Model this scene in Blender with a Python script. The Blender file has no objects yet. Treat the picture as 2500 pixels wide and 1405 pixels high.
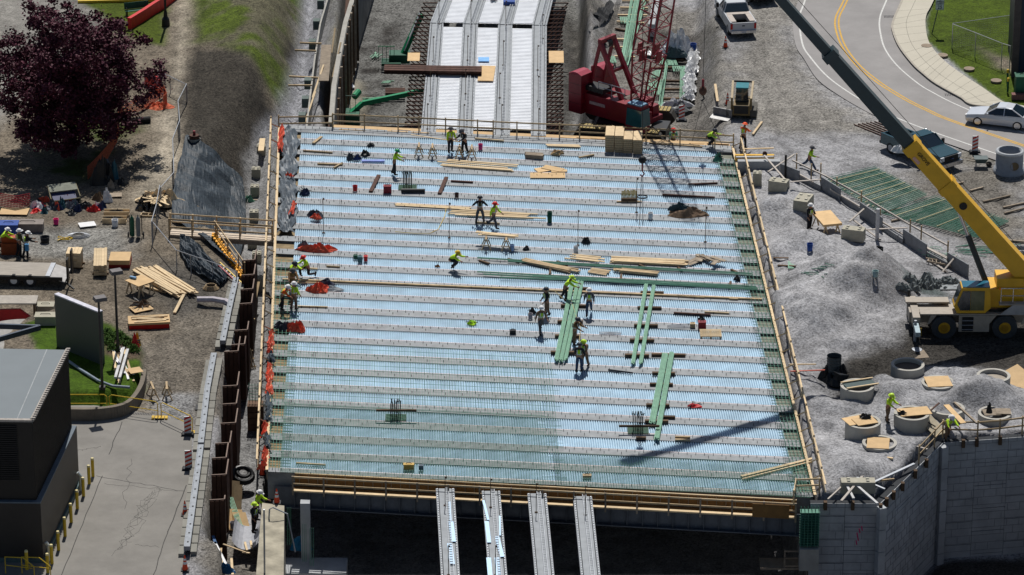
import bpy, bmesh, math, random
import numpy as np
from mathutils import Vector, Matrix
R = math.radians
rnd = random.Random(7)
scn = bpy.context.scene
COL = scn.collection
# ---------------- camera, sky, sun, exposure ----------------
FPX, PIT, DIST = 9900.0, R(23), 260.0
cd = bpy.data.cameras.new('camera'); cam = bpy.data.objects.new('camera', cd); COL.objects.link(cam)
cam.location = (0, -DIST*math.cos(PIT), DIST*math.sin(PIT)); cam.rotation_euler = (R(90)-PIT, 0, 0)
cd.sensor_width = 36; cd.lens = 36*FPX/2500; cd.clip_start = 1; cd.clip_end = 6000
scn.camera = cam
SUN_EL, SUN_AZ = R(58), R(1.5)          # azimuth from +Y towards +X
w = bpy.data.worlds.new('World'); scn.world = w; w.use_nodes = True
nt = w.node_tree; bg = nt.nodes['Background']
sky = nt.nodes.new('ShaderNodeTexSky'); sky.sky_type = 'NISHITA'; sky.sun_disc = False
sky.sun_elevation = SUN_EL; sky.sun_rotation = SUN_AZ
nt.links.new(sky.outputs[0], bg.inputs[0]); bg.inputs[1].default_value = 0.05
sl = bpy.data.lights.new('sun', 'SUN'); sun = bpy.data.objects.new('sun', sl); COL.objects.link(sun)
sl.energy = 4.5; sl.angle = R(0.53); sl.color = (1, 0.96, 0.9)
sdir = Vector((math.sin(SUN_AZ)*math.cos(SUN_EL), math.cos(SUN_AZ)*math.cos(SUN_EL), math.sin(SUN_EL)))
sun.rotation_euler = sdir.to_track_quat('Z', 'Y').to_euler(); sun.location = sdir*300
scn.view_settings.view_transform = 'Standard'; scn.view_settings.look = 'None'
scn.view_settings.exposure = 0.0; scn.view_settings.gamma = 1.0
# ---------------- photo pixel -> point on a level plane ----------------
_C = Vector(cam.location); _F = Vector((0, math.cos(PIT), -math.sin(PIT))); _U = Vector((0, math.sin(PIT), math.cos(PIT)))
def P(x, y, z=0.0):
    d = _F*FPX + Vector((1, 0, 0))*(x-1250) + _U*(702.5-y)
    return _C + d*((z-_C.z)/d.z)
def lerp(a, b, t): return a+(b-a)*t
# ---------------- mesh builder ----------------
class MB:
    def __init__(s): s.v = []; s.f = []
    def add(s, vs, fs):
        o = len(s.v); s.v += [tuple(v) for v in vs]; s.f += [tuple(i+o for i in f) for f in fs]; return s
    def box(s, x, y, z, sx, sy, sz, rz=0, rx=0, ry=0, tx=1, ty=1):   # z = bottom ; tx,ty taper of top
        m = Matrix.Translation((x, y, z)) @ Matrix.Rotation(rz, 4, 'Z') @ Matrix.Rotation(ry, 4, 'Y') @ Matrix.Rotation(rx, 4, 'X')
        vs = []
        for k, (ax, ay) in ((0, (1, 1)), (1, (tx, ty))):
            for a, b in ((-1, -1), (1, -1), (1, 1), (-1, 1)):
                vs.append(m @ Vector((a*sx*ax/2, b*sy*ay/2, k*sz)))
        return s.add(vs, [(3, 2, 1, 0), (4, 5, 6, 7), (0, 1, 5, 4), (1, 2, 6, 5), (2, 3, 7, 6), (3, 0, 4, 7)])
    def bar(s, a, b, w, h=None, w2=None, h2=None):
        a, b = Vector(a), Vector(b); h = h or w; w2 = w2 or w; h2 = h2 or (h if w2 == w else h*w2/w)
        d = (b-a)
        if d.length < 1e-6: return s
        d.normalize()
        sd = d.cross(Vector((0, 0, 1)))
        if sd.length < 1e-3: sd = Vector((1, 0, 0))
        sd.normalize(); up = sd.cross(d)
        vs = [p + sd*(i*ww/2) + up*(j*hh/2) for p, ww, hh in ((a, w, h), (b, w2, h2)) for i, j in ((-1, -1), (1, -1), (1, 1), (-1, 1))]
        return s.add(vs, [(0, 1, 2, 3), (7, 6, 5, 4), (0, 4, 5, 1), (1, 5, 6, 2), (2, 6, 7, 3), (3, 7, 4, 0)])
    def tube(s, pts, r, n=6, caps=True):
        pts = [Vector(p) for p in pts]; rr = r if isinstance(r, (list, tuple)) else [r]*len(pts)
        vs = []; px = None
        for i, p in enumerate(pts):
            d = (pts[min(i+1, len(pts)-1)]-pts[max(i-1, 0)]).normalized()
            if px is None:
                px = d.orthogonal().normalized()
            px = (px - d*px.dot(d)).normalized(); py = d.cross(px)
            vs += [p + (px*math.cos(2*math.pi*k/n)+py*math.sin(2*math.pi*k/n))*rr[i] for k in range(n)]
        fs = [(i*n+k, i*n+(k+1) % n, (i+1)*n+(k+1) % n, (i+1)*n+k) for i in range(len(pts)-1) for k in range(n)]
        if caps: fs += [tuple(reversed(range(n))), tuple(range((len(pts)-1)*n, len(pts)*n))]
        return s.add(vs, fs)
    def lathe(s, prof, x=0, y=0, z=0, n=20, m=None):
        vs = []
        for r, h in prof:
            for k in range(n):
                a = 2*math.pi*k/n; p = Vector((r*math.cos(a), r*math.sin(a), h))
                if m: p = m @ p
                vs.append(p+Vector((x, y, z)))
        fs = [(i*n+k, i*n+(k+1) % n, (i+1)*n+(k+1) % n, (i+1)*n+k) for i in range(len(prof)-1) for k in range(n)]
        return s.add(vs, fs)
    def disc(s, c, ax, r, t, n=20):      # solid disc/wheel, centre c, axis ax, thickness t
        c, ax = Vector(c), Vector(ax).normalized()
        return s.tube([c-ax*t/2, c-ax*t*.46, c+ax*t*.46, c+ax*t/2], [r*.93, r, r, r*.93], n)
    def prism(s, poly, z0, z1):
        n = len(poly); z0s = z0 if isinstance(z0, (list, tuple)) else [z0]*n; z1s = z1 if isinstance(z1, (list, tuple)) else [z1]*n
        a = sum(poly[i][0]*poly[(i+1) % n][1]-poly[(i+1) % n][0]*poly[i][1] for i in range(n))
        idx = list(range(n)) if a > 0 else list(reversed(range(n)))
        vs = [(poly[i][0], poly[i][1], z0s[i]) for i in idx]+[(poly[i][0], poly[i][1], z1s[i]) for i in idx]
        return s.add(vs, [tuple(reversed(range(n))), tuple(range(n, 2*n))]+[(i, (i+1) % n, n+(i+1) % n, n+i) for i in range(n)])
    def quad(s, a, b, c, d, t=0.0):
        if not t: return s.add([a, b, c, d], [(0, 1, 2, 3)])
        a, b, c, d = map(Vector, (a, b, c, d)); nn = (b-a).cross(d-a).normalized()*t
        return s.add([a-nn, b-nn, c-nn, d-nn, a, b, c, d], [(3, 2, 1, 0), (4, 5, 6, 7), (0, 1, 5, 4), (1, 2, 6, 5), (2, 3, 7, 6), (3, 0, 4, 7)])
    def loft(s, secs, caps=True):
        n = len(secs[0]); vs = [p for q in secs for p in q]
        fs = [(i*n+k, i*n+(k+1) % n, (i+1)*n+(k+1) % n, (i+1)*n+k) for i in range(len(secs)-1) for k in range(n)]
        if caps: fs += [tuple(reversed(range(n))), tuple(range((len(secs)-1)*n, len(secs)*n))]
        return s.add(vs, fs)
    def sphere(s, x, y, z, r, rz=None, n=10, jit=0):
        rz = rz or r; prof = []
        o = len(s.v)
        s.lathe([(max(1e-3, r*math.sin(math.pi*k/(n//2+1))), -rz*math.cos(math.pi*k/(n//2+1))) for k in range(n//2+2)], x, y, z, n)
        if jit:
            for i in range(o, len(s.v)):
                v = s.v[i]; s.v[i] = (v[0]+rnd.uniform(-jit, jit), v[1]+rnd.uniform(-jit, jit), v[2]+rnd.uniform(-jit, jit))
        return s
    def mesh(s, name, mats, smooth=False):
        me = bpy.data.meshes.new(name); me.from_pydata(s.v, [], s.f)
        for m in (mats if isinstance(mats, (list, tuple)) else [mats]): me.materials.append(m)
        if smooth: me.polygons.foreach_set('use_smooth', [True]*len(me.polygons))
        me.update(); return me
# ---------------- scene bookkeeping ----------------
def thing(name, label, cat, loc=(0, 0, 0), rz=0, group=None):
    o = bpy.data.objects.new(name, None); COL.objects.link(o); o.location = loc; o.rotation_euler = (0, 0, rz)
    o.empty_display_size = .2; o['label'] = label; o['category'] = cat
    if group: o['group'] = group
    return o
def part(name, mb, m, parent, label=None, smooth=False):
    me = mb if isinstance(mb, bpy.types.Mesh) else mb.mesh(name, m, smooth)
    o = bpy.data.objects.new(name, me); COL.objects.link(o); o.parent = parent
    if label: o['label'] = label
    return o
def one(name, mb, m, label, cat, loc=(0, 0, 0), rz=0, group=None, smooth=False):
    me = mb if isinstance(mb, bpy.types.Mesh) else mb.mesh(name, m, smooth)
    o = bpy.data.objects.new(name, me); COL.objects.link(o); o.location = loc; o.rotation_euler = (0, 0, rz)
    o['label'] = label; o['category'] = cat
    if group: o['group'] = group
    return o
def struct(name, mb, m, smooth=False):
    me = mb if isinstance(mb, bpy.types.Mesh) else mb.mesh(name, m, smooth)
    o = bpy.data.objects.new(name, me); COL.objects.link(o); o['kind'] = 'structure'; return o
def copy_tree(o, loc, rz=None, label=None, group=None):
    c = o.copy(); COL.objects.link(c); c.location = loc
    if rz is not None: c.rotation_euler = (0, 0, rz)
    if label: c['label'] = label
    if group: c['group'] = group
    def rec(a, b):
        for ch in list(a.children):
            d = ch.copy(); COL.objects.link(d); d.parent = b; rec(ch, d)
    rec(o, c); return c
# ---------------- materials ----------------
_mc = {}
def mat(name, col, rough=.8, metal=0, var=.25, scale=3.0, bump=0.0, bscale=None, stretch=(1, 1, 1), spec=.3, em=None, rand=0.0, alpha=None):
    if name in _mc: return _mc[name]
    m = bpy.data.materials.new(name); m.use_nodes = True; t = m.node_tree; b = t.nodes['Principled BSDF']
    b.inputs['Roughness'].default_value = rough; b.inputs['Metallic'].default_value = metal
    b.inputs['Specular IOR Level'].default_value = spec
    tc = t.nodes.new('ShaderNodeTexCoord'); mp = t.nodes.new('ShaderNodeMapping'); mp.inputs['Scale'].default_value = stretch
    t.links.new(tc.outputs['Object'], mp.inputs[0])
    nz = t.nodes.new('ShaderNodeTexNoise'); nz.inputs['Scale'].default_value = scale; nz.inputs['Detail'].default_value = 6; nz.inputs['Roughness'].default_value = .65
    t.links.new(mp.outputs[0], nz.inputs[0])
    mr = t.nodes.new('ShaderNodeMapRange'); mr.inputs[1].default_value = .25; mr.inputs[2].default_value = .75
    mr.inputs[3].default_value = 1-var; mr.inputs[4].default_value = 1+var; t.links.new(nz.outputs[0], mr.inputs[0])
    src = mr.outputs[0]
    if rand:
        oi = t.nodes.new('ShaderNodeObjectInfo'); r2 = t.nodes.new('ShaderNodeMapRange')
        r2.inputs[3].default_value = 1-rand; r2.inputs[4].default_value = 1+rand; t.links.new(oi.outputs['Random'], r2.inputs[0])
        mm = t.nodes.new('ShaderNodeMath'); mm.operation = 'MULTIPLY'; t.links.new(src, mm.inputs[0]); t.links.new(r2.outputs[0], mm.inputs[1]); src = mm.outputs[0]
    vm = t.nodes.new('ShaderNodeVectorMath'); vm.operation = 'SCALE'; vm.inputs[0].default_value = col[:3]; t.links.new(src, vm.inputs['Scale'])
    t.links.new(vm.outputs[0], b.inputs['Base Color'])
    if bump:
        bp = t.nodes.new('ShaderNodeBump'); bp.inputs['Strength'].default_value = bump; bp.inputs['Distance'].default_value = .05
        n2 = t.nodes.new('ShaderNodeTexNoise'); n2.inputs['Scale'].default_value = bscale or scale*3; n2.inputs['Detail'].default_value = 4
        t.links.new(mp.outputs[0], n2.inputs[0]); t.links.new(n2.outputs[0], bp.inputs['Height']); t.links.new(bp.outputs[0], b.inputs['Normal'])
    if em: b.inputs['Emission Color'].default_value = (*em[:3], 1); b.inputs['Emission Strength'].default_value = em[3]
    _mc[name] = m; return m
WOOD = mat('pale timber', (.42, .31, .18), .75, var=.3, scale=2, stretch=(1, 1, 1), rand=.22)
WOODP = mat('fresh timber', (.60, .46, .28), .75, var=.2, scale=2, rand=.12)
WOODG = mat('weathered timber', (.27, .22, .165), .85, var=.35, scale=3, rand=.25)
WOODD = mat('dark timber', (.095, .06, .035), .85, var=.4, scale=3, rand=.3)
PLY = mat('plywood', (.56, .38, .19), .7, var=.16, scale=1.5, rand=.14)
FORM = mat('formwork plywood', (.20, .105, .032), .7, var=.25, scale=2)
GALV = mat('galvanised sheet', (.36, .495, .60), .36, .4, var=.22, scale=.6, rand=.07)  # sky reflection put into the base colour as a blue tint
GALVW = mat('bright galvanised sheet', (.80, .82, .85), .35, .15, var=.12, scale=.8)
FLANGE = mat('grey primed steel', (.255, .27, .28), .7, .0, var=.25, scale=1.6, rand=.05)
STEELG = mat('grey steel', (.33, .35, .38), .5, .4, var=.2, scale=2)
STUD = mat('dark stud', (.05, .05, .055), .8)
RUST = mat('rusty steel', (.075, .035, .025), .8, .1, var=.5, scale=2.5)
RUSTD = mat('dark rusted plate', (.065, .030, .019), .8, .1, var=.4, scale=1.5)
GREEN = mat('green epoxy bar', (.055, .19, .13), .5, var=.25, scale=2)
GREENL = mat('pale green bar bundle', (.17, .35, .24), .6, var=.28, scale=3)
GREEND = mat('dark green paint', (.01, .09, .05), .5, var=.3, scale=2)
CONC = mat('concrete', (.34, .33, .30), .9, var=.22, scale=1.2, bump=.3, bscale=20)
CONCD = mat('formed concrete wall', (.37, .385, .40), .9, var=.25, scale=.7)
CONCY = mat('buff precast block', (.36, .34, .27), .9, var=.2, scale=1.5, rand=.08)
BLACK = mat('black plastic', (.012, .013, .015), .45, var=.3, scale=4)
TYRE = mat('tyre rubber', (.03, .03, .032), .85, var=.3, scale=6)
ORANGE = mat('orange tarpaulin', (.62, .085, .04), .6, var=.25, scale=3, bump=.6, bscale=5)
REDT = mat('red plastic', (.55, .02, .02), .45, var=.2, scale=3)
REDC = mat('crimson crane paint', (.20, .006, .017), .42, var=.22, scale=1.2, spec=.4)
YEL = mat('yellow crane paint', (.66, .37, .012), .4, var=.14, scale=1, spec=.5)
YELR = mat('safety yellow', (.62, .42, .03), .5, var=.15)
TARP = mat('grey tarpaulin', (.10, .12, .14), .5, var=.4, scale=2, bump=.9, bscale=3)
BLUE = mat('blue plastic', (.02, .07, .3), .45)
TEAL = mat('teal plastic', (.02, .22, .3), .45)
WHITE = mat('white paint', (.72, .72, .72), .45, var=.1)
CREAM = mat('cream grey paint', (.42, .37, .33), .55, var=.14)
GLASS = mat('dark glass', (.01, .02, .03), .06, var=.1, spec=1.0)
GLASST = mat('teal tinted glass', (.02, .10, .12), .08, var=.2, spec=1.0)
CHROME = mat('chrome', (.6, .6, .62), .25, .8)
PLASTIC = mat('clear sheeting', (.60, .61, .62), .28, var=.35, scale=4, bump=1.0, bscale=5, spec=.8)
YARD = mat('grey iron', (.16, .165, .17), .6, .3)
FABRIC = mat('dark geotextile', (.030, .042, .054), .6, var=.4, scale=1.2, bump=1.0, bscale=5)
LIME = mat('lime fabric', (.42, .75, .02), .8, var=.15)
# ---------------- terrain ----------------
rng = np.random.RandomState(3)
def vnoise(X, Y, s, seed):
    r = np.random.RandomState(seed).rand(256, 256); x = X/s+500; y = Y/s+500
    xi = np.floor(x).astype(int); yi = np.floor(y).astype(int); fx = x-xi; fy = y-yi
    fx = fx*fx*(3-2*fx); fy = fy*fy*(3-2*fy)
    g = lambda i, j: r[(xi+i) % 256, (yi+j) % 256]
    return (g(0, 0)*(1-fx)+g(1, 0)*fx)*(1-fy)+(g(0, 1)*(1-fx)+g(1, 1)*fx)*fy
def fbm(X, Y, s, seed, o=4):
    a = 0; k = 0
    for i in range(o): a = a+vnoise(X, Y, s/2**i, seed+i)*.5**i; k += .5**i
    return a/k*2-1
def W(pts, z=0.0):            # pixel outline -> world outline
    return [tuple(P(x, y, z).xy) for x, y in pts]
def sdist(X, Y, poly):        # signed distance, positive inside
    n = len(poly); ins = np.zeros(X.shape, bool); d = np.full(X.shape, 1e9)
    for i in range(n):
        (x1, y1), (x2, y2) = poly[i], poly[(i+1) % n]
        ex, ey = x2-x1, y2-y1; t = np.clip(((X-x1)*ex+(Y-y1)*ey)/(ex*ex+ey*ey+1e-9), 0, 1)
        d = np.minimum(d, np.hypot(X-x1-t*ex, Y-y1-t*ey))
        if y1 != y2:
            c = ((y1 > Y) != (y2 > Y)) & (X < (x2-x1)*(Y-y1)/(y2-y1)+x1); ins ^= c
    return np.where(ins, d, -d)
def sm(d, soft): t = np.clip(d/(2*soft)+.5, 0, 1); return t*t*(3-2*t)
DECK = [(683, 308), (1785, 360), (1990, 1225), (648, 1168)]
TRACKS = [[(150, 640), (230, 700), (330, 740), (420, 830), (450, 960), (470, 1060)], [(300, 700), (400, 760), (450, 860), (440, 980)], [(0, 660), (200, 620), (360, 560), (400, 430), (450, 250), (460, 60), (450, -80)],
 [(1780, -60), (1800, 120), (1840, 260), (1900, 380)], [(1880, -20), (1900, 150), (2000, 300), (2180, 370), (2340, 430), (2500, 470)], [(2120, 860), (2260, 870), (2400, 880), (2560, 870)], [(1960, 330), (2100, 380), (2300, 420), (2480, 540)]]
def tracks(X, Y):
    m = np.zeros(X.shape)
    for k, tr in enumerate(TRACKS):
        q = W(tr); d = np.full(X.shape, 1e9)
        for i in range(len(q)-1):
            (x1, y1), (x2, y2) = q[i], q[i+1]; ex, ey = x2-x1, y2-y1; t = np.clip(((X-x1)*ex+(Y-y1)*ey)/(ex*ex+ey*ey), 0, 1); d = np.minimum(d, np.hypot(X-x1-t*ex, Y-y1-t*ey))
        d = np.abs(d+fbm(X, Y, 4, 40+k)*.5-.95); m = np.maximum(m, np.clip(1-d/.34, 0, 1)*np.clip(.75+fbm(X, Y, 3, 60+k), 0, 1))
    return m
def hfun(X, Y):
    h = fbm(X, Y, 9, 11)*.12
    def lo(pts, z, soft, zz=None):
        nonlocal h
        m = sm(sdist(X, Y, W(pts, z if zz is None else zz)), soft); h = h*(1-m)+(z+fbm(X, Y, 5, 31)*.12)*m
    far = -260
    # grassy mound, upper left
    m = sm(sdist(X, Y, W([(500, far), (720, far), (700, 160), (600, 250), (520, 150)])), 3.5); h = h+m*1.3
    lo([(775, far), (800, far), (770, 300), (760, 330), (690, 330), (690, 640), (600, 640), (530, 560), (520, 470), (555, 400), (620, 320), (690, 200)], -3, 2.3, -1.5)
    lo([(596, 560), (592, 690), (576, 850), (549, 905), (543, 1060), (524, 1130), (514, 1210), (508, 1300), (545, 1330), (550, 1700), (690, 1700), (760, 640)], -3, .3, 0)
    lo([(860, far), (1425, far), (1425, 345), (1500, 560), (790, 560), (800, 330), (835, 200)], -5, .5)
    lo([(1440, far), (1715, far), (1735, 330), (1735, 360), (1740, 400), (1440, 400), (1470, 250)], -2, 1.2)
    # gravel heaps on the right
    for (x, y, r, a) in ((1900, 520, 2.2, .9), (1975, 610, 2.6, .9), (2060, 700, 4.2, 1.6), (1950, 770, 3.6, 1.3), (2120, 700, 3.0, 1.0), (1890, 640, 1.8, .6), (2030, 800, 3, .5),
                         (2010, 1010, 2.2, .6), (2180, 1000, 3, .9), (2330, 960, 3.2, .9), (2440, 980, 2.5, .8), (2080, 1160, 2.2, .8), (2000, 1110, 2, .5), (2230, 1100, 1.5, .4), (2160, 960, 2, .5)):
        q = P(x, y); d = np.hypot(X-q.x, (Y-q.y))/r; h = h+a*1.35*np.maximum(0, 1-d*.85)**1.0*(.8+.45*fbm(X, Y, 1.8, 77))
    q = sm(sdist(X, Y, W([(1830, 400), (2030, 470), (2240, 720), (2200, 900), (2500, 900), (2500, 1040), (2300, 1060), (2140, 1200), (1990, 1210), (1850, 640)])), 1.5)
    h = h+q*((1-np.abs(fbm(X, Y, 3.4, 51, 3)))*.75-.35+fbm(X, Y, 1.1, 52)*.10)
    # dirt heaps on the left
    for (x, y, r, a) in ((450, 735, 1.8, .5), (420, 700, 1.5, .3), (400, 490, 1.5, .3)):
        q = P(x, y); d = np.hypot(X-q.x, (Y-q.y))/r; h = h+a*np.maximum(0, 1-d)*(.8+.4*fbm(X, Y, 1.2, 78))
    # planter lawn
    m = sm(sdist(X, Y, W([(0, 850), (60, 800), (150, 770), (270, 800), (345, 850), (350, 935), (320, 975), (230, 990), (0, 990)])), .3); h = h*(1-m)+m*.75
    m = sm(sdist(X, Y, W(DECK)), .35); h = h*(1-m)-8*m
    m = sm(sdist(X, Y, W([(695, 1165), (1980, 1212), (2132, 1214), (2283, 1071), (2700, 1050), (2700, 1900), (690, 1900)])), .12)
    h = h*(1-m)+(-7.6+fbm(X, Y, 6, 91)*.3)*m
    # flatten under built surfaces
    m = sm(sdist(X, Y, W([(1700, far), (2900, far), (2900, 430), (2200, 400), (1900, 330), (1780, 330)])), 1.0); h = h*(1-m)+m*(h*.15)
    m = sm(sdist(X, Y, W([(170, 990), (470, 990), (440, 1700), (-300, 1700), (-300, 1000)])), .5); h = h*(1-m)+m*(-.03)
    h = h+fbm(X, Y, .9, 61, 3)*.035-.05*tracks(X, Y)
    m = sm(sdist(X, Y, W([(2000, -400), (1900, -100), (1920, 60), (1950, 190), (2060, 240), (2240, 335), (2500, 430), (2900, 560), (2900, -400)])), .6); h = h*(1-m)-.06*m
    return h
def cfun(X, Y):
    n1 = fbm(X, Y, 6, 5); n2 = fbm(X, Y, 1.6, 6)
    c = np.empty(X.shape+(4,)); c[:] = (.285, .285, .295, .55)
    def z(pts, col, amp, soft, thr=None, zz=0):
        d = sdist(X, Y, W(pts, zz))+n2*soft*.8+n1*soft*.6
        m = sm(d, soft)
        if thr is not None: m = m*np.clip((n1*.6+n2*.7+thr)*2.5, 0, 1)
        c[:] = c*(1-m[..., None])+np.array((*col, amp))*m[..., None]
    far = -260
    z([(-900, far), (735, far), (705, 250), (600, 340), (580, 640), (545, 860), (480, 1000), (-900, 1000)], (.150, .126, .096), .75, 1.0)
    z([(150, 980), (560, 700), (560, 1000), (480, 1060), (150, 1050)], (.15, .132, .108), .85, 1.2)
    z([(400, 960), (500, 960), (480, 1030), (380, 1030)], (.22, .22, .22), .9, .7)
    z([(0, 540), (300, 560), (330, 620), (150, 640), (0, 620)], (.2, .195, .18), .85, 1.2)
    z([(380, 640), (560, 640), (560, 770), (420, 770), (350, 720)], (.085, .078, .068), .8, 1.5)
    z([(-900, far), (430, far), (330, 0), (200, 130), (-40, 330), (-900, 330)], (.235, .225, .205), .35, 1.0)
    z([(440, far), (480, far), (455, 140), (440, 330), (425, 420), (370, 520), (330, 470), (400, 300), (440, 120)], (.30, .265, .21), .6, 1.0)
    z([(200, far), (430, far), (400, 110), (320, 90), (200, 10)], (.06, .085, .008), .5, .5)
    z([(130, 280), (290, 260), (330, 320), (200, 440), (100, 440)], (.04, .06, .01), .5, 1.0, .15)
    z([(480, far), (760, far), (735, 60), (705, 235), (640, 190), (560, 150), (470, 110)], (.105, .098, .062), .8, 1.0)
    z([(480, far), (740, far), (735, 60), (710, 210), (640, 180), (560, 150), (490, 110)], (.060, .085, .010), .7, .6, .2)
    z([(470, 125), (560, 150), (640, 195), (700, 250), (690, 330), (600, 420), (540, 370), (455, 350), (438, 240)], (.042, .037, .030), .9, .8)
    z([(700, 60), (770, 80), (730, 120), (690, 110)], (.04, .035, .028), .6, .4)
    z([(770, far), (800, far), (775, 330), (600, 430), (640, 320), (700, 235), (735, 60)], (.235, .24, .26), .7, .6, None, -2)
    z([(600, 420), (690, 320), (660, 1250), (560, 1250), (590, 640)], (.19, .19, .19), .7, .5, None, -3)
    z([(540, 1180), (700, 1250), (700, 1700), (440, 1700), (500, 1100)], (.13, .12, .105), .85, 1.0)
    z([(830, far), (1425, far), (1425, 400), (790, 400)], (.13, .13, .125), .95, 1.0, None, -5)
    z([(890, 60), (960, 60), (930, 200), (900, 330), (850, 330)], (.03, .028, .026), .9, 1.6, .1, -5)
    z([(830, 170), (880, 200), (870, 320), (800, 330)], (.22, .205, .165), .15, .8, None, -5)
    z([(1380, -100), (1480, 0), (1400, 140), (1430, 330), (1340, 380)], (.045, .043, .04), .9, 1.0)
    z([(1440, 20), (1560, 0), (1720, 30), (1730, 330), (1640, 420), (1430, 400)], (.17, .16, .145), .9, 1.5, None, -2)
    z([(1600, 40), (1720, 60), (1745, 330), (1690, 320), (1700, 200), (1600, 100)], (.07, .065, .06), .9, 1.2, None, -1)
    z([(1720, 30), (1770, 60), (1790, 290), (1730, 330)], (.12, .115, .105), .9, .8)
    z([(1760, far), (2100, far), (1930, 80), (1990, 220), (2180, 330), (1900, 330), (1770, 300)], (.205, .195, .178), .8, 2.0)
    z([(2180, 420), (2500, 380), (2500, 700), (2420, 640), (2280, 560)], (.155, .143, .125), .8, 2)
    z([(2040, 880), (2160, 850), (2230, 780), (2600, 760), (2600, 950), (2300, 900), (2170, 950), (2050, 990), (1990, 930)], (.040, .037, .033), 1.0, 1.2)
    z([(2170, 670), (2300, 700), (2330, 730), (2240, 725)], (.09, .11, .11), .6, .5)
    z([(2255, 980/2.5), (2400, 350), (2470, 380), (2440, 400)], (.16, .15, .13), .8, .8)
    z([(2380, 350), (2430, 365), (2440, 378), (2380, 375)], (.05, .08, .01), .4, .25)
    z([(2275, 0), (2285, far), (2900, far), (2900, 330), (2455, 252), (2400, 213), (2262, 100), (2260, 50)], (.055, .085, .006), .5, .25)
    z([(2390, 115), (2480, 150), (2500, 180), (2440, 165)], (.15, .13, .10), .8, .8)
    z([(90, 860), (60, 800), (150, 770), (270, 800), (345, 850), (350, 935), (320, 975), (230, 990), (80, 990)], (.045, .085, .006), .4, .2, None, .5)
    z([(255, 810), (345, 850), (350, 875), (300, 880), (250, 865)], (.09, .065, .045), .6, .3, None, .75)
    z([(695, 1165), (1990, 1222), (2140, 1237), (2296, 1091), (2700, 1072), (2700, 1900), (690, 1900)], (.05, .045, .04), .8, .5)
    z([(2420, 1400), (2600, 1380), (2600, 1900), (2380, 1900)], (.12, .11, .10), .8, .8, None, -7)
    c[..., :3] *= (1+.2*n1+.2*n2+.16*fbm(X, Y, .7, 9, 2)+.22*np.minimum(0, fbm(X, Y, 3, 19)*3+.6))[..., None]
    c[..., :3] *= (1-.30*tracks(X, Y))[..., None]
    return np.clip(c, 0, 1)
def axis(a, b, st, far): 
    o = [a-far*f for f in (1, .4, .15, .06, .02, .006)]; i = list(np.arange(a, b, st)); return np.array(o+i+[b+far*f for f in (.006, .02, .06, .15, .4, 1)])
xs = axis(-47, 47, .25, 2500); ys = axis(-50, 70, .27, 2500)
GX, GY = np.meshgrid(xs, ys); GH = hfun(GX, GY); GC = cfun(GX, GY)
nx, ny = len(xs), len(ys)
me = bpy.data.meshes.new('ground')
vv = np.stack([GX, GY, GH], -1).reshape(-1, 3)
me.vertices.add(nx*ny); me.vertices.foreach_set('co', vv.ravel())
ii = (np.arange(ny-1)[:, None]*nx+np.arange(nx-1)[None]).ravel()
fc = np.stack([ii, ii+1, ii+nx+1, ii+nx], -1)
me.loops.add(fc.size); me.loops.foreach_set('vertex_index', fc.ravel())
me.polygons.add(len(fc)); me.polygons.foreach_set('loop_start', np.arange(0, fc.size, 4)); me.polygons.foreach_set('loop_total', np.full(len(fc), 4))
me.polygons.foreach_set('use_smooth', np.ones(len(fc), bool)); me.update()
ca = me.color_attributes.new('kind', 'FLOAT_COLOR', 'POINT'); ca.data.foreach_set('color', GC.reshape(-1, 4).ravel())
gm = bpy.data.materials.new('ground soil and gravel'); gm.use_nodes = True; t = gm.node_tree; L = t.links.new
b = t.nodes['Principled BSDF']; b.inputs['Roughness'].default_value = .95; b.inputs['Specular IOR Level'].default_value = .15
at = t.nodes.new('ShaderNodeVertexColor'); at.layer_name = 'kind'; tc = t.nodes.new('ShaderNodeTexCoord')
def nnode(s, d, r=.7):
    n = t.nodes.new('ShaderNodeTexNoise'); n.inputs['Scale'].default_value = s; n.inputs['Detail'].default_value = d; n.inputs['Roughness'].default_value = r; L(tc.outputs['Object'], n.inputs[0]); return n
def math_(op, a, b_=None, c=None):
    n = t.nodes.new('ShaderNodeMath'); n.operation = op
    for i, v in enumerate((a, b_, c)):
        if v is None: continue
        if isinstance(v, (int, float)): n.inputs[i].default_value = v
        else: L(v, n.inputs[i])
    return n.outputs[0]
n1 = nnode(5.5, 5); n2 = nnode(1.1, 6, .75)
vo = t.nodes.new('ShaderNodeTexVoronoi'); vo.inputs['Scale'].default_value = 11; L(tc.outputs['Object'], vo.inputs[0])
sx = t.nodes.new('ShaderNodeSeparateColor'); L(vo.outputs['Color'], sx.inputs[0])
st = math_('MULTIPLY', math_('SUBTRACT', sx.outputs[0], .5), 1.15)
aa = math_('MULTIPLY', math_('SUBTRACT', n1.outputs[0], .5), 2.6)
bb = math_('MULTIPLY', math_('SUBTRACT', n2.outputs[0], .5), 1.6)
v = math_('ADD', math_('MULTIPLY', math_('ADD', st, aa), at.outputs['Alpha']), bb)
v = math_('MAXIMUM', math_('ADD', v, 1.0), .12)
sp = t.nodes.new('ShaderNodeTexVoronoi'); sp.inputs['Scale'].default_value = 2.6; L(tc.outputs['Object'], sp.inputs[0])
pk = math_('MULTIPLY', math_('LESS_THAN', sp.outputs['Distance'], .09), math_('MULTIPLY', at.outputs['Alpha'], .7))
v = math_('ADD', v, pk)
vm = t.nodes.new('ShaderNodeVectorMath'); vm.operation = 'SCALE'; L(at.outputs['Color'], vm.inputs[0]); L(v, vm.inputs['Scale']); L(vm.outputs[0], b.inputs['Base Color'])
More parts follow.
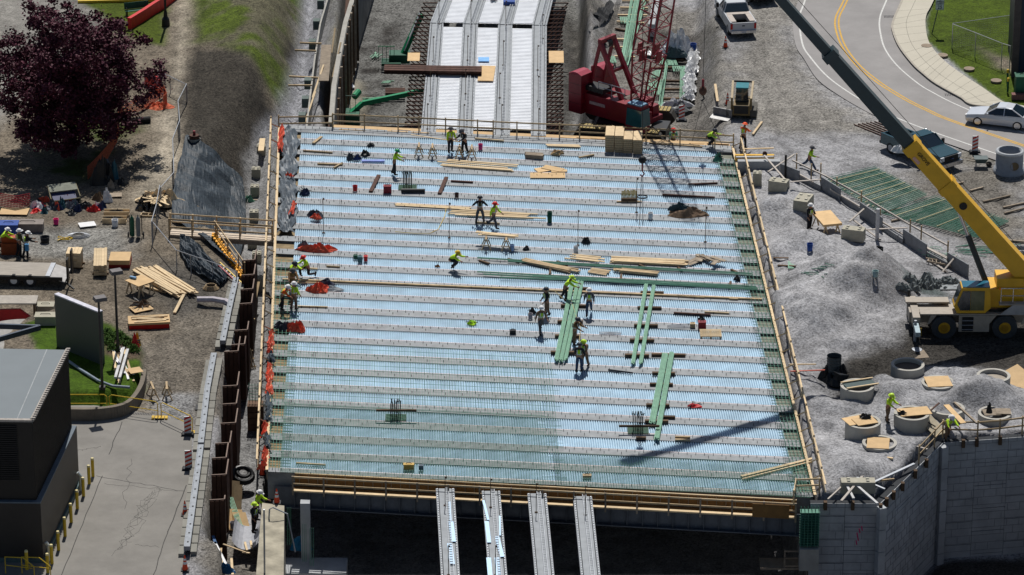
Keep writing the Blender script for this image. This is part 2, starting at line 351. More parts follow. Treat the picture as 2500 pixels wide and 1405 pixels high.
bp = t.nodes.new('ShaderNodeBump'); bp.inputs['Strength'].default_value = .55; bp.inputs['Distance'].default_value = .12; L(math_('ADD', n1.outputs[0], sx.outputs[0]), bp.inputs['Height']); L(bp.outputs[0], b.inputs['Normal'])
me.materials.append(gm); struct('ground', me, None)
def zg(x, y):      # ground height at a world point
    i = min(max(int(np.searchsorted(xs, x))-1, 0), nx-2); j = min(max(int(np.searchsorted(ys, y))-1, 0), ny-2)
    fx = (x-xs[i])/(xs[i+1]-xs[i]); fy = (y-ys[j])/(ys[j+1]-ys[j])
    return float((GH[j, i]*(1-fx)+GH[j, i+1]*fx)*(1-fy)+(GH[j+1, i]*(1-fx)+GH[j+1, i+1]*fx)*fy)
def G(px, py):     # pixel -> point on the terrain (iterated)
    z = 0
    for _ in range(6):
        q = P(px, py, z); z = .5*z+.5*zg(q.x, q.y)
    q = P(px, py, z); q.z = zg(q.x, q.y); return q
# ---------------- road, pavement, driveway ----------------
def smooth(pts, n=8):
    pts = [Vector(p) for p in pts]; out = []
    for i in range(len(pts)-1):
        p0, p1, p2, p3 = pts[max(i-1, 0)], pts[i], pts[i+1], pts[min(i+2, len(pts)-1)]
        for k in range(n):
            s = k/n; out.append(.5*((2*p1)+(p2-p0)*s+(2*p0-5*p1+4*p2-p3)*s*s+(3*p1-p0-3*p2+p3)*s**3))
    return out+[pts[-1]]
def curve(px, z=0): return smooth([P(x, y, z) for x, y in px])
def ribbon(mb, c, wdt, z):
    L_, R_ = [], []
    for i, p in enumerate(c):
        d = (c[min(i+1, len(c)-1)]-c[max(i-1, 0)]).normalized(); nrm = Vector((-d.y, d.x, 0))
        L_.append((*(p+nrm*wdt/2).xy, z)); R_.append((*(p-nrm*wdt/2).xy, z))
    n = len(c); mb.add(L_+R_, [(i, n+i, n+i+1, i+1) for i in range(n-1)])
def between(mb, a, b2, z, za=None, zb=None):
    n = min(len(a), len(b2)); 
    mb.add([(*p.xy, z) for p in a[:n]]+[(*p.xy, z) for p in b2[:n]], [(i, n+i, n+i+1, i+1) for i in range(n-1)])
wl = [(2010, -140), (1966, 0), (1952, 44), (1959, 108), (1980, 143), (2019, 187), (2070, 225), (2129, 260), (2167, 279), (2244, 311), (2372, 356), (2500, 400), (2700, 470)]
wr = [(2225, -140), (2165, 0), (2148, 46), (2150, 85), (2162, 123), (2193, 164), (2244, 207), (2281, 229), (2321, 250), (2380, 276), (2445, 303), (2510, 330), (2700, 400)]
yl = [(2125, -140), (2065, 0), (2044, 46), (2048, 85), (2065, 123), (2098, 164), (2142, 200), (2178, 224), (2219, 248), (2268, 272), (2321, 295), (2500, 357), (2700, 425)]
kb = [(2265, -140), (2203, 0), (2181, 51), (2180, 74), (2196, 113), (2229, 156), (2255, 180), (2280, 200), (2312, 219), (2347, 238), (2372, 254), (2440, 262), (2510, 270)]
so = [(2340, -140), (2280, 0), (2262, 36), (2260, 67), (2267, 100), (2283, 125), (2300, 143), (2321, 161), (2358, 187), (2398, 213), (2447, 247), (2470, 252), (2515, 262)]
ro = [(x-17-(6 if y > 150 else 0), y+(8 if y > 150 else 2)) for x, y in wl]
ASPH = mat('worn asphalt', (.265, .255, .25), .9, var=.16, scale=.35, bump=.15, bscale=25)
PAVE = mat('pale concrete pavement', (.47, .44, .365), .9, var=.07, scale=.4)
DRIVE = mat('concrete driveway', (.205, .195, .178), .92, var=.2, scale=.45, bump=.15, bscale=25)
PW = mat('white road paint', (.55, .55, .53), .8, var=.2, scale=4); PY = mat('yellow road paint', (.55, .33, .06), .8, var=.2, scale=4)
kr = [(2265, -140), (2203, 0), (2181, 51), (2180, 74), (2196, 113), (2229, 156), (2255, 180), (2280, 200), (2312, 219), (2347, 238), (2372, 254), (2520, 300), (2720, 360)]
m_ = MB(); between(m_, curve(ro), curve(kr), .02); struct('road', m_, ASPH)
for nm, c, ww in (('white_edge_line', wl, .13), ('white_edge_line', wr, .12)):
    m_ = MB(); ribbon(m_, curve(c), ww, .026); struct(nm, m_, PW)
m_ = MB(); cc = curve(yl); ribbon(m_, [p+Vector((-.14, 0, 0)) for p in cc], .13, .026); ribbon(m_, [p+Vector((.14, 0, 0)) for p in cc], .13, .026); struct('yellow_centre_line', m_, PY)
m_ = MB(); a = curve(kb, .16); b2 = curve(so, .16); n = len(a)
between(m_, a, b2, .16); m_.add([(*p.xy, .16) for p in a]+[(*p.xy, 0) for p in a], [(i, i+1, n+i+1, n+i) for i in range(n-1)])
struct('pavement', m_, PAVE)
m_ = MB(); c = [lerp(p, q, .42) for p, q in zip(a, b2)]; ribbon(m_, c, .03, .164)
for i in range(3, n-2, 4):
    p, q = a[i], b2[i]; m_.bar((p.x, p.y, .154), (q.x, q.y, .154), .02, .02)
struct('pavement_joints', m_, mat('joint', (.2, .19, .16), .9))
m_ = MB(); ribbon(m_, [p for p in curve(kb, .16)], .16, .168); struct('kerb', m_, mat('kerb stone', (.36, .33, .28), .9, var=.2))
dr = [(165, 985), (300, 1000), (470, 1035), (468, 1100), (455, 1250), (445, 1405), (440, 1700), (-300, 1700), (-300, 1000)]
m_ = MB(); m_.prism([tuple(P(x, y).xy) for x, y in dr], -.3, .06); struct('driveway', m_, DRIVE)
# cracks and joints
CR = mat('crack filler', (.06, .058, .055), .9)
m_ = MB()
def crack(p, q, wdt=.03, seg=14, amp=.12):
    a, b_ = P(*p, .064), P(*q, .064); pr = a
    for i in range(1, seg+1):
        c_ = lerp(a, b_, i/seg)+Vector((rnd.uniform(-amp, amp), rnd.uniform(-amp, amp), 0)); c_.z = .064
        m_.bar(pr-Vector((0, 0, .002)), c_-Vector((0, 0, .002)), wdt, .004); pr = c_
crack((235, 1162), (450, 1200), .045, 14, .08); crack((250, 1162), (150, 1405), .05, 10, .04); crack((298, 1030), (265, 1110), .05, 8, .05); crack((455, 1185), (410, 1300), .06, 8, .03)
crack((410, 1300), (375, 1405), .05, 8, .05); crack((190, 1100), (250, 1090), .02); crack((255, 1180), (430, 1198), .02)
for k in range(5):
    x = 385-k*4; crack((x, 1190+k*3), (x-70-rnd.random()*30, 1330+k*6), .014, 16, .35)
crack((330, 1330), (390, 1335), .02, 8, .1); crack((320, 1120), (300, 1240), .02, 10, .2)
struct('driveway_cracks', m_, CR)
# ---------------- the bridge deck under construction ----------------
SY = [323, 350, 377, 406, 436, 466.5, 497, 528, 559, 590, 622, 655, 689, 724, 761, 797, 834, 872, 911, 951, 992, 1034, 1076, 1118, 1161]
def DK(y, u, z=0):          # y = photo row at the left end, u = 0..1 across
    xl = 735-(y-323)*49/795; xr = 1750+(y-323)*193/795; sl_ = .0463+(y-323)*.0022/795
    a, b_ = P(xl, y, 0), P(xr, y+sl_*(xr-xl), 0); q = lerp(a, b_, u); q.z = z; return q
def DE(y, side, z=0):       # deck outer edge
    if side < 0: x = 684-(y-310)*30/850; q = P(x, y-2, 0)
    else:
        xr = 1788+(y-323)*200/838; q = P(xr, y+.0475*(xr-735), 0)
    q.z = z; return q
deck = thing('bridge_deck', 'wide bridge deck of blue white corrugated sheets between grey beam flanges', 'bridge deck', DK(740, .5))
O0 = deck.location.copy()
def rel(q): return q-O0
NR = 214
for k in range(24):
    y0, gap = SY[k], SY[k+1]-SY[k]; ya, yb = y0-2, y0+gap*.64
    m_ = MB(); top, vs = [], []
    prof = []
    for i in range(NR):
        for f, h in ((.0, -.07), (.10, -.07), (.30, 0), (.78, 0), (.98, -.07)): prof.append(((i+f)/NR, h))
    n = len(prof)
    for yy in (ya, yb):
        vs += [rel(DK(yy, u, h)) for u, h in prof]
    m_.add(vs, [(n+i, n+i+1, i+1, i) for i in range(n-1)])
    part('deck_sheet', m_, GALV, deck)
    # near closure strip, its glint put into the pale pinkish colour 
    ye = y0+gap*.61; m_ = MB(); m_.bar(rel(DK(ye, 0, .02)), rel(DK(ye, 1, .02)), .05, .04)
    for i in range(0, NR, 1):
        q = rel(DK(y0+gap*.61-1.2, (i+.6)/NR, .0)); m_.box(q.x, q.y, .0, .06, .10, .012)
    part('closure_strip', m_, mat('pinkish zinc closure', (.62, .56, .58), .5, .2, var=.25, scale=3), deck)
for k in range(25):
    y0 = SY[k]; yf = (SY[k-1]+(SY[k]-SY[k-1])*.62) if k else 308; 
    a, b_, c_, d_ = rel(DE(yf, -1)), rel(DE(yf, 1)), rel(DE(y0+.5, 1)), rel(DE(y0+.5, -1))
    if k == 24: c_, d_ = rel(DE(y0-6, 1)), rel(DE(y0-6, -1))
    m_ = MB(); m_.quad((d_.x, d_.y, .03), (c_.x, c_.y, .03), (b_.x, b_.y, .03), (a.x, a.y, .03), .035)
    w1 = m_
    # web below
    e0, e1 = lerp(a, d_, .5), lerp(b_, c_, .5); w1.bar((e0.x, e0.y, -.9), (e1.x, e1.y, -.9), .4, 1.7)
    fl = part('beam_flange', w1, FLANGE, deck)
    m_ = MB(); nst = 62
    for i in range(nst):
        u = (i+.5)/nst
        for f, off in ((.35, 0), (.75, .4)):
            if off and i % 2: continue
            q = rel(lerp(lerp(DE(yf, -1), DE(yf, 1), u+off/nst), lerp(DE(y0, -1), DE(y0, 1), u+off/nst), f)); m_.box(q.x, q.y, .03, .03, .03, .14)
    part('shear_studs', m_, STUD, fl)['kind'] = 'stuff'
# soffit forms at the deck's two sides
for sd in (-1, 1):
    fm_ = mat('dirty tan plywood', (.24, .18, .10), .9, var=.45, scale=2) if sd < 0 else mat('dusty grey form', (.20, .21, .17), .9, var=.4, scale=2)
    for k in range(24):
        ya, yb = SY[k]+1, SY[k]+(SY[k+1]-SY[k])*.61
        u = 0 if sd < 0 else 1; m_ = MB()
        q = [rel(DE(yb, sd)), rel(DK(yb, u)), rel(DK(ya, u)), rel(DE(ya, sd))]
        if sd > 0: q = [q[1], q[0], q[3], q[2]]
        m_.quad(*[(p.x, p.y, -.16) for p in q], .02)
        part('soffit_form', m_, fm_, deck)
# reinforcing mats
def rmat(ya, yb, ua, ub, sx, sy, name, label, z=.14, r=.015, jit=0):
    o = DK((ya+yb)/2, (ua+ub)/2, z); m_ = MB()
    xw = (DK(ya, ub)-DK(ya, ua)).length; nx_ = int(xw/sx); yw = (DK(yb, ua)-DK(ya, ua)).length; ny_ = int(yw/sy)
    for i in range(nx_+1):
        u = lerp(ua, ub, i/nx_); j1 = rnd.uniform(-jit, jit)
        m_.bar(DK(ya+rnd.uniform(0, 8), u+j1, z)-o, DK(yb, u-j1, z)-o, r, r)
    for i in range(ny_+1):
        y = lerp(ya, yb, i/ny_); m_.bar(DK(y, ua, z+r)-o, DK(y, ub+rnd.choice((-.035, -.02, 0, .012)), z+r)-o, r, r)
    return one(name, m_, GREEN, label, 'rebar mat', o)
rmat(990, 1158, .0, .545, .15, .16, 'rebar_mat', 'dense green rebar mat tied over the near left corner of the deck')
rmat(1078, 1158, .535, 1.02, .15, .16, 'rebar_mat', 'green rebar mat tied along the near right edge of the deck')
rmat(838, 992, .0, .548, .17, .75, 'rebar_mat', 'sparse green rebar layer on the deck between the workers and the dense mat', jit=.0006)
def edge_mat(ya, yb, sd, name, label):
    o = DE((ya+yb)/2, sd, .1); m_ = MB(); n = int((yb-ya)/7)
    for i in range(n):
        y = lerp(ya, yb, i/n); u = 0 if sd < 0 else 1; e = DE(y, sd, .1); q = DK(y, u+(.02 if sd < 0 else -.012), .12)
        m_.bar(e-o, q-o, .022, .022)
        m_.tube([e-o, e-o+Vector((0, 0, .25)), e-o+Vector((-sd*.18, 0, .25))], .012, 4)
    for f in (.1, .35, .6, .85, 1.1):
        m_.bar(lerp(DE(ya, sd, .13), DK(ya, 0 if sd < 0 else 1, .13), f)-o, lerp(DE(yb, sd, .13), DK(yb, 0 if sd < 0 else 1, .13), f)-o, .022, .022)
    return one(name, m_, GREEN, label, 'rebar mat', o)
edge_mat(345, 1150, 1, 'rebar_mat', 'narrow green edge mat of hooked bars along the right side of the deck')
edge_mat(640, 1150, -1, 'rebar_mat', 'narrow green edge mat of hooked bars along the left side of the deck')
for k in range(0, 24):      # dark bar tips and chairs along the right edge
    pass
m_ = MB()
for k in range(1, 24):
    for j in range(3):
        q = DK(SY[k]-2, .985+.004*j, .05)-O0
        m_.tube([q, q+Vector((0, 0, .3)), q+Vector((.12, 0, .3)), q+Vector((.12, 0, 0))], .014, 4)
        q = DK(SY[k]-2, .01+.045*j, .05)-O0
        m_.tube([q, q+Vector((0, 0, .3)), q+Vector((.12, 0, .3)), q+Vector((.12, 0, 0))], .014, 4)
part('bar_loops', m_, STUD, deck)['kind'] = 'stuff'
# ---------------- rails ----------------
def rail(name, label, pts, z, m=WOOD, h=1.1, rails=(1.05, .55), pw=.09, rw=.10, over=0, cat='guard rail', ends=None):
    q = [P(x, y, z) for x, y in pts]; o = q[0].copy(); t_ = thing(name, label, cat, o)
    for p in q:
        part('post', MB().box(*(p-o).xy, (p-o).z-.05, pw, pw, h+.08), m, t_)
    for hh in rails:
        for i in range(len(q)-1):
            a, b_ = q[i]-o, q[i+1]-o; d = (b_-a).normalized()*(.05)
            part('rail', MB().bar(a-d+Vector((0, -.07, hh)), b_+d*1.3+Vector((0, -.07, hh)), .04, rw), m, t_)
    return t_
# far edge ledge and rail
L1 = MB(); o = P(1290, 335, 0)
a, b_ = P(812, 326, -.05), P(1782, 368, -.05); c_, d_ = P(1782, 349, -.05), P(815, 305, -.05)
L1.quad(a-o, b_-o, c_-o, d_-o, .1); one('timber_ledge', L1, PLY, 'long plywood ledge along the far edge of the deck under the timber rail', 'walkway', o)
for i in range(26):
    x = 830+i*36+rnd.uniform(-8, 8)
    if 1030 < x < 1335: continue
    y = 315+(x-815)*.044+rnd.uniform(-5, 4); q = P(x, y, .0); q2 = P(x+rnd.uniform(30, 60), y+2.5, .0)
    one('board', MB().bar(Vector((0, 0, .02)), q2-q+Vector((0, 0, .02)), .14, .045), PLY, 'loose pale board lying on the plywood ledge at the far edge', 'board', q, group='boards on the far ledge')
rail('guard_rail', 'timber guard rail along the whole far edge of the deck', [(813, 313), (890, 316), (972, 320), (1023, 322), (1088, 325), (1166, 329), (1204, 331), (1262, 334), (1366, 338), (1415, 340), (1496, 344), (1577, 348), (1660, 352), (1740, 356)], 0)
rail('guard_rail', 'short timber rail on the far left corner jutting past the deck', [(681, 318), (812, 316)], -.1, rails=(1.0, .5))
rail('guard_rail', 'short timber rail past the far right corner of the deck', [(1745, 362), (1790, 364)], 0, WOODP, rails=(1.0, .5))
# near edge: fascia form, ledge, rail, girder
A, B = P(720, 1158, 0), P(1945, 1224, 0); dv = (B-A); ln = dv.length; dh = dv.normalized(); fw = Vector((dh.y, -dh.x, 0)).normalized(); fw = fw if fw.y < 0 else -fw
ff = thing('fascia_form', 'brown plywood fascia form with ledge hung along the near edge of the deck', 'formwork', A)
m_ = MB(); m_.bar(Vector((0, 0, -.32)), dv+Vector((0, 0, -.32)), .05, .72); part('form_panel', m_, FORM, ff)
m_ = MB(); m_.bar(Vector((0, 0, .06)), dv+Vector((0, 0, .06)), .09, .06); part('top_board', m_, WOODP, ff)
m_ = MB(); 
for i in range(54):
    q = dh*(ln*(i+.5)/54)+fw*.06; m_.box(q.x, q.y, -.66, .05, .07, .68)
part('form_studs', m_, WOODG, ff)['kind'] = 'stuff'
m_ = MB(); m_.bar(fw*.42+Vector((0, 0, -.74)), dv+fw*.42+Vector((0, 0, -.74)), .66, .05); part('ledge_floor', m_, FORM, ff)
for i in range(16):
    if i in (4, 6, 8): pass
    a = dh*(ln*(i+.03)/16)+fw*.70; b_ = dh*(ln*(i+.97)/16)+fw*.70
    part('lit_edge_board', MB().bar(a+Vector((0, 0, -.70)), b_+Vector((0, 0, -.70)), .24, .09), WOODP, ff)  # sun on the ledge's outer edge put into a paler timber colour
fr = thing('guard_rail', 'timber guard rail along the near fascia ledge above the dark opening', 'guard rail', A)
for i in range(17):
    q = dh*(ln*i/16)+fw*.80; part('post', MB().box(q.x, q.y, -.95, .10, .10, 1.2), WOODG, fr)
    if i < 16:
        q2 = dh*(ln*(i+1)/16)+fw*.80
        for hh, mm in ((.16, WOODP), (-.28, WOOD)): part('rail', MB().bar(q+Vector((0, 0, hh))-fw*.07, q2+Vector((0, 0, hh))-fw*.07, .05, .1), mm, fr)
q = dh*ln*.915+fw*.86
one('closing_panel', MB().bar(Vector((0, 0, 0)), dh*2.1, .04, .85), FORM, 'brown plywood panel closing the right end of the near ledge rail', 'panel', A+q+Vector((0, 0, -.3)))
gd = thing('edge_girder', 'dark blue grey steel girder with stiffeners under the near edge of the deck', 'girder', A)
GBL = mat('dark blue girder steel', (.10, .115, .14), .6, .2, var=.2)
m_ = MB(); a = -dh*1.2+fw*.15; b_ = dh*(ln+.6)+fw*.15; m_.bar(a+Vector((0, 0, -1.35)), b_+Vector((0, 0, -1.35)), .05, 1.2); part('web', m_, GBL, gd)
m_ = MB(); m_.bar(a+fw*.1+Vector((0, 0, -1.97)), b_+fw*.1+Vector((0, 0, -1.97)), .5, .06); part('bottom_flange', m_, GBL, gd)
m_ = MB()
for i in range(34):
    q = dh*(ln*i/33)+fw*.28; m_.box(q.x, q.y, -1.93, .04, .22, 1.1)
part('stiffeners', m_, GBL, gd)['kind'] = 'stuff'
# spans that lead away from and towards the deck
def span(name, label, xs0, y0, xs1, y1, z=.0, sheets=True, dep=1.6, dy0=0, ext=0, ng=14):
    # xs: girder edges at far row y0 and near row y1 : [l,r]*n
    o = P((xs1[0]+xs1[-1])/2, y1, z); t_ = thing(name, label, 'bridge span', o); n = len(xs0)//2
    for k in range(n):
        s4 = (y1-y0)
        a, b_, c_, d_ = P(xs1[2*k], y1+dy0*(xs1[2*k]-xs1[0]), z)-o, P(xs1[2*k+1], y1+dy0*(xs1[2*k+1]-xs1[0]), z)-o, P(xs0[2*k+1], y0+dy0*(xs0[2*k+1]-xs0[0]), z)-o, P(xs0[2*k], y0+dy0*(xs0[2*k]-xs0[0]), z)-o
        m_ = MB(); m_.quad(a, b_, c_, d_, .07); 
        for f in (.14, .86): 
            m_.bar(lerp(a, b_, f)+Vector((0, 0, -dep/2)), lerp(d_, c_, f)+Vector((0, 0, -dep/2)), .04, dep)
        m_.quad(*[p+Vector((0, 0, -dep)) for p in (lerp(a, b_, .1), lerp(a, b_, .9), lerp(d_, c_, .9), lerp(d_, c_, .1))], .06)
        g = part('girder', m_, mat('light grey girder steel', (.25, .27, .29), .65, .1, var=.18, scale=1.5), t_)
        m_ = MB(); Ls = (d_-a).length; ns = min(160, int(Ls/.3))
        for i in range(ns):
            f = (i+.5)/ns
            for e in (.07, .93): q = lerp(lerp(a, d_, f), lerp(b_, c_, f), e); m_.box(q.x, q.y, 0, .05, .07, .06)
        part('edge_clips', m_, mat('zinc clip', (.7, .72, .75), .5, .3), g)['kind'] = 'stuff'
        m_ = MB(); 
        for i in range(ns):
            q = lerp(lerp(a, d_, (i+.5)/ns), lerp(b_, c_, (i+.5)/ns), .5); q2 = lerp(lerp(a, d_, (i+.5)/ns), lerp(b_, c_, (i+.5)/ns), .68)
            m_.bar(q+Vector((0, 0, .12)), q2+Vector((0, 0, .12)), .03, .03)
        for e in (.5, .68): m_.bar(lerp(a, b_, e)+Vector((0, 0, .12)), lerp(d_, c_, e)+Vector((0, 0, .12)), .03, .03)
        part('rebar_ladder', m_, STEELG, g)
        if sheets and k < n-1:
            e0, e1 = 2*k+1, 2*k+2
            yn, yf_ = y1-ng, y0+7
            tt = lambda x0, x1, f: x0+(x1-x0)*f
            fn, ffr = (yn-y0)/(y1-y0), (yf_-y0)/(y1-y0)
            A_ = [P(tt(xs0[e], xs1[e], f)+(0 if e == e0 else 0), tt(y0, y1, f)+dy0*(xs1[e]-xs1[0]), z-.04)-o for e, f in ((e0, fn), (e1, fn), (e1, ffr), (e0, ffr))]
            m_ = MB(); Lh = (A_[3]-A_[0]).length; nr = int(Lh/.30); vs = []
            for i in range(nr):
                for f, h in ((0, -.06), (.14, -.06), (.32, .0), (.86, .0), (1., -.06)):
                    s_ = (i+f)/nr; p, q = lerp(A_[0], A_[3], s_), lerp(A_[1], A_[2], s_); vs += [(p.x, p.y, p.z+h), (q.x, q.y, q.z+h)]
            m_.add(vs, [(2*i, 2*i+1, 2*i+3, 2*i+2) for i in range(len(vs)//2-1)])
            part('deck_sheet', m_, GALVW, t_)
    return t_
s1 = span('bridge_span', 'grey and silver bridge span meeting the far edge of the deck', [1050, 1083, 1130, 1167, 1216, 1251, 1299, 1335], 58, [1027, 1064, 1115, 1155, 1204, 1245, 1296, 1333], 326, dy0=.02)
s2 = span('bridge_span', 'farther grey and silver bridge span running out of the top of the picture', [1130, 1160, 1200, 1235, 1275, 1308, 1352, 1385], -150, [1050, 1083, 1130, 1167, 1216, 1251, 1299, 1335], 56, dy0=.02, ng=3)
for k, (x0, x1, xa, xb, yy) in enumerate(((1064, 1109, 1094, 1142, 1193), (1176, 1221, 1217, 1264, 1199), (1287.5, 1334, 1333, 1383, 1205), (1399, 1445, 1447, 1499, 1212))):
    t_ = span('steel_box_girder', ['leftmost', 'second from the left', 'third from the left', 'rightmost'][k]+' of the four grey box girders jutting towards the viewer', [x0, x1], yy, [xa, xb], 1700, z=-.18, sheets=False, dep=1.5); t_['category'] = 'girder'; t_['group'] = 'box girders at the near edge'
# light sheets on the near girders
for i, (x0, y0, x1, y1, w_) in enumerate(((1097, 1225, 1100, 1272, 5), (1101, 1274, 1107, 1323, 12), (1098, 1327, 1104, 1378, 12), (1180, 1222, 1192, 1270, 6), (1188, 1273, 1194, 1325, 10), (1213, 1310, 1226, 1360, 11), (1193, 1362, 1198, 1420, 11), (1213, 1362, 1218, 1420, 11), (1220, 1260, 1221, 1308, 4))):
    a, b_ = P(x0, y0, -.1), P(x1, y1, -.1)
    one('metal_sheet', MB().bar(Vector((0, 0, 0)), b_-a, w_/42, .02), mat('pale blue sheet', (.42, .58, .74), .5, .2, var=.1), ['thin sliver of pale sheet at the top of the leftmost box girder', 'upper wide pale sheet on the leftmost box girder', 'lower wide pale sheet on the leftmost box girder', 'thin tilted pale sheet at the top of the second box girder', 'upper pale sheet on the left side of the second box girder', 'upper pale sheet on the right side of the second box girder', 'lower pale sheet on the left side of the second box girder', 'lower pale sheet on the right side of the second box girder', 'thin straight pale sliver on the right of the second box girder'][i], 'metal sheet', a, group='pale sheets on the box girders')
# pier blocks below
m_ = MB(); q = P(1270, 1420, -3.2); m_.box(0, 0, -5, 26, 1.5, 5); one('pier_wall', m_, CONCD, 'dark concrete pier wall in the shade under the box girders', 'wall', q)
# overhang brackets on both sides of the far span
def nth(i): i += 1; return str(i)+('th' if 10 < i % 100 < 14 else {1: 'st', 2: 'nd', 3: 'rd'}.get(i % 10, 'th'))
m0 = MB(); m0.bar(Vector((0, 0, 0)), Vector((1.25, 0, 0)), .07, .08); m0.bar(Vector((0, 0, -1.1)), Vector((1.2, 0, -.05)), .07, .07); m0.bar(Vector((0.04, 0, 0)), Vector((0.04, 0, -1.15)), .08, .08)
bm_ = m0.mesh('overhang_bracket', RUST)
for sd in (-1, 1):
    n = 0
    for i in range(32):
        y = 318-i*10
        if sd < 0: x = (1029+(318-y)*.085) if y > 58 else (1051+(58-y)*.42)
        else: x = (1334) if y > 58 else (1335+(58-y)*.27)
        q = P(x, y, -.35)
        o_ = one('overhang_bracket', bm_, None, 'rusty overhang bracket on the %s side of the far spans, %s from the deck' % ('left' if sd < 0 else 'right', nth(i)), 'bracket', q, rz=(math.pi if sd < 0 else 0)+rnd.uniform(-.05, .05), group='rusty brackets on the %s of the far spans' % ('left' if sd < 0 else 'right'))
q = P(1358, 140, -.2); one('plywood_sheet', MB().box(0, 0, 0, 1.1, 2.6, .03), PLY, 'plywood sheet resting on the rusty brackets right of the far span', 'plywood', q)
q = P(1010, 140, -.2); one('plywood_sheet', MB().box(0, 0, 0, .9, 1.8, .03), PLY, 'plywood sheet resting on the rusty brackets left of the far span', 'plywood', q)
# rusty beam bundle across the span
q = P(938, 171, .25)
for j in range(3):
    m_ = MB(); wv = P(1176, 175, .25)-q
    for h in (-.14, .14): m_.bar(Vector((0, j*.42-.3, h)), wv+Vector((0, j*.42-.3, h)), .34, .03)
    m_.bar(Vector((0, j*.42-.3, 0)), wv+Vector((0, j*.42-.3, 0)), .05, .28)
    for i in range(9): p = lerp(Vector((0, j*.42-.3, .157)), wv+Vector((0, j*.42-.3, .157)), .42+i*.065); m_.box(p.x, p.y, .156, .07, .07, .012)
    one('rusty_beam', m_, RUST, ['nearest', 'middle', 'farthest'][j]+' of three rusty steel beams laid across the left half of the far span', 'steel beam', q, group='rusty beams across the far span')
a = P(1166, 202, .06); one('plywood_sheet', MB().box(0, 0, 0, 1.15, 3.2, .03, rz=-.05), PLY, 'bright plywood sheet on the middle of the far span beside the rusty beams', 'plywood', P(1188, 180, .06))
one('metal_sheet', MB().box(0, 0, 0, .8, .9, .04), mat('blue zinc deck offcut', (.15, .33, .6), .5, .3), 'small blue corrugated offcut lying above the plywood on the far span', 'metal sheet', P(1181, 146, .04))
one('metal_sheet', MB().box(0, 0, 0, .9, .5, .25), BLUE, 'blue bundle on the far span at the top edge of the picture', 'bundle', P(1243, 10, .04))
# stanchions with a rope line
sm_ = MB(); sm_.tube([(0, 0, 0), (0, 0, 1.15)], .022, 6); sm_.box(0, 0, 0, .18, .12, .03); sm_.box(.04, 0, 1.08, .12, .05, .06); stm = sm_.mesh('line_post', mat('rusty post', (.09, .06, .04), .8))
def posts(lst, z, label, group, h=1.0):
    for j, (x, y) in enumerate(lst):
        o_ = one('line_post', stm, None, (label[j] if isinstance(label, list) else label), 'post', P(x, y, z), group=group); o_.scale = (1, 1, h)
posts([(1044, 316), (1051, 235), (1058, 150), (1072, 60), (1133, 318), (1137, 230), (1142, 148), (1150, 60), (1225, 318), (1220, 240), (1229, 160), (1235, 62), (1315, 328), (1314, 248), (1313, 172), (1325, 95)], 0, ['thin rusty line post on the %s far girder, %s from the deck' % (g_, k_) for g_ in ('leftmost', 'second', 'third', 'rightmost') for k_ in ('first', 'second', 'third', 'fourth')], 'line posts on the far spans', 1.7)
posts([(1087, 1235), (1198, 1240), (1309, 1252), (1429, 1258), (1095, 1405), (1210, 1405)], -.18, ['thin dark line post at the top of the %s near box girder' % g_ for g_ in ('leftmost', 'second', 'third', 'rightmost')]+['thin dark line post at the bottom edge on the %s near box girder' % g_ for g_ in ('leftmost', 'second')], 'line posts on the near box girders', 1.6)
posts([(790, 570), (1097, 582), (1411, 600), (1722, 592), (1554, 520)], 0.03, ['tall line post on the deck near the dark tarpaulin bundle', 'tall line post on the deck by the yellow hose', 'tall line post on the deck beside the white bucket', 'tall line post on the deck below the brown canvas heap', 'tall line post on the deck below the yellow tube bundle'], 'tall line posts on the deck', 2.2)
# side edge forms
def edge_form(side, ya, yb, label, h=.55, m=WOODP):
    o = DE(ya, side, 0); t_ = thing('edge_form', label, 'formwork', o); n = int((yb-ya)/38); 
    for i in range(n):
        p, q = DE(lerp(ya, yb, i/n), side, 0)-o, DE(lerp(ya, yb, (i+1)/n), side, 0)-o; off = Vector((side*.05, 0, 0))
        part('bulkhead_board', MB().bar(p+off+Vector((0, 0, -.05)), q+off+Vector((0, 0, -.05)), .05, .6), WOODG, t_)
        part('top_plate', MB().bar(p+off+Vector((0, 0, .27)), q+off+Vector((0, 0, .27)), .16, .05), m, t_)
        off = Vector((side*.62, 0, 0))
        part('rail', MB().bar(p+off+Vector((0, 0, .95)), q+off+Vector((0, 0, .95)), .1, .05), m, t_)
        part('rail', MB().bar(p+off+Vector((0, 0, .45)), q+off+Vector((0, 0, .45)), .1, .05), m, t_)
        part('post', MB().bar(p+off+Vector((0, 0, -.5)), p+off+Vector((0, 0, 1.1)), .09), m, t_)
        part('brace', MB().bar(p+Vector((side*.08, 0, .27)), lerp(p, q, .3)+off+Vector((0, 0, .9)), .07), m, t_)
    return t_
edge_form(1, 316, 1160, 'pale timber edge form and rail running down the right side of the deck')
edge_form(-1, 322, 1160, 'pale timber edge form and rail running down the left side of the deck')
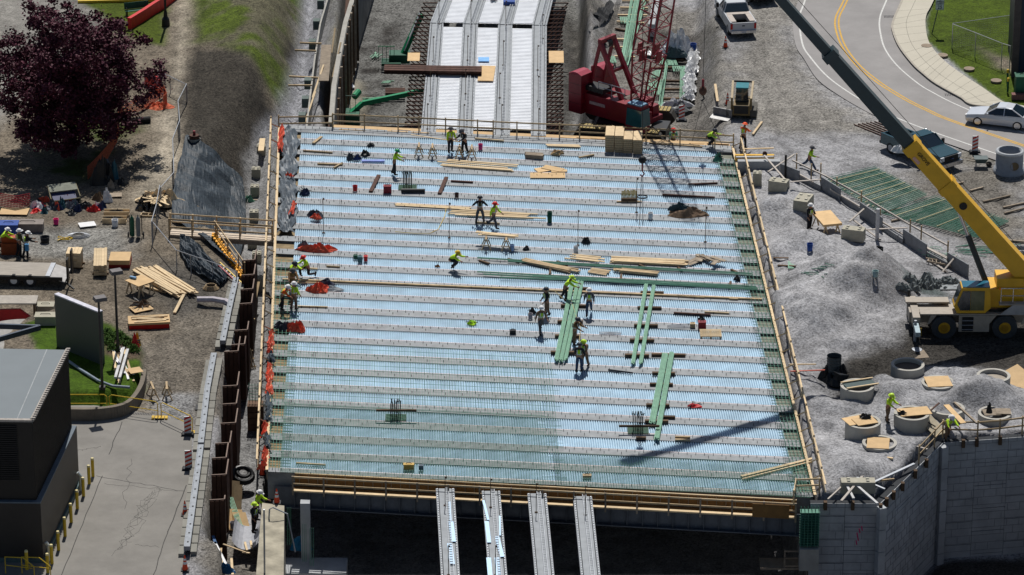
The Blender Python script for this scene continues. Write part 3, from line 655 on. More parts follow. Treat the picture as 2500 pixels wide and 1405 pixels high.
# ---------------- helpers for loose things ----------------
ZD = .05
def plank(name, x0, y0, x1, y1, z, label, cat='board', m=WOODP, w=.14, t=.05, group=None, z1=None):
    a = P(x0, y0, z) if z is not None else G(x0, y0)+Vector((0, 0, .04)); b_ = P(x1, y1, z if z1 is None else z1) if z is not None else G(x1, y1)+Vector((0, 0, .05))
    return one(name, MB().bar(Vector((0, 0, t/2)), b_-a+Vector((0, 0, t/2)), w, t), m, label, cat, a, group=group)
def pile(x0, y0, x1, y1, n, label, group, z=ZD, m=WOODP, w=.14, t=.05, spread=.16, jl=.3, ja=.03, lay=5, name='board'):
    a = P(x0, y0, z) if z is not None else G(x0, y0); b_ = P(x1, y1, z) if z is not None else G(x1, y1); d = b_-a; ln = d.length; d.normalize(); sd = Vector((-d.y, d.x, 0)).normalized()
    base = MB().bar(Vector((-ln/2, 0, 0)), Vector((ln/2, 0, 0)), w, t).mesh(name, m); ang = math.atan2(d.y, d.x); c = (a+b_)/2
    for i in range(n):
        row, lv = i % lay, i//lay
        off = (row-(min(lay, n)-1)/2)*spread+rnd.uniform(-.03, .03)
        p = c+sd*off+d*rnd.uniform(-jl, jl)+Vector((0, 0, t/2+.01+lv*(t+.004)+.004*row))
        o_ = one(name, base, None, label, 'board', p, rz=ang+rnd.uniform(-ja, ja), group=group)
        o_.rotation_euler[1] = -math.asin(max(-1, min(1, d.z)))
def lump(w_, d_, h, seed, n=26, rings=9, rough=.35, fold=0):
    r_ = random.Random(seed); ph = [r_.uniform(0, 6.28) for _ in range(8)]; m = MB(); vs = []
    for i in range(rings+1):
        f = i/rings
        for k in range(n):
            a = 2*math.pi*k/n
            rr = 1+rough*(.5*math.sin(2*a+ph[0])+.35*math.sin(3*a+ph[1])+.25*math.sin(5*a+ph[2]))
            rr *= f
            hh = (1-f**2.6)*h*(.82+rough*min(1, f*3)*(.7*math.sin(3*a+ph[3]+5*f)+.5*math.sin(7*f+ph[4]+2*a)))+fold*math.sin(9*a+6*f+ph[5])*f*(1-f)*4*h
            vs.append((w_/2*rr*math.cos(a), d_/2*rr*math.sin(a), max(0, hh)+(r_.uniform(0, .10)*h*(1-f) if i else 0)))
    fs = [(i*n+k, i*n+(k+1) % n, (i+1)*n+(k+1) % n, (i+1)*n+k) for i in range(rings) for k in range(n)]
    return m.add(vs, fs)
def heap(name, x, y, w_, d_, h, m, label, cat, z=ZD, seed=1, rough=.35, rz=0, group=None, fold=.1):
    q = P(x, y, z) if z is not None else G(x, y)
    return one(name, lump(w_, d_, h, seed+int(x), rough=rough, fold=fold), m, label, cat, q, rz, group)
def cloth_run(name, pts, width, m, label, cat, z, hgt=.25, seed=1, group=None):
    c = smooth([P(x, y, z) for x, y in pts], 10); o = c[0].copy(); r_ = random.Random(seed); rows = 9; vs = []
    ph = [r_.uniform(0, 6) for _ in range(6)]
    for i, p in enumerate(c):
        d = (c[min(i+1, len(c)-1)]-c[max(i-1, 0)]).normalized(); s_ = Vector((-d.y, d.x, 0)); ww = width*(1+.22*math.sin(i*.7+ph[0])+.15*math.sin(i*1.7+ph[1]))
        for j in range(rows):
            u = j/(rows-1)*2-1; hh = hgt*(1-u*u)*(.8+.5*math.sin(i*1.3+j*1.1+ph[2]))+.10*hgt*math.sin(i*2.3+j*2.7+ph[3])+r_.uniform(0, .25)*hgt
            vs.append(p+s_*(u*ww/2)+Vector((0, 0, max(.01, hh)))-o)
    fs = [(i*rows+j, i*rows+j+1, (i+1)*rows+j+1, (i+1)*rows+j) for i in range(len(c)-1) for j in range(rows-1)]
    return one(name, MB().add(vs, fs), m, label, cat, o, group=group)
# ---------------- retaining walls ----------------
JNT = mat('panel joint', (.03, .033, .038), .9)
def mse(name, label, pts, ztop, zb, th=.35, pan=2.2, rowh=1.5, m=CONCD):
    q = [P(x, y, ztop) for x, y in pts]; o = q[0].copy(); t_ = thing(name, label, 'retaining wall', o)
    for i in range(len(q)-1):
        a, b_ = q[i]-o, q[i+1]-o; d = b_-a; ln = d.length; d.normalize(); nrm = Vector((d.y, -d.x, 0))
        npn = max(1, round(ln/pan))
        for j in range(npn):
            p0, p1 = a+d*(ln*j/npn+.012), a+d*(ln*(j+1)/npn-.012); k = 0; zt = 0
            while zt > zb-ztop:
                z1 = max(zt-(rowh if (k or j % 2) else rowh*.55), zb-ztop); off = nrm*(rnd.uniform(-.012, .012)-th/2)
                part('wall_panel', MB().bar(p0+off+Vector((0, 0, (zt+z1)/2)), p1+off+Vector((0, 0, (zt+z1)/2)), th, zt-z1-.035), m, t_)
                zt = z1; k += 1
        mj = MB().bar(a-nrm*(th/2+.05)+Vector((0, 0, (zb-ztop)/2)), b_-nrm*(th/2+.05)+Vector((0, 0, (zb-ztop)/2)), th, ztop-zb)
        part('backing', mj, JNT, t_)
        mj = MB(); 
        for k in range(int((ztop-zb)/.5)):       # block courses scored in the face
            z_ = -.25-k*.5; mj.bar(a+nrm*.016+Vector((0, 0, z_)), b_+nrm*.016+Vector((0, 0, z_)), .006, .016)
            for j in range(int(ln/.75)):
                p = a+d*(j*.75+(k % 2)*.37)+nrm*.016; mj.bar(p+Vector((0, 0, z_)), p+Vector((0, 0, z_+.45)), .014, .014) if rnd.random() < .7 else None
        part('scored_courses', mj, mat('course shadow line', (.15, .155, .165), .9), t_)
    return t_, q, o
t_, q, o = mse('block_wall', 'tall grey panelled retaining wall in shade at the lower right corner', [(1978, 1229), (2149, 1230), (2303, 1081), (2700, 1052)], .05, -7.7)
for x, y, s_ in ((2150, 1232, .42), (2302, 1084, .42)):
    p = P(x, y, .1)-o
    for k in range(6): part('pilaster', MB().box(p.x+.05, p.y-.2, -(k+1)*1.4+.02, s_, s_, 1.36, rz=.4), CONCD, t_)
m_ = MB(); q1 = P(2083, 1275, -1)
for k, (dx, dz) in enumerate(((0, 0), (.12, .25), (.05, -.25), (.25, .4), (-.03, -.5))): m_.bar(Vector((dx, 0, dz)), Vector((dx+.05, 0, dz-.28)), .012, .07)
a = P(2095, 1258, 0); part('paint_mark', m_, mat('pink spray paint', (.45, .03, .12), .8), t_).location = (P(2092, 1300, -1.4)-o)+Vector((0, -.04, 0))
m_ = MB()
for x in (2015, 2082, 2150, 2165, 2182, 2204, 2235, 2262, 2352, 2385, 2442):
    y = 1228 if x < 2150 else (1228-(x-2150)*.975+6 if x < 2300 else 1080-(x-2300)*.073)
    p = P(x, y, .12)-o; m_.box(p.x, p.y, -.35, .2, .28, .5)
part('wall_clamp', m_, WOODD, t_)
rail('guard_rail', 'timber guard rail on top of the lower right retaining wall', [(2243, 1130), (2281, 1090), (2301, 1068), (2386, 1070), (2440, 1066), (2495, 1059), (2560, 1056)], .1, WOOD, h=1.1)
# column with green cage and blocks at the deck's near right corner
q = P(1978, 1250, 0); m_ = MB()
for i in range(6):
    for j in range(3): m_.box(-.5+i*.2, -.1+j*.2, -2.2, .03, .03, 2.4)
for k in range(14): m_.box(0, .1, -2.1+k*.16, 1.1, .5, .02)
one('rebar_cage', m_, GREEN, 'tall green rebar cage standing at the near right corner under the deck', 'rebar cage', q)
one('concrete_pedestal', MB().box(0, .1, -3.6, 1.1, .8, 1.35), CONC, 'concrete pedestal below the green cage at the near right corner', 'pedestal', q)
rail('guard_rail', 'shaded timber guard rail on the low platform below the near right corner', [(1915, 1385), (2012, 1385), (2015, 1392)], -4.3, WOODG, h=1.1, rails=(1.05, .6, .1))
one('work_platform', MB().box(0, 0, -.12, 4.5, 1.3, .12), WOODG, 'shaded timber platform with a rail below the near right corner', 'platform', P(1950, 1375, -4.3))
rail('guard_rail', 'short timber rail at the near right corner of the deck', [(1937, 1232), (1942, 1205), (2000, 1203)], 0, WOODP, h=.9, rails=(.9, .5))
# left wing wall, columns, tarps at the lower left of the opening
a_, b_, c_, d_ = P(640, 1228, -.3), P(694, 1235, -.3), P(690, 1700, -.3), P(600, 1700, -.3)
o = a_.copy(); m_ = MB().prism([tuple((p-o).xy) for p in (a_, b_, c_, d_)], -4.5, 0); one('wing_wall', m_, mat('stained concrete', (.33, .30, .23), .9, var=.5, scale=.8, bump=.4), 'stained concrete wing wall with pale top left of the dark opening', 'wall', o)
q = P(745, 1225, -.9); one('concrete_column', MB().box(0, 0, -4, .55, .55, 4), CONCD, 'square concrete column in the shade left of the opening', 'column', q)
q = P(720, 1420, -4.5)+Vector((0, 2, 0)); one('pile_cap', MB().box(.3, 0, -3, 5.2, 2.0, 3.0), CONCD, 'shaded concrete block at the bottom of the column left of the opening', 'concrete block', q)
heap('tarpaulin', 738, 1340, 1.1, .9, .9, mat('bright blue tarp', (.02, .2, .4), .5), 'small blue tarpaulin bundle beside the shaded column', 'tarpaulin', z=-4.3)
m_ = MB().tube([(0, 0, 0), (.1, 0, 1.2), (.3, 0, 1.3), (1.1, 0, .9), (1.5, 0, -1.5)], .045, 8); one('grey_hose', m_, STEELG, 'grey hose bent over the top of the wing wall', 'hose', P(655, 1290, -.9))
one('steel_post', MB().tube([(0, 0, 0), (.1, -.6, 4.2)], .05, 8), STEELG, 'long dark steel pipe standing against the wing wall', 'pipe', P(646, 1400, -.3))
for i, (x, y) in enumerate(((737, 1280), (755, 1290), (700, 1240), (666, 1232))):
    m_ = MB(); 
    for j in range(3): m_.tube([(j*.1, 0, -2.4), (j*.1+.03, 0, 0)], .018, 4)
    one('rebar_cage', m_, GREEN, 'green vertical bars standing in the shade left of the opening', 'rebar', P(x, y, -1), group='green bars left of the opening')
# far left retaining wall beyond the deck
q0, q1 = P(772, -200, 0), P(790, 305, 0)
t_ = thing('timber_faced_wall', 'grey retaining wall with timber walers left of the far spans', 'retaining wall', q1)
pts = [(815, 305), (822, 215), (838, 120), (850, 60), (868, 0), (930, -200)]
m_ = MB(); qq = [P(x, y, -.4)-q1 for x, y in pts]
for i in range(len(qq)-1):
    m_.quad(qq[i]+Vector((0, 0, -4.8)), qq[i+1]+Vector((0, 0, -4.8)), qq[i+1], qq[i], .25)
part('wall_face', m_, mat('cast wall face', (.21, .21, .20), .9, var=.35, scale=.8), t_)
m_ = MB(); 
for i in range(len(qq)-1): m_.bar(qq[i]+Vector((-.2, 0, .1)), qq[i+1]+Vector((-.2, 0, .1)), .35, .2)
part('capping', m_, CONC, t_)
for i in range(14):
    p = lerp(qq[0], qq[-1], i/14*.8); s_ = i/14*.8*5; k = min(4, int(s_)); p = lerp(qq[k], qq[k+1], s_-k)
    part('soldier_post', MB().box(p.x+.3, p.y, -4.8, .16, .2, 5.6), WOODD if i % 2 else WOODG, t_)
tt = thing('timber_faced_wall', 'second wall line with dark trench behind it beside the gravel ditch', 'retaining wall', q1)
pts2 = [(748, 318), (757, 240), (768, 150), (782, 60), (800, 0), (850, -200)]; q2 = [P(x, y, -.2)-q1 for x, y in pts2]
m_ = MB()
for i in range(5): m_.bar(q2[i]+Vector((0, 0, -1.2)), q2[i+1]+Vector((0, 0, -1.2)), .12, 2.6)
part('wall_face', m_, CONC, tt)
m_ = MB()
for i in range(5): m_.bar(q2[i]+Vector((0.7, 0, -3)), q2[i+1]+Vector((.7, 0, -3)), 1.2, .3)
part('trench_floor', m_, RUSTD, tt)
for i, (x, y) in enumerate(((758, 260), (764, 215), (775, 120), (785, 70), (750, 300), (795, 20))):
    part('deadman_block', MB().box(0, 0, 0, .5, .7, .7), mat('green grey form tie', (.10, .13, .12), .8), tt).location = P(x-12, y, -.6)-q1
for i, (x0, y0, x1, y1) in enumerate(((732, 107, 785, 109), (720, 125, 772, 127), (706, 189, 785, 193), (704, 211, 762, 211), (655, 296, 640, 294))):
    if i < 4: plank('timber_waler', x0, y0, x1, y1, .0, ['topmost', 'second', 'third', 'lowest'][i]+' of four timbers laid across the gravel ditch', 'timber', WOOD, w=.1, t=.12)
plank('scaffold_plank', 797, 112, 790, 200, .1, 'wide grey plank walkway along the dark trench beside the far wall', 'plank', WOODG, w=.75, t=.08)
for i, (x0, y0, x1, y1, z0, z1) in enumerate(((812, 190, 832, 105, -1.5, .4), (810, 130, 818, 70, -.6, .8), (822, 270, 830, 170, -3, -.4), (830, 260, 838, 195, -3, -2), (745, 300, 770, 225, -.5, .3), (763, 240, 790, 160, -.3, .3))):
    plank('brace_board', x0, y0, x1, y1, z0, 'timber brace board leaning on the retaining wall left of the far spans', 'board', WOODP, w=.12, t=.06, group='brace boards on the far left wall', z1=z1)
# ---------------- steel plates, barrier blocks, bollards on the left ----------------
pl = [(591, 637, 622, 1.9, 1.7), (589, 673, 620, 1.9, 1.7), (587, 708, 617, 1.9, 1.6), (584, 743, 614, 1.9, 1.5), (572, 808, 604, 1.8, 1.3), (565, 843, 597, 1.8, 1.2), (547, 860, 581, 3.3, 2.2), (543, 944, 579, 2.2, 2.0), (543, 988, 577, 2.2, 2.0), (539, 1035, 575, 2.2, 2.0), (525, 1084, 561, 2.2, 1.6), (517, 1120, 552, 3.0, 2.0), (516, 1161, 552, 4.2, 2.0), (511, 1222, 548, 4.2, 0)]
for i, (x0, y0, x1, hh, dp) in enumerate(pl):
    up = .9; hh = 3.7 if i < 13 else 4.4; a, b_ = P(x0, y0, up), P(x1, y0-2, up); o = a.copy(); dw = b_-a
    t_ = thing('sheet_pile', 'dark rusty sheet pile, number %d of the stepped row counted from the far end' % (i+1) if 0 else 'dark rusty sheet pile in the stepped row left of the deck', 'sheet pile', o, group='sheet piles left of the deck')
    m_ = MB(); m_.bar(Vector((0, 0, -hh/2)), dw+Vector((0, 0, -hh/2)), .06, hh)
    nw = 3
    for j in range(nw): p = dw*((j+.5)/nw); m_.box(p.x, p.y-.06, -hh, .22, .08, hh-.02)
    part('web', m_, RUSTD, t_)
    m_ = MB(); m_.bar(dw+Vector((0, 0, -hh/2)), dw+Vector((0, max(.5, dp), -hh/2)), .06, hh); part('flange', m_, RUST, t_)
    m_ = MB(); m_.bar(Vector((0, 0, .02)), dw+Vector((0, 0, .02)), .07, .04); m_.bar(dw+Vector((0, 0, .02)), dw+Vector((0, max(.5, dp), .02)), .07, .04); part('top_edge', m_, mat('paler plate edge', (.2, .14, .11), .7), t_)  # strips along the top, paler than the plate
names = ['first (farthest)', 'second', 'third', 'fourth', 'fifth', 'sixth', 'seventh, taller', 'eighth', 'ninth', 'tenth', 'eleventh', 'twelfth', 'thirteenth, tall', 'last and nearest, tallest']
for nm, o_ in zip(names, [o for o in COL.objects if o.name.startswith('sheet_pile') and o.type == 'EMPTY']): o_['label'] = nm+' of the dark rusty sheet piles stepping along left of the deck'
# block and beam barrier
def barrier(pts, label):
    c = [P(x, y, .0) for x, y in pts]; o = c[0].copy(); t_ = thing('block_barrier', label, 'barrier', o)
    for i in range(len(c)-1):
        a, b_ = c[i]-o, c[i+1]-o; d = (b_-a); ln = d.length; d.normalize(); s_ = Vector((d.y, -d.x, 0)); n = int(ln/1.0)
        for j in range(n):
            for sd in (-.33, .33):
                p = a+d*(ln*(j+.5)/n+(.25 if sd > 0 else 0))+s_*sd; mm = MB(); mm.bar(p-d*(.43)+Vector((0, 0, .2)), p+d*(.43)+Vector((0, 0, .13)), .34, .26)
                part('block', mm, mat('grey yellow block', (.23, .225, .20), .9, var=.2, scale=1.5, rand=.12), t_)
        mm = MB(); mm.bar(a+Vector((0, 0, .52)), b_+Vector((0, 0, .52)), .30, .26); mm.bar(a+s_*.17+Vector((0, 0, .44)), b_+s_*.17+Vector((0, 0, .44)), .06, .42); part('steel_beam', mm, mat('pale steel rail', (.23, .25, .275), .5, .2), t_)
        mm = MB()
        for j in range(n): p = a+d*(ln*(j+.5)/n); mm.box(p.x, p.y, .64, .1, .16, .02)
        part('slots', mm, BLACK, t_)
barrier([(578, 700), (560, 780), (545, 855)], 'upper stretch of the pale steel beam barrier on concrete blocks')
barrier([(524, 885), (508, 970), (492, 1105)], 'middle stretch of the pale steel beam barrier on concrete blocks')
barrier([(492, 1110), (476, 1230), (458, 1360)], 'lower stretch of the pale steel beam barrier on concrete blocks beside the driveway')
bd = thing('bollard', 'x', 'bollard', (0, 0, 0)); m_ = MB().lathe([(.0, 1.17), (.07, 1.15), (.095, 1.08), (.095, .0)], n=12); part('post', m_, YELR, bd, smooth=True); part('cap', MB().lathe([(0, 1.22), (.08, 1.19), (.1, 1.12), (.1, 1.08)], n=12), mat('pale bollard cap', (.7, .6, .3), .5), bd)
for i, (x, y) in enumerate(((227, 1164), (218, 1182), (204, 1212), (189, 1243), (174, 1276), (159, 1310), (143, 1344), (127, 1377), (117, 1399), (66, 1391))):
    lab = 'yellow bollard beside the dark building, '+['farthest of the row', 'second from the far end', 'third from the far end', 'fourth from the far end', 'fifth from the far end', 'fifth from the near end', 'fourth from the near end', 'third from the near end', 'nearest to the viewer in the row', 'by the yellow handrail at the corner'][i]
    if i == 0: bd.location = P(x, y, .05); bd['label'] = lab; bd['group'] = 'yellow bollards'
    else: copy_tree(bd, P(x, y, .05), 0, lab, 'yellow bollards')
# ---------------- dark building at lower left ----------------
DKB = mat('dark brown cladding', (.022, .020, .018), .55, .2, var=.25, scale=.5)
zt = 8.5
r0, r1 = P(166, 857, zt), P(78, 1031, zt); r2 = P(-300, 1026, zt); r3 = P(-260, 849, zt); o = P(90, 1340, 0)
t_ = thing('dark_building', 'dark brown clad building with flat grey roof at the lower left corner', 'building', o)
inn = [tuple((p-o).xy) for p in (r0, r1, r2, r3)]
m_ = MB().prism(inn, 2.6, zt-.02); part('upper_wall', m_, DKB, t_)
m_ = MB().prism([(x*1.0+(.0), y) for x, y in inn], zt-.02, zt+.06); part('roof', m_, mat('grey blue roof membrane', (.16, .185, .20), .7, var=.08, scale=.3), t_)
m_ = MB(); a, b_ = Vector((*inn[0], zt+.1)), Vector((*inn[1], zt+.1)); m_.bar(a, b_, .22, .12); m_.bar(b_, Vector((*inn[2], zt+.1)), .22, .12)
for i in range(34): p = lerp(a, b_, (i+.5)/34); m_.box(p.x+.06, p.y, zt+.1, .2, .12, .12)
part('roof_seam', MB().bar(lerp(Vector((*inn[0], zt+.06)), Vector((*inn[3], zt+.06)), .12), lerp(Vector((*inn[1], zt+.06)), Vector((*inn[2], zt+.06)), .10), .06, .02), mat('pale seam', (.27, .29, .30), .7), t_); part('parapet_trim', m_, mat('pale parapet trim', (.33, .30, .27), .7, var=.3, scale=5), t_)
ex = .28; low = [(inn[0][0]+ex, inn[0][1]+.1), (inn[1][0]+ex, inn[1][1]-.3), (inn[2][0], inn[2][1]-.3), (inn[3][0], inn[3][1]+.1)]
m_ = MB().prism(low, .35, 3.7); part('lower_wall', m_, mat('brown grey cladding', (.040, .036, .033), .5, .2, var=.2, scale=.4), t_)
m_ = MB().prism(low, 3.7, 3.78); part('ledge_flashing', m_, mat('slate flashing', (.10, .13, .16), .6), t_)
m_ = MB().prism([(x+(.12 if i < 2 else 0), y) for i, (x, y) in enumerate(low)], -.1, .35); part('plinth', m_, mat('teal plinth', (.07, .11, .115), .8), t_)
a, b_ = Vector((*inn[0], 0)), Vector((*inn[1], 0)); m_ = MB()
for i in range(40): p = lerp(a, b_, (i+.5)/40); m_.box(p.x+.015, p.y, 3.8, .05, .06, zt-3.95)
part('cladding_ribs', m_, mat('brown rib', (.035, .031, .028), .5, .2), t_)
m_ = MB()
for i in range(26): m_.box((inn[1][0]+inn[2][0])/2, inn[1][1]-.03, 5.0+i*.13, abs(inn[1][0]-inn[2][0])*.8, .06, .05)
part('louvres', m_, BLACK, t_)
for f, nm in ((.08, 'downpipe'), (.97, 'downpipe')):
    p = lerp(Vector((*low[0], 0)), Vector((*low[1], 0)), f); part(nm, MB().tube([(p.x+.1, p.y, 1.2), (p.x+.25, p.y, 1.0), (p.x+.25, p.y, .05)], .1, 8), mat('pale pipe', (.45, .5, .52), .5), t_)
m_ = MB()
for s_ in (0, .9):
    m_.tube([(s_, 0, 0), (s_, 0, 1.0), (s_+1.0, -.1, 1.0), (s_+1.6, -.3, .55), (s_+1.6, -.3, 0)], .03, 6); m_.tube([(s_, 0, .5), (s_+1.5, -.2, .4)], .025, 6)
one('handrail', m_, YELR, 'low yellow tube handrail at the foot of the dark building', 'handrail', P(14, 1400, .3))
# steel frame and curved slab behind the building
q = P(45, 830, .6); m_ = MB().lathe([(0, .1), (3.0, .1), (3.0, -.5)], n=40); one('curved_slab', m_, mat('pale slab', (.30, .29, .27), .85), 'round pale concrete slab under the dark steel frame', 'slab', q)
m_ = MB(); a, b_, c_ = P(-60, 795, 2.2), P(98, 800, 2.2), P(-60, 845, 2.2); m_.bar(Vector((0, 0, 0)), b_-a, .16, .32); m_.bar(c_-a, b_-a, .16, .32); m_.box(1.4, -1.2, -2, .14, .14, 2); one('steel_canopy_frame', m_, mat('slate steel', (.06, .075, .10), .5, .3), 'dark slate steel canopy frame above the round slab', 'canopy frame', a)
# planter wall
c = curve([(165, 1000), (230, 1000), (290, 992), (322, 975), (345, 940), (352, 905)], .75); m_ = MB(); o = c[0].copy()
for i in range(len(c)-1): m_.bar(c[i]-o+Vector((0, 0, -.42)), c[i+1]-o+Vector((0, 0, -.42)), .28, 1.0)
one('planter_wall', m_, mat('brown planter concrete', (.17, .145, .115), .9, var=.25, scale=1.5), 'curved concrete planter wall round the lawn', 'wall', o)
# sign panel
a, b_ = P(143, 835, 1.0), P(251, 880, 1.0); t_ = thing('sign_panel', 'large dark grey green sign panel seen from behind on the lawn', 'sign', a); d = b_-a
a2 = P(141, 738, 1)
m_ = MB(); m_.bar(Vector((0, 0, 1.35)), d+Vector((0, 0, 1.35)), .32, 3.7); part('panel', m_, mat('olive grey panel', (.085, .10, .085), .45, var=.06, scale=.4), t_)
m_ = MB(); m_.bar(Vector((0, 0, 3.22)), d+Vector((0, 0, 3.22)), .34, .08); part('top_edge', m_, mat('pale lilac edge', (.55, .55, .62), .5), t_)
m_ = MB(); m_.bar(Vector((0, -.17, .8)), d+Vector((0, -.17, .8)), .02, .06); part('seam', m_, BLACK, t_)
# lamp posts
def lamp(x, y, z, h, label, heads=1):
    t_ = thing('street_lamp', label, 'street lamp', P(x, y, z)); DB = mat('dark bronze metal', (.05, .048, .05), .5, .3)
    part('pole', MB().tube([(0, 0, 0), (0, 0, h)], [.09, .065], 8), DB, t_); part('base', MB().box(0, 0, 0, .36, .36, .18), DB, t_)
    part('lamp_head', MB().box(.1, -.1, h-.05, .75, .6, .22, rz=.4, tx=.9, ty=.9), mat('grey lamp head', (.13, .12, .12), .5), t_)
lamp(250, 950, .75, 5.9, 'tall square headed lamp post standing on the lawn')
lamp(288, 855, .75, 5.2, 'slim dark lamp post behind the lawn with a grey box head')
t_ = thing('street_lamp', 'black lamp post with a flared base by the red barriers', 'street lamp', P(405, 62, 0)); part('pole', MB().tube([(0, 0, 0), (0, 0, 6)], .09, 8), BLACK, t_); part('base', MB().lathe([(.32, 0), (.28, .5), (.16, .7), (.12, 1.1)], n=12), BLACK, t_)
# yellow tube gates
def gate(x0, y0, x1, y1, label, z=.06):
    a, b_ = P(x0, y0, z), P(x1, y1, z); d = b_-a; t_ = thing('tube_barrier', label, 'barrier', a); U = Vector((0, 0, 1))
    part('frame', MB().tube([U*.1, U*.95, U*1.08+d.normalized()*.15, d+U*1.08-d.normalized()*.15, d+U*.95, d+U*.1], .03, 6), YELR, t_)
    part('mid_rail', MB().tube([U*.5, d+U*.5], .025, 6), YELR, t_)
    for p in (Vector((0, 0, 0)), d):
        m_ = MB(); 
        for k in range(4): m_.box(p.x-.3+k*.2, p.y, 0, .16, .4, .10)
        part('foot', m_, mat('yellow black foot', (.5, .32, .02), .6, var=.6, scale=8), t_)
gate(160, 1004, 262, 1004, 'yellow tube barrier against the planter wall'); gate(268, 1004, 386, 1022, 'yellow tube barrier in the middle of the driveway entrance'); gate(394, 1022, 470, 1058, 'yellow tube barrier slanting towards the striped panel')
def vpanel(x, y, label, z=.06, ang=0):
    t_ = thing('striped_panel', label, 'channelizer', P(x, y, z), rz=ang); part('base', MB().box(0, 0, 0, .8, .55, .12, tx=.8, ty=.8), BLACK, t_)
    part('board', MB().box(0, 0, .1, .42, .07, 1.1), WHITE, t_)
    for k in range(4): part('stripe', MB().quad(Vector((-.2, -.045, .18+k*.26)), Vector((.2, -.045, .36+k*.26)), Vector((.2, -.045, .48+k*.26)), Vector((-.2, -.045, .30+k*.26)), .01), REDT if k > 1 else mat('orange red sheeting', (.5, .06, .02), .5), t_)
vpanel(459, 1062, 'red and white striped panel at the end of the yellow barriers'); vpanel(461, 1146, 'red and white striped panel standing alone by the barrier blocks'); vpanel(1664, 296, 'orange and white striped panel beside the crawler crane', -.3); vpanel(2380, 372, 'striped panel at the road edge beside the manhole barrel', .02)
def cone(x, y, label, z=0, h=.9):
    t_ = thing('traffic_cone', label, 'traffic cone', P(x, y, z)); part('base', MB().box(0, 0, 0, .45, .45, .05), BLACK, t_)
    CO = mat('cone orange', (.75, .07, .02), .5); part('cone_body', MB().lathe([(.17, .05), (.03, h)], n=12), CO, t_, smooth=True)
    for a, b_ in ((.42, .58), (.68, .8)): part('collar', MB().lathe([(.17-.14*a+.008, h*a), (.17-.14*b_+.008, h*b_)], n=12), WHITE, t_)
cone(452, 1258, 'orange cone beside the lower barrier blocks', .06); cone(452, 1392, 'orange cone at the near end of the barrier blocks', .06); cone(676, 1228, 'orange cone standing on the end of the wing wall', -.3); cone(1771, 116, 'orange cone on the gravel behind the white pickup'); cone(1776, 256, 'orange cone between the bare plank and the skid steer'); cone(640, 1160, 'orange cone beside the red tarpaulin at the near left deck corner', -.5)
# ---------------- loose things on the deck ----------------
for i, (x0, y0, x1, y1, n, lab, mt, kw) in enumerate((
 (1078, 398, 1250, 412, 6, 'long pale boards laid out right of the sawhorses on the far half of the deck', WOODP, dict(spread=.3, jl=.5)),
 (966, 501, 1148, 511, 3, 'long thick planks left of the man in the dark hoodie', WOODP, dict(spread=.16, jl=.1)),
 (1118, 520, 1310, 530, 6, 'loose pale boards behind the two men in the middle of the far deck', WOODP, dict(spread=.22, jl=.7)),
 (1170, 572, 1258, 578, 7, 'timber offcuts lying on the pair of sawhorses in mid deck', WOODP, dict(spread=.1, jl=.3, z=.8, ja=.12)),
 (1285, 640, 1400, 664, 14, 'reddish boards heaped beside the green bars in mid deck', WOOD, dict(spread=.12, jl=.4, ja=.06)),
 (1495, 638, 1675, 646, 18, 'long stacked boards just beyond the green bars right of centre', WOODP, dict(spread=.13, jl=.15, lay=6)),
 (1395, 628, 1465, 636, 6, 'short pale boards left of the long stacked boards', WOODP, dict(spread=.2, jl=.4)),
 (1508, 662, 1600, 670, 12, 'bundled boards tied between the two lines of green bars', WOOD, dict(spread=.1, jl=.3)),
 (1440, 661, 1485, 668, 5, 'short boards stacked in a small crib between the green bars', WOOD, dict(spread=.16, jl=.05)),
 (1595, 350, 1715, 358, 3, 'thin boards near the far right corner of the deck', WOOD, dict(spread=.12, jl=.3)),
 (1330, 356, 1412, 358, 3, 'thin boards lying just left of the timber bundles', WOODP, dict(spread=.14, jl=.3)),
)):
    pile(x0, y0, x1, y1, n, lab, lab[:60], m=mt, **kw)
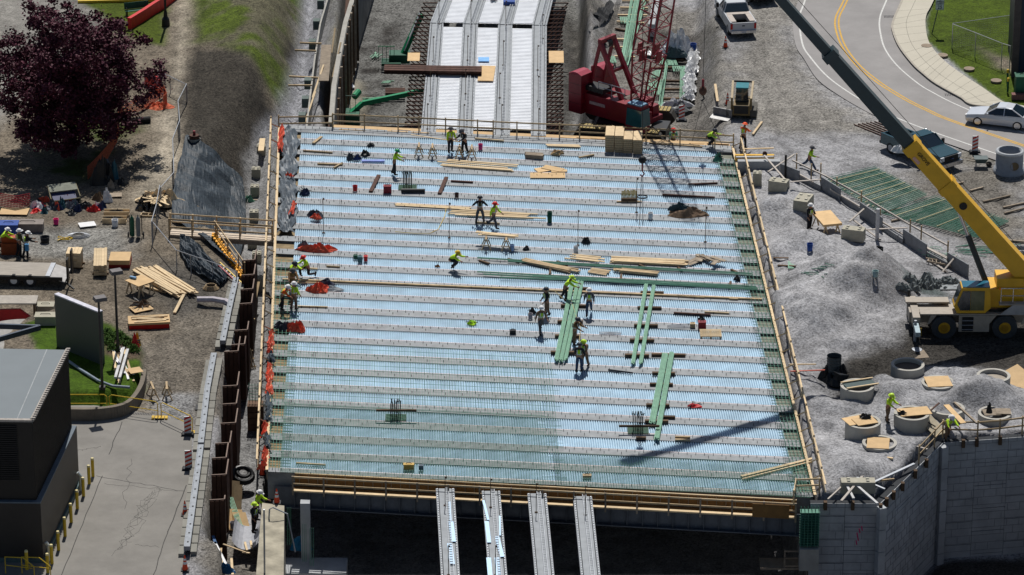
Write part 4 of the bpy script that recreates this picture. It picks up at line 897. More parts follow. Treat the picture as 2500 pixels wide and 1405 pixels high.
for x0, y0, x1, y1, lab, mt, w_ in ((690, 684, 1860, 733, 'very long straight timber laid right across the deck', WOOD, .16), (765, 352, 785, 336, 'short timber lying alone at the far left corner of the deck', WOOD, .2), (1160, 340, 1230, 346, 'thin lath on the far edge right of the sawhorses', WOODP, .08),
      (905, 470, 925, 430, 'rusty channel left of the green column bars', RUST, .26), (1073, 475, 1090, 435, 'rusty channel right of the green column bars', RUST, .26), (1101, 444, 1155, 447, 'dark jackhammer like bar lying near the far column bars', RUST, .14), (775, 402, 836, 404, 'reddish board forming the top of an open triangle on the far left deck', WOOD, .12), (815, 412, 836, 400, 'reddish board closing the open triangle on the far left deck', WOOD, .12),
      (1617, 477, 1745, 484, 'dark red bar lying on the right part of the far deck', RUST, .12), (1645, 766, 1735, 771, 'dark bar lying left of the red case', RUST, .12), (1652, 724, 1720, 728, 'yellowish timber beside the long straight timber', WOOD, .2), (1780, 731, 1802, 732, 'short reddish timber at the right end of the long timber', WOOD, .2), (1720, 764, 1780, 767, 'pale lath near the right edge of the deck', WOODP, .08),
      (1648, 1069, 1685, 1070, 'upper of two short timbers beside the nearest green bundles', WOOD, .14), (1648, 1076, 1685, 1077, 'lower of two short timbers beside the nearest green bundles', WOOD, .14), (1810, 1166, 2006, 1117, 'long pale board poking out over the near right edge', WOODP, .2), (1812, 1173, 1990, 1128, 'thin long board beside the board that pokes over the near right edge', WOODP, .1),
      (723, 1133, 795, 1138, 'thin timber at the near left corner of the deck', WOOD, .1), (1680, 452, 1752, 449, 'reddish tools lying in a line near the far right edge', RUST, .1), (1485, 905, 1545, 913, 'dark steel rod lying in front of the leaning green bundles', STUD, .05), (1413, 387, 1450, 380, 'short reddish board between the far timber bundles and the plywood', WOOD, .12),
      (1860+0, 300, 1838, 330, 'upright pale timber beside the man in orange', WOODP, .15), (740, 370, 812, 375, 'thin reddish lath near the grey tarpaulin', WOOD, .07), (1220, 548, 1160, 545, 'thin board in front of the two men in mid deck', WOOD, .08), (720, 656, 775, 659, 'short timber beside the kneeling man at the left edge', WOOD, .12), (725, 692, 800, 694, 'thin timber beside the blue and red tarpaulin', WOOD, .08), (727, 750, 800, 752, 'thin pale timber right of the two men at the left edge', WOODP, .07), (797, 652, 830, 654, 'short lath left of the crouching man', WOOD, .06)):
    plank('timber', x0, y0, x1, y1, ZD, lab, 'timber', mt, w=w_, t=.1)
# plywood and pieces
def sheet(x, y, w_, d_, rz, lab, z=ZD, m=PLY, tilt=None, t=.025, cat='plywood', name='plywood_sheet'):
    q = P(x, y, z) if z is not None else G(x, y)+Vector((0, 0, .1)); o_ = one(name, MB().box(0, 0, 0, w_, d_, t), m, lab, cat, q, rz)
    if tilt: o_.rotation_euler = (tilt[0], tilt[1], rz)
    return o_
sheet(1337, 429, 2.4, 1.0, 0, 'pinkish plywood sheet lying flat in front of the plywood scraps'); sheet(1330, 414, 1.3, .8, .4, 'plywood scrap lying under the others left of the timber bundles'); sheet(1350, 412, 1.5, .7, -.5, 'plywood scrap lying across another one', z=.09); sheet(1365, 418, 1.1, .4, .1, 'narrow plywood scrap beside the pinkish sheet', z=.07)
for i in range(11): sheet(1692+i*6.2, 634+rnd.uniform(-6, 9), .3, rnd.uniform(.9, 1.5), rnd.uniform(-.9, .9), 'grey brown board in the fanned heap near the right edge', z=.06+.03*i, m=WOODG, t=.03, cat='board', name='board')['group'] = 'fanned boards near the right edge'
# timber bundles at the far edge
for i, (x, y, n_) in enumerate(((1488, 372, 8), (1511, 373, 8), (1533, 375, 6.6), (1556, 377, 6.8))):
    t_ = thing('timber_bundle', ['leftmost', 'second', 'third', 'rightmost'][i]+' of four banded timber bundles at the far edge of the deck', 'timber bundle', P(x, y, ZD), rz=-.06, group='banded timber bundles'); h = 1.22 if i < 2 else 1.02
    part('boards', MB().box(0, .95, 0, .62, 1.9, h), mat('banded timber', (.46, .34, .20), .75, var=.15, scale=2), t_)
    m_ = MB()
    for k in range(7): m_.box(0, -.003, .15+k*h/7, .625, .02, .018)
    part('layer_gaps', m_, WOODD, t_)
    part('top_board', MB().box(0, .95, h, .60, 1.86, .02), WOODP, t_)
# rebar bundles on dunnage (pale green)
def gb(x0, y0, x1, y1, lab, w_=.25, n=5, z=.22, grp='pale green rebar bundles'):
    a, b_ = P(x0, y0, z), P(x1, y1, z); m_ = MB(); d = (b_-a); s_ = Vector((d.y, -d.x, 0)).normalized()
    for j in range(n):
        for k in range(2): 
            o1 = s_*((j-(n-1)/2)*w_/n+.02*k); m_.bar(o1+Vector((0, 0, k*.05+rnd.uniform(0, .03)))+d*rnd.uniform(0, .02), d*rnd.uniform(.97, 1)+o1+Vector((0, 0, k*.05+rnd.uniform(0, .03))), w_/n*.8, .05)
    one('rebar_bundle', m_, GREENL, lab, 'rebar bundle', a, group=grp)
gb(1398, 688, 1358, 884, 'leftmost of the three green bundles between the workers'); gb(1412, 686, 1369, 886, 'middle of the three green bundles between the workers', .22); gb(1422, 688, 1380, 884, 'rightmost of the three green bundles between the workers', .2)
gb(1578, 695, 1545, 892, 'left of the two slim green bundles right of the workers', .22, 5); gb(1597, 697, 1564, 892, 'right of the two slim green bundles right of the workers', .22, 5)
gb(1625, 864, 1592, 1037, 'left of the two thick green bundles nearest the viewer', .36, 7); gb(1641, 860, 1603, 1077, 'right of the two thick green bundles nearest the viewer', .3, 6)
for i, (x, y, w_) in enumerate(((1405, 708, 1.6), (1400, 750, 1.6), (1392, 789, 1.6), (1386, 824, 1.6), (1376, 864, 1.6), (1592, 718, 1.5), (1586, 755, 1.5), (1577, 798, 1.5), (1567, 834, 1.5), (1555, 871, 1.5), (1632, 870, 2.1), (1620, 915, 1.4), (1615, 942, 1.4), (1606, 993, 1.4), (1603, 1032, 1.4), (1565, 1073, .6), (1630, 1022, .9))):
    one('dunnage_block', MB().box(0, 0, 0, w_, .2, .16), WOODD, 'dark timber block under the '+['three middle', 'two slim', 'two thick nearest'][0 if i < 5 else 1 if i < 10 else 2]+' green bundles, '+['first', 'second', 'third', 'fourth', 'fifth', 'sixth', 'seventh'][i if i < 5 else i-5 if i < 10 else i-10]+' from the far end', 'block', P(x, y, ZD), rz=-.04, group='dark dunnage blocks under the green bundles')
# long dark green bar lines across the deck
for i, (x0, y0, x1, y1) in enumerate(((1165, 630, 1835, 668), (1240, 638, 1838, 672), (1165, 664, 1845, 700), (1180, 670, 1848, 702), (1300, 674, 1850, 705), (1220, 678, 1700, 694), (1450, 686, 1850, 708))):
    a, b_ = P(x0, y0, .16), P(x1, y1, .16); m_ = MB(); d = b_-a
    for k in range(3): m_.bar(Vector((0, (k-1.)*.05, .01*k)), d+Vector((0, (k-1.5)*.05+rnd.uniform(-.05, .05), .01*k)), .03, .03)
    one('rebar_bundle', m_, GREEN, 'dark green bar bundle laid across the deck, '+['topmost of seven', 'second of seven', 'third of seven', 'fourth of seven', 'fifth of seven', 'sixth of seven', 'lowest of seven'][i], 'rebar bundle', a, group='dark green bars across the deck')
for i, (x0, y0, x1, y1) in enumerate(((1170, 638, 1195, 646), (1240, 634, 1268, 642), (1360, 640, 1385, 650), (1560, 648, 1580, 658), (1785, 660, 1800, 668), (1342, 672, 1344, 660), (1515, 686, 1517, 672), (1780, 704, 1784, 690), (1655, 655, 1665, 664))):
    plank('dunnage_block', x0, y0, x1, y1, ZD, 'short dark timber under the dark green bars', 'block', WOODD, w=.14, t=.1, group='short timbers under the dark green bars')
# column bars
for x, y, lab in ((995, 462, 'green and black column bars rising from the far left of the deck'), (966, 1025, 'green and black column bars rising from the near left of the deck'), (1558, 1056, 'green and black column bars rising from the near right of the deck')):
    t_ = thing('column_bars', lab, 'rebar cage', P(x, y, 0)); big = y > 600
    part('block_out', MB().box(0, .15, .03, 1.25, 1.0, .04), mat('dark block out', (.09, .10, .07), .9), t_)
    m_ = MB()
    for i in range(12): m_.box(-.55+i*.1, .1, .07, .02, .9, .02); 
    for i in range(9): m_.box(0, -.3+i*.1, .09, 1.2, .02, .02)
    part('mat_bars', m_, GREEN, t_)
    m_ = MB()
    for i in range(6):
        for s_ in (0, 1): xx = -.28+i*.11; m_.tube([(xx, s_*.25, 0), (xx+rnd.uniform(-.03, .03), s_*.25, 1.0), (xx+rnd.uniform(-.1, .1), s_*.25, 1.25)], .028, 5)
    part('starter_bars', m_, mat('blackened bar', (.02, .035, .03), .6), t_)
    if big: part('cross_beam', MB().bar(Vector((-1.15, -.2, .5 if y > 1040 else .7)), Vector((1.25, -.2, .5 if y > 1040 else .7)), .1, .12), WOODD, t_)
# small things: (name, cat, builder, x, y, label)
def bucket(x, y, m, lab, r=.16, h=.4, z=ZD):
    t_ = thing('bucket', lab, 'bucket', P(x, y, z) if z is not None else G(x, y)); part('pail', MB().lathe([(r*.85, 0), (r, h), (r*.93, h), (r*.8, .05)], n=14), m, t_, smooth=True); part('handle', MB().tube([(-r, 0, h), (-r*.6, -.12, h-.12), (r*.6, -.12, h-.12), (r, 0, h)], .01, 4), STEELG, t_)
bucket(1173, 365, mat('pink plastic', (.7, .05, .22), .5), 'pink bucket beside the far sawhorses'); bucket(1342, 543, GREEND, 'tall green bucket on the open deck', .17, .75); bucket(1588, 533, WHITE, 'white bucket left of the brown tarpaulin heap', .17, .4); bucket(1406, 616, WHITE, 'white bucket beside a line post in mid deck', .16, .42); bucket(1250, 612, mat('pale blue plastic', (.3, .4, .6), .5), 'pale blue bucket under the sawhorse table', .16, .4)
bucket(1295, 778, mat('grey pail', (.35, .33, .35), .5), 'grey bucket beside the man in the green vest', .15, .35); bucket(1977, 612, BLUE, 'blue bucket standing on the gravel', .2, .5, None); bucket(2137, 675, mat('pale teal pail', (.3, .42, .42), .5), 'pale teal bucket on the gravel near the broken rock', .2, .4, None)
bucket(1115, 482, RUST, 'dark red pail right of the far column bars', .15, .3); bucket(867, 466, REDT, 'small red gas can left of the rusty channel', .17, .38); bucket(137, 548, mat('bright pink plastic', (.8, .02, .2), .5), 'bright pink bucket beside the stacked boards on the left', .18, .4, None)
def case(x, y, w_, d_, h, m, lab, name='tool_case', z=ZD, rz=0, cat='tool case'):
    t_ = thing(name, lab, cat, P(x, y, z) if z is not None else G(x, y), rz); part('body', MB().box(0, 0, 0, w_, d_, h, tx=.95, ty=.95), m, t_); part('lid', MB().box(0, 0, h, w_*1.02, d_*1.02, .05), m, t_); part('handle', MB().tube([(-w_*.25, 0, h+.04), (-w_*.2, 0, h+.12), (w_*.2, 0, h+.12), (w_*.25, 0, h+.04)], .02, 5), BLACK, t_)
DRED = mat('dark red case', (.22, .01, .02), .5)
case(946, 470, .55, .4, .45, DRED, 'dark red tool box beside the rusty channel'); case(1714, 801, .5, .4, .4, DRED, 'dark red case right of the steel rods'); case(1691, 799, .32, .3, .22, WOOD, 'small brown box left of the dark red case'); case(1252, 815, .4, .25, .2, BLACK, 'small black case left of the walking man in the helmet'); case(998, 1146, .62, .3, .3, mat('ochre box', (.5, .32, .08), .6), 'ochre box lying on the near rebar mat'); case(1028, 1147, .28, .25, .25, mat('slate box', (.1, .14, .18), .5), 'small slate grey box beside the ochre box'); case(1433, 1166, .5, .3, .12, WOOD, 'flat brown box near the near edge of the deck')
case(879, 640, .3, .3, .35, mat('teal machine', (.04, .13, .15), .5), 'teal cased machine in the small tool cluster left of the crouching man'); case(893, 637, .25, .3, .3, REDT, 'red cased tool in the small tool cluster left of the crouching man'); case(868, 632, .3, .2, .2, GREEND, 'dark green box in the small tool cluster left of the crouching man')
def gear(x, y, w_, h, lab, m=BLACK, z=ZD, n=5, group=None):
    t_ = thing('tool_bag', lab, 'tool bag', P(x, y, z) if z is not None else G(x, y), group=group)
    part('bag', lump(w_, w_*.7, h, int(x+y)), m, t_); m_ = MB(); r_ = random.Random(x)
    for i in range(n): a = r_.uniform(0, 6.28); m_.bar(Vector((0, 0, h*.6)), Vector((math.cos(a)*w_*.6, math.sin(a)*w_*.5, .03+r_.random()*h)), .04)
    part('straps', m_, BLACK, t_)
gear(905, 356, .5, .2, 'small black tool belt on the far left deck'); gear(855, 388, .65, .4, 'dark round bag left of the blue bag on the far deck', mat('slate bag', (.04, .05, .06), .6)); gear(872, 390, .5, .4, 'navy blue bag on the far left deck', mat('navy bag', (.01, .03, .12), .6)); gear(892, 380, .6, .4, 'black tool bag with wires beside the navy bag'); gear(745, 474, .75, .4, 'dark blue sack right of the grey tarpaulin', mat('dark navy sack', (.01, .02, .06), .5))
gear(1285, 610, .5, .25, 'small black tool bag right of the sawhorse table'); gear(1430, 592, .6, .35, 'black bag beside the tall line post in mid deck'); gear(1300, 765, .5, .35, 'black tool bag behind the man in the green vest'); gear(1800, 684, .5, .3, 'black tool bag near the right ends of the green bars'); gear(1752, 392, .7, .5, 'green net bag at the far right corner of the deck', GREEN); gear(1205, 1, .5, .3, 'dark bag on the far span', BLACK)
gear(1695, 992, .8, .15, 'red strap tangle on the near right deck', REDT, n=8); gear(1152, 790, .7, .2, 'lime vest dropped on the deck', LIME, n=3); gear(1360, 376, .9, .3, 'crumpled pale plywood scraps behind the flat plywood', PLY, n=8); gear(1068, 652, .3, .15, 'small circular saw beside the crouching man', mat('saw body', (.3, .12, .03), .5), n=4); gear(1712, 783, .45, .3, 'black bag on top of the dark red case', BLACK)
heap('brown_tarpaulin', 1676, 524, 3.0, 1.2, .5, mat('brown canvas', (.20, .13, .08), .8, var=.4, bump=.5), 'brown canvas heap with dark gear near the right of the far deck', 'tarpaulin'); heap('gear_heap', 1662, 514, 1.6, .7, .42, mat('dark teal gear', (.015, .04, .05), .5, var=.5), 'dark teal gear piled on the brown canvas', 'gear', z=.3, seed=4, rough=.6)
heap('red_tarpaulin', 775, 612, 2.4, .8, .4, ORANGE, 'crumpled red tarpaulin near the left edge of the deck', 'tarpaulin', seed=9, fold=.3); heap('grey_tarpaulin', 742, 603, .7, .6, .4, TARP, 'grey end of the crumpled tarpaulin near the left edge', 'tarpaulin', seed=3)
heap('red_tarpaulin', 778, 709, 1.3, 1.3, .45, ORANGE, 'red tarpaulin heap below the kneeling man', 'tarpaulin', seed=2, fold=.3); heap('dark_tarpaulin', 797, 694, 1.1, .7, .35, mat('dark navy tarp', (.02, .025, .05), .6, bump=.6), 'dark blue tarpaulin on top of the red heap', 'tarpaulin', seed=5); heap('grey_tarpaulin', 812, 706, 1.2, .9, .15, TARP, 'grey corner of tarpaulin right of the red heap', 'tarpaulin', seed=6)
heap('red_tarpaulin', 722, 806, 1.15, .9, .5, ORANGE, 'orange red tarpaulin bundle at the left edge of the deck', 'tarpaulin', seed=8, fold=.3); heap('dark_tarpaulin', 692, 803, 1.4, .8, .45, mat('dark slate tarp', (.03, .035, .05), .6, bump=.6), 'dark tarpaulin bundle left of the orange one', 'tarpaulin', seed=7)
heap('dark_tarpaulin', 771, 528, 1.1, .9, .4, mat('dark slate tarp', (.03, .035, .05), .6), 'dark tarpaulin bundle with red lining right of the grey tarpaulin', 'tarpaulin', seed=12); heap('red_tarpaulin', 772, 533, .8, .5, .3, ORANGE, 'red lining poking from the dark tarpaulin bundle', 'tarpaulin', seed=13, z=.2)
cloth_run('grey_tarpaulin', [(708, 318), (706, 380), (702, 440), (703, 500), (697, 572)], 1.15, TARP, 'long grey tarpaulin draped along the far left edge of the deck', 'tarpaulin', .1, .3, 5)
cloth_run('red_tarpaulin', [(689, 312), (685, 345), (684, 372)], .35, ORANGE, 'red strip of tarpaulin at the far left corner of the deck', 'tarpaulin', .3, .25, 6); cloth_run('red_tarpaulin', [(718, 498), (710, 525)], .3, ORANGE, 'small red fold at the lower end of the grey tarpaulin', 'tarpaulin', .45, .2, 7); cloth_run('red_tarpaulin', [(700, 428), (716, 434)], .25, ORANGE, 'small red fold in the middle of the grey tarpaulin', 'tarpaulin', .45, .2, 8)
cloth_run('red_tarpaulin', [(663, 815), (660, 850), (658, 868)], .38, ORANGE, 'red tarpaulin strip below the bundles on the left edge', 'tarpaulin', .15, .3, 9); cloth_run('grey_tarpaulin', [(662, 872), (661, 890)], .5, TARP, 'grey tarpaulin knot between two red strips on the left edge', 'tarpaulin', .2, .35, 10); cloth_run('red_tarpaulin', [(658, 896), (658, 930), (657, 968)], .42, ORANGE, 'long red tarpaulin strip in the middle of the near left edge', 'tarpaulin', .15, .3, 11)
cloth_run('grey_tarpaulin', [(655, 970), (656, 1005), (654, 1036)], .42, TARP, 'grey tarpaulin strip on the near left edge', 'tarpaulin', .15, .3, 12); cloth_run('red_tarpaulin', [(648, 1040), (645, 1072)], .4, ORANGE, 'short red tarpaulin strip near the near left corner', 'tarpaulin', .15, .3, 13); cloth_run('dark_tarpaulin', [(652, 1068), (654, 1102)], .4, TARP, 'dark tarpaulin strip near the near left corner', 'tarpaulin', .15, .3, 14); cloth_run('red_tarpaulin', [(649, 1106), (646, 1140), (634, 1152)], .4, ORANGE, 'red tarpaulin hanging at the near left corner of the deck', 'tarpaulin', .1, .35, 15)
# yellow clamp bundle, blankets, misc
t_ = thing('clamp_bundle', 'upright bundle of yellow tubes on a timber below the hanging hook', 'tube bundle', P(1536, 494, ZD)); part('base_timber', MB().box(0, 0, 0, 1.7, .14, .08), WOOD, t_)
for i in range(12): part('yellow_tube', MB().tube([(-.5+i*.09, .05, .08), (-.47+i*.085, .35, .7+rnd.uniform(-.05, .08))], .035, 6), YELR, t_)
part('dark_feet', MB().box(0, .02, .08, 1.1, .16, .2), WOODD, t_)
pile(1282, 384, 1326, 387, 6, 'short round brown rolls bundled left of the plywood on the far deck', 'rolls on the far deck', m=WOODG, w=.16, t=.14, spread=.17, lay=3, jl=.05)
m_ = MB(); 
for k in range(3): m_.tube([(.35*math.cos(a/10*6.28), .3*math.sin(a/10*6.28), .03+k*.03) for a in range(11)], .02, 4)
one('cable_coil', m_, STUD, 'thin cable coil right of the yellow tube bundle', 'coil', P(1568, 483, ZD))
one('black_pipe', MB().tube([(-.8, 0, .15), (.8, 0, .15)], .14, 10), BLACK, 'short fat black pipe in front of the far column bars', 'pipe', P(1009, 471, ZD))
for i in range(9): one('steel_rod', MB().bar(Vector((-.7+rnd.random()*.3, 0, .02)), Vector((.8, .05, .02)), .025), STEELG, 'thin steel rod in the group left of the dark red case', 'rod', P(1655, 792+i*1.2, ZD), rz=rnd.uniform(-.08, .08), group='steel rods left of the red case')
for i in range(6): one('steel_rod', MB().bar(Vector((-.7, 0, .02)), Vector((.7, .05, .02)), .025), STEELG, 'thin steel rod in the group right of the middle workers', 'rod', P(1490, 812+i*1.3, ZD), rz=rnd.uniform(-.15, .05), group='steel rods in mid deck')
one('yellow_hose', MB().tube([P(x, y, .08)-P(1090, 505, .08) for x, y in ((1090, 505), (1085, 530), (1070, 560), (1050, 570), (1010, 570), (965, 566))], .02, 4), YELR, 'thin yellow hose curling across the far deck', 'hose', P(1090, 505, .08))
one('yellow_hose', MB().tube([P(x, y, .3)-P(1370, 715, .3) for x, y in ((1355, 712), (1375, 730), (1395, 735), (1412, 790), (1418, 800), (1412, 850))], .022, 4), mat('tan hose', (.4, .33, .15), .7), 'tan hose trailing past the middle green bundles', 'hose', P(1370, 715, .3))
t_ = thing('pallet', 'pale timber pallet lying right of the steel rods', 'pallet', P(1735, 818, ZD))
for i in range(6): part('slat', MB().box(0, -.5+i*.2, .12, 1.35, .1, .03), WOODP, t_)
for i in range(3): part('bearer', MB().box(-.6+i*.6, 0, 0, .1, 1.1, .12), WOOD, t_)
m_ = MB()
for i in range(5): m_.box(-.6+i*.3, 0, .0, .26, .25, .10)
one('metal_offcut', MB().box(0, 0, 0, 1.6, .3, .1), mat('blue purple offcut', (.2, .27, .6), .5), 'narrow blue offcut of decking right of the navy bag', 'metal sheet', P(911, 395, ZD))
# sawhorses
def sawhorse(x, y, lab, z=ZD, rz=0, L_=.9, m=WOOD, h=.8, group=None):
    q = P(x, y, z) if z is not None else G(x, y); t_ = thing('sawhorse', lab, 'sawhorse', q, rz, group); part('top_beam', MB().box(0, 0, h-.1, .12, L_, .1), m, t_)
    for sy in (-1, 1):
        for sx in (-1, 1): part('leg', MB().bar(Vector((0, sy*L_*.38, h-.05)), Vector((sx*.3, sy*L_*.48, 0)), .06), m, t_)
        part('brace', MB().bar(Vector((-.18, sy*L_*.44, .35)), Vector((.18, sy*L_*.44, .35)), .05), m, t_)
    return t_
for x, y, l in ((1023, 380, 'leftmost'), (1056, 382, 'second from the left'), (1122, 384, 'third from the left'), (1152, 385, 'rightmost')): sawhorse(x, y, l+' of four sawhorses at the far edge near two workers', group='far sawhorses')
plank('board', 1003, 330, 1125, 348, .9, 'long thin board carried across the far sawhorses', 'board', WOODP, w=.08, t=.04)
sawhorse(1187, 606, 'left sawhorse of the board table in mid deck'); sawhorse(1236, 608, 'right sawhorse of the board table in mid deck')
sawhorse(373, 970, 'left of two bare sawhorses on the dirt above the driveway', None, .25, 1.1); sawhorse(408, 970, 'right of two bare sawhorses on the dirt above the driveway', None, .1, 1.1)
def ptable(x, y, w_, d_, rz, lab, sh):
    q = G(x, y); t_ = thing('plywood_table', lab, 'work table', q, rz); part('table_top', MB().box(0, 0, .82, w_, d_, .05*sh), PLY, t_)
    for sx in (-1, 1):
        part('trestle', MB().box(sx*w_*.32, 0, .74, .1, d_*.9, .08), WOODP, t_)
        for sy in (-1, 1):
            for s2 in (-1, 1): part('leg', MB().bar(Vector((sx*w_*.32, sy*d_*.4, .76)), Vector((sx*w_*.32+s2*.22, sy*d_*.45, 0)), .08), WOODP, t_)
ptable(343, 716, 1.35, 1.4, .75, 'square plywood work table on sawhorses in the left yard', 1); ptable(2018, 565, 1.3, 2.4, .25, 'plywood stack on a trestle table on the right gravel', 3)
one('blue_grinder', MB().box(0, 0, 0, .45, .15, .12, rz=-.5), mat('pale blue tool', (.15, .3, .5), .5), 'small pale blue tool on the square plywood table', 'tool', P(325, 680, .92))
# ---------------- people ----------------
SKIN = mat('skin', (.36, .19, .12), .6)
def skinned(chains, name, mats, smooth=True, sub=1):
    """chains: list of [(point, radius), ...]; chains starting at an existing point are joined there"""
    vs, rs, es, idx = [], [], [], {}
    def vid(p, r):
        k = (round(p[0], 4), round(p[1], 4), round(p[2], 4))
        if k not in idx: idx[k] = len(vs); vs.append(tuple(p)); rs.append(r)
        return idx[k]
    for ch in chains:
        pr = None
        for p, r in ch:
            i = vid(p, r)
            if pr is not None and pr != i: es.append((pr, i))
            pr = i
    me = bpy.data.meshes.new(name); me.from_pydata(vs, es, [])
    bm = bmesh.new(); bm.from_mesh(me); ly = bm.verts.layers.skin.verify(); bm.verts.ensure_lookup_table()
    for i, v_ in enumerate(bm.verts): v_[ly].radius = (rs[i], rs[i]) if not isinstance(rs[i], tuple) else rs[i]; v_[ly].use_root = (i == 0)
    bm.to_mesh(me); bm.free()
    ob = bpy.data.objects.new('tmp', me); COL.objects.link(ob); sk = ob.modifiers.new('s', 'SKIN'); sk.use_smooth_shade = smooth
    if sub: ob.modifiers.new('u', 'SUBSURF').levels = sub
    dg = bpy.context.evaluated_depsgraph_get(); dg.update(); out = bpy.data.meshes.new_from_object(ob.evaluated_get(dg)); out.name = name
    bpy.data.objects.remove(ob); bpy.data.meshes.remove(me); out.materials.clear(); out.materials.append(mats); return out
def Rx(a): return Matrix.Rotation(a, 3, 'X')
def pose(lean=5, legs=((5, 5), (-5, 8)), arms=((10, 12, 20), (10, 12, 20)), head=0, spread=.1, twist=0):
    """faces -Y. legs: (thigh forward, knee bend); arms: (forward, outward, elbow bend) in degrees. returns joints"""
    J = {}; hip = Vector((0, 0, 0)); Lr = R(lean); up = Vector((0, -math.sin(Lr), math.cos(Lr)))
    J['pel'] = hip; J['wai'] = hip+up*.18; J['che'] = hip+up*.40; J['nek'] = hip+up*.55; hd = R(lean*.6+head); hu = Vector((0, -math.sin(hd), math.cos(hd))); J['hea'] = J['nek']+hu*.13; J['top'] = J['nek']+hu*.25; J['fwd'] = Vector((0, -math.cos(hd), -math.sin(hd)))
    for s, (th, kn) in zip((-1, 1), legs):
        h = Vector((s*.09, 0, -.03)); d = Vector((s*spread*.6, -math.sin(R(th)), -math.cos(R(th)))).normalized(); k = h+d*.44
        a2 = R(th-kn); d2 = Vector((s*spread*.3, -math.sin(a2), -math.cos(a2))).normalized(); an = k+d2*.42
        a3 = a2+R(90-(20 if kn < 60 else -5)*0) if kn < 70 else a2; f = Vector((s*.12, -1, -.1)).normalized() if kn < 70 else Vector((0, d2.z*-.2, -.9 if abs(d2.y) > .6 else -.2)).normalized()
        J['hip%d' % s], J['kne%d' % s], J['ank%d' % s], J['toe%d' % s] = h, k, an, an+f*.17
    for s, (fw_, out, el) in zip((-1, 1), arms):
        sh = J['che']+Vector((s*.19, 0, 0))+up*.07; a = R(fw_); o_ = R(out)
        d = Vector((s*math.sin(o_), -math.sin(a)*math.cos(o_), -math.cos(a)*math.cos(o_))); e = sh+d*.29
        a2 = a+R(el); d2 = Vector((s*math.sin(o_)*(.3 if el > 25 else 1)-s*(.35 if el > 70 else 0), -math.sin(a2), -math.cos(a2))).normalized(); w_ = e+d2*.25
        J['sho%d' % s], J['elb%d' % s], J['wri%d' % s], J['han%d' % s] = sh, e, w_, d2
    low = min(J[k].z for k in J if k[:3] in ('ank', 'kne', 'toe')); lo_ = min(min(J['ank%d' % s].z-.09, J['kne%d' % s].z-.07, J['toe%d' % s].z-.05) for s in (-1, 1))
    dz = Vector((0, 0, -lo_))
    for k in J:
        if not k.startswith('han') and k != 'fwd': J[k] = J[k]+dz
    return J
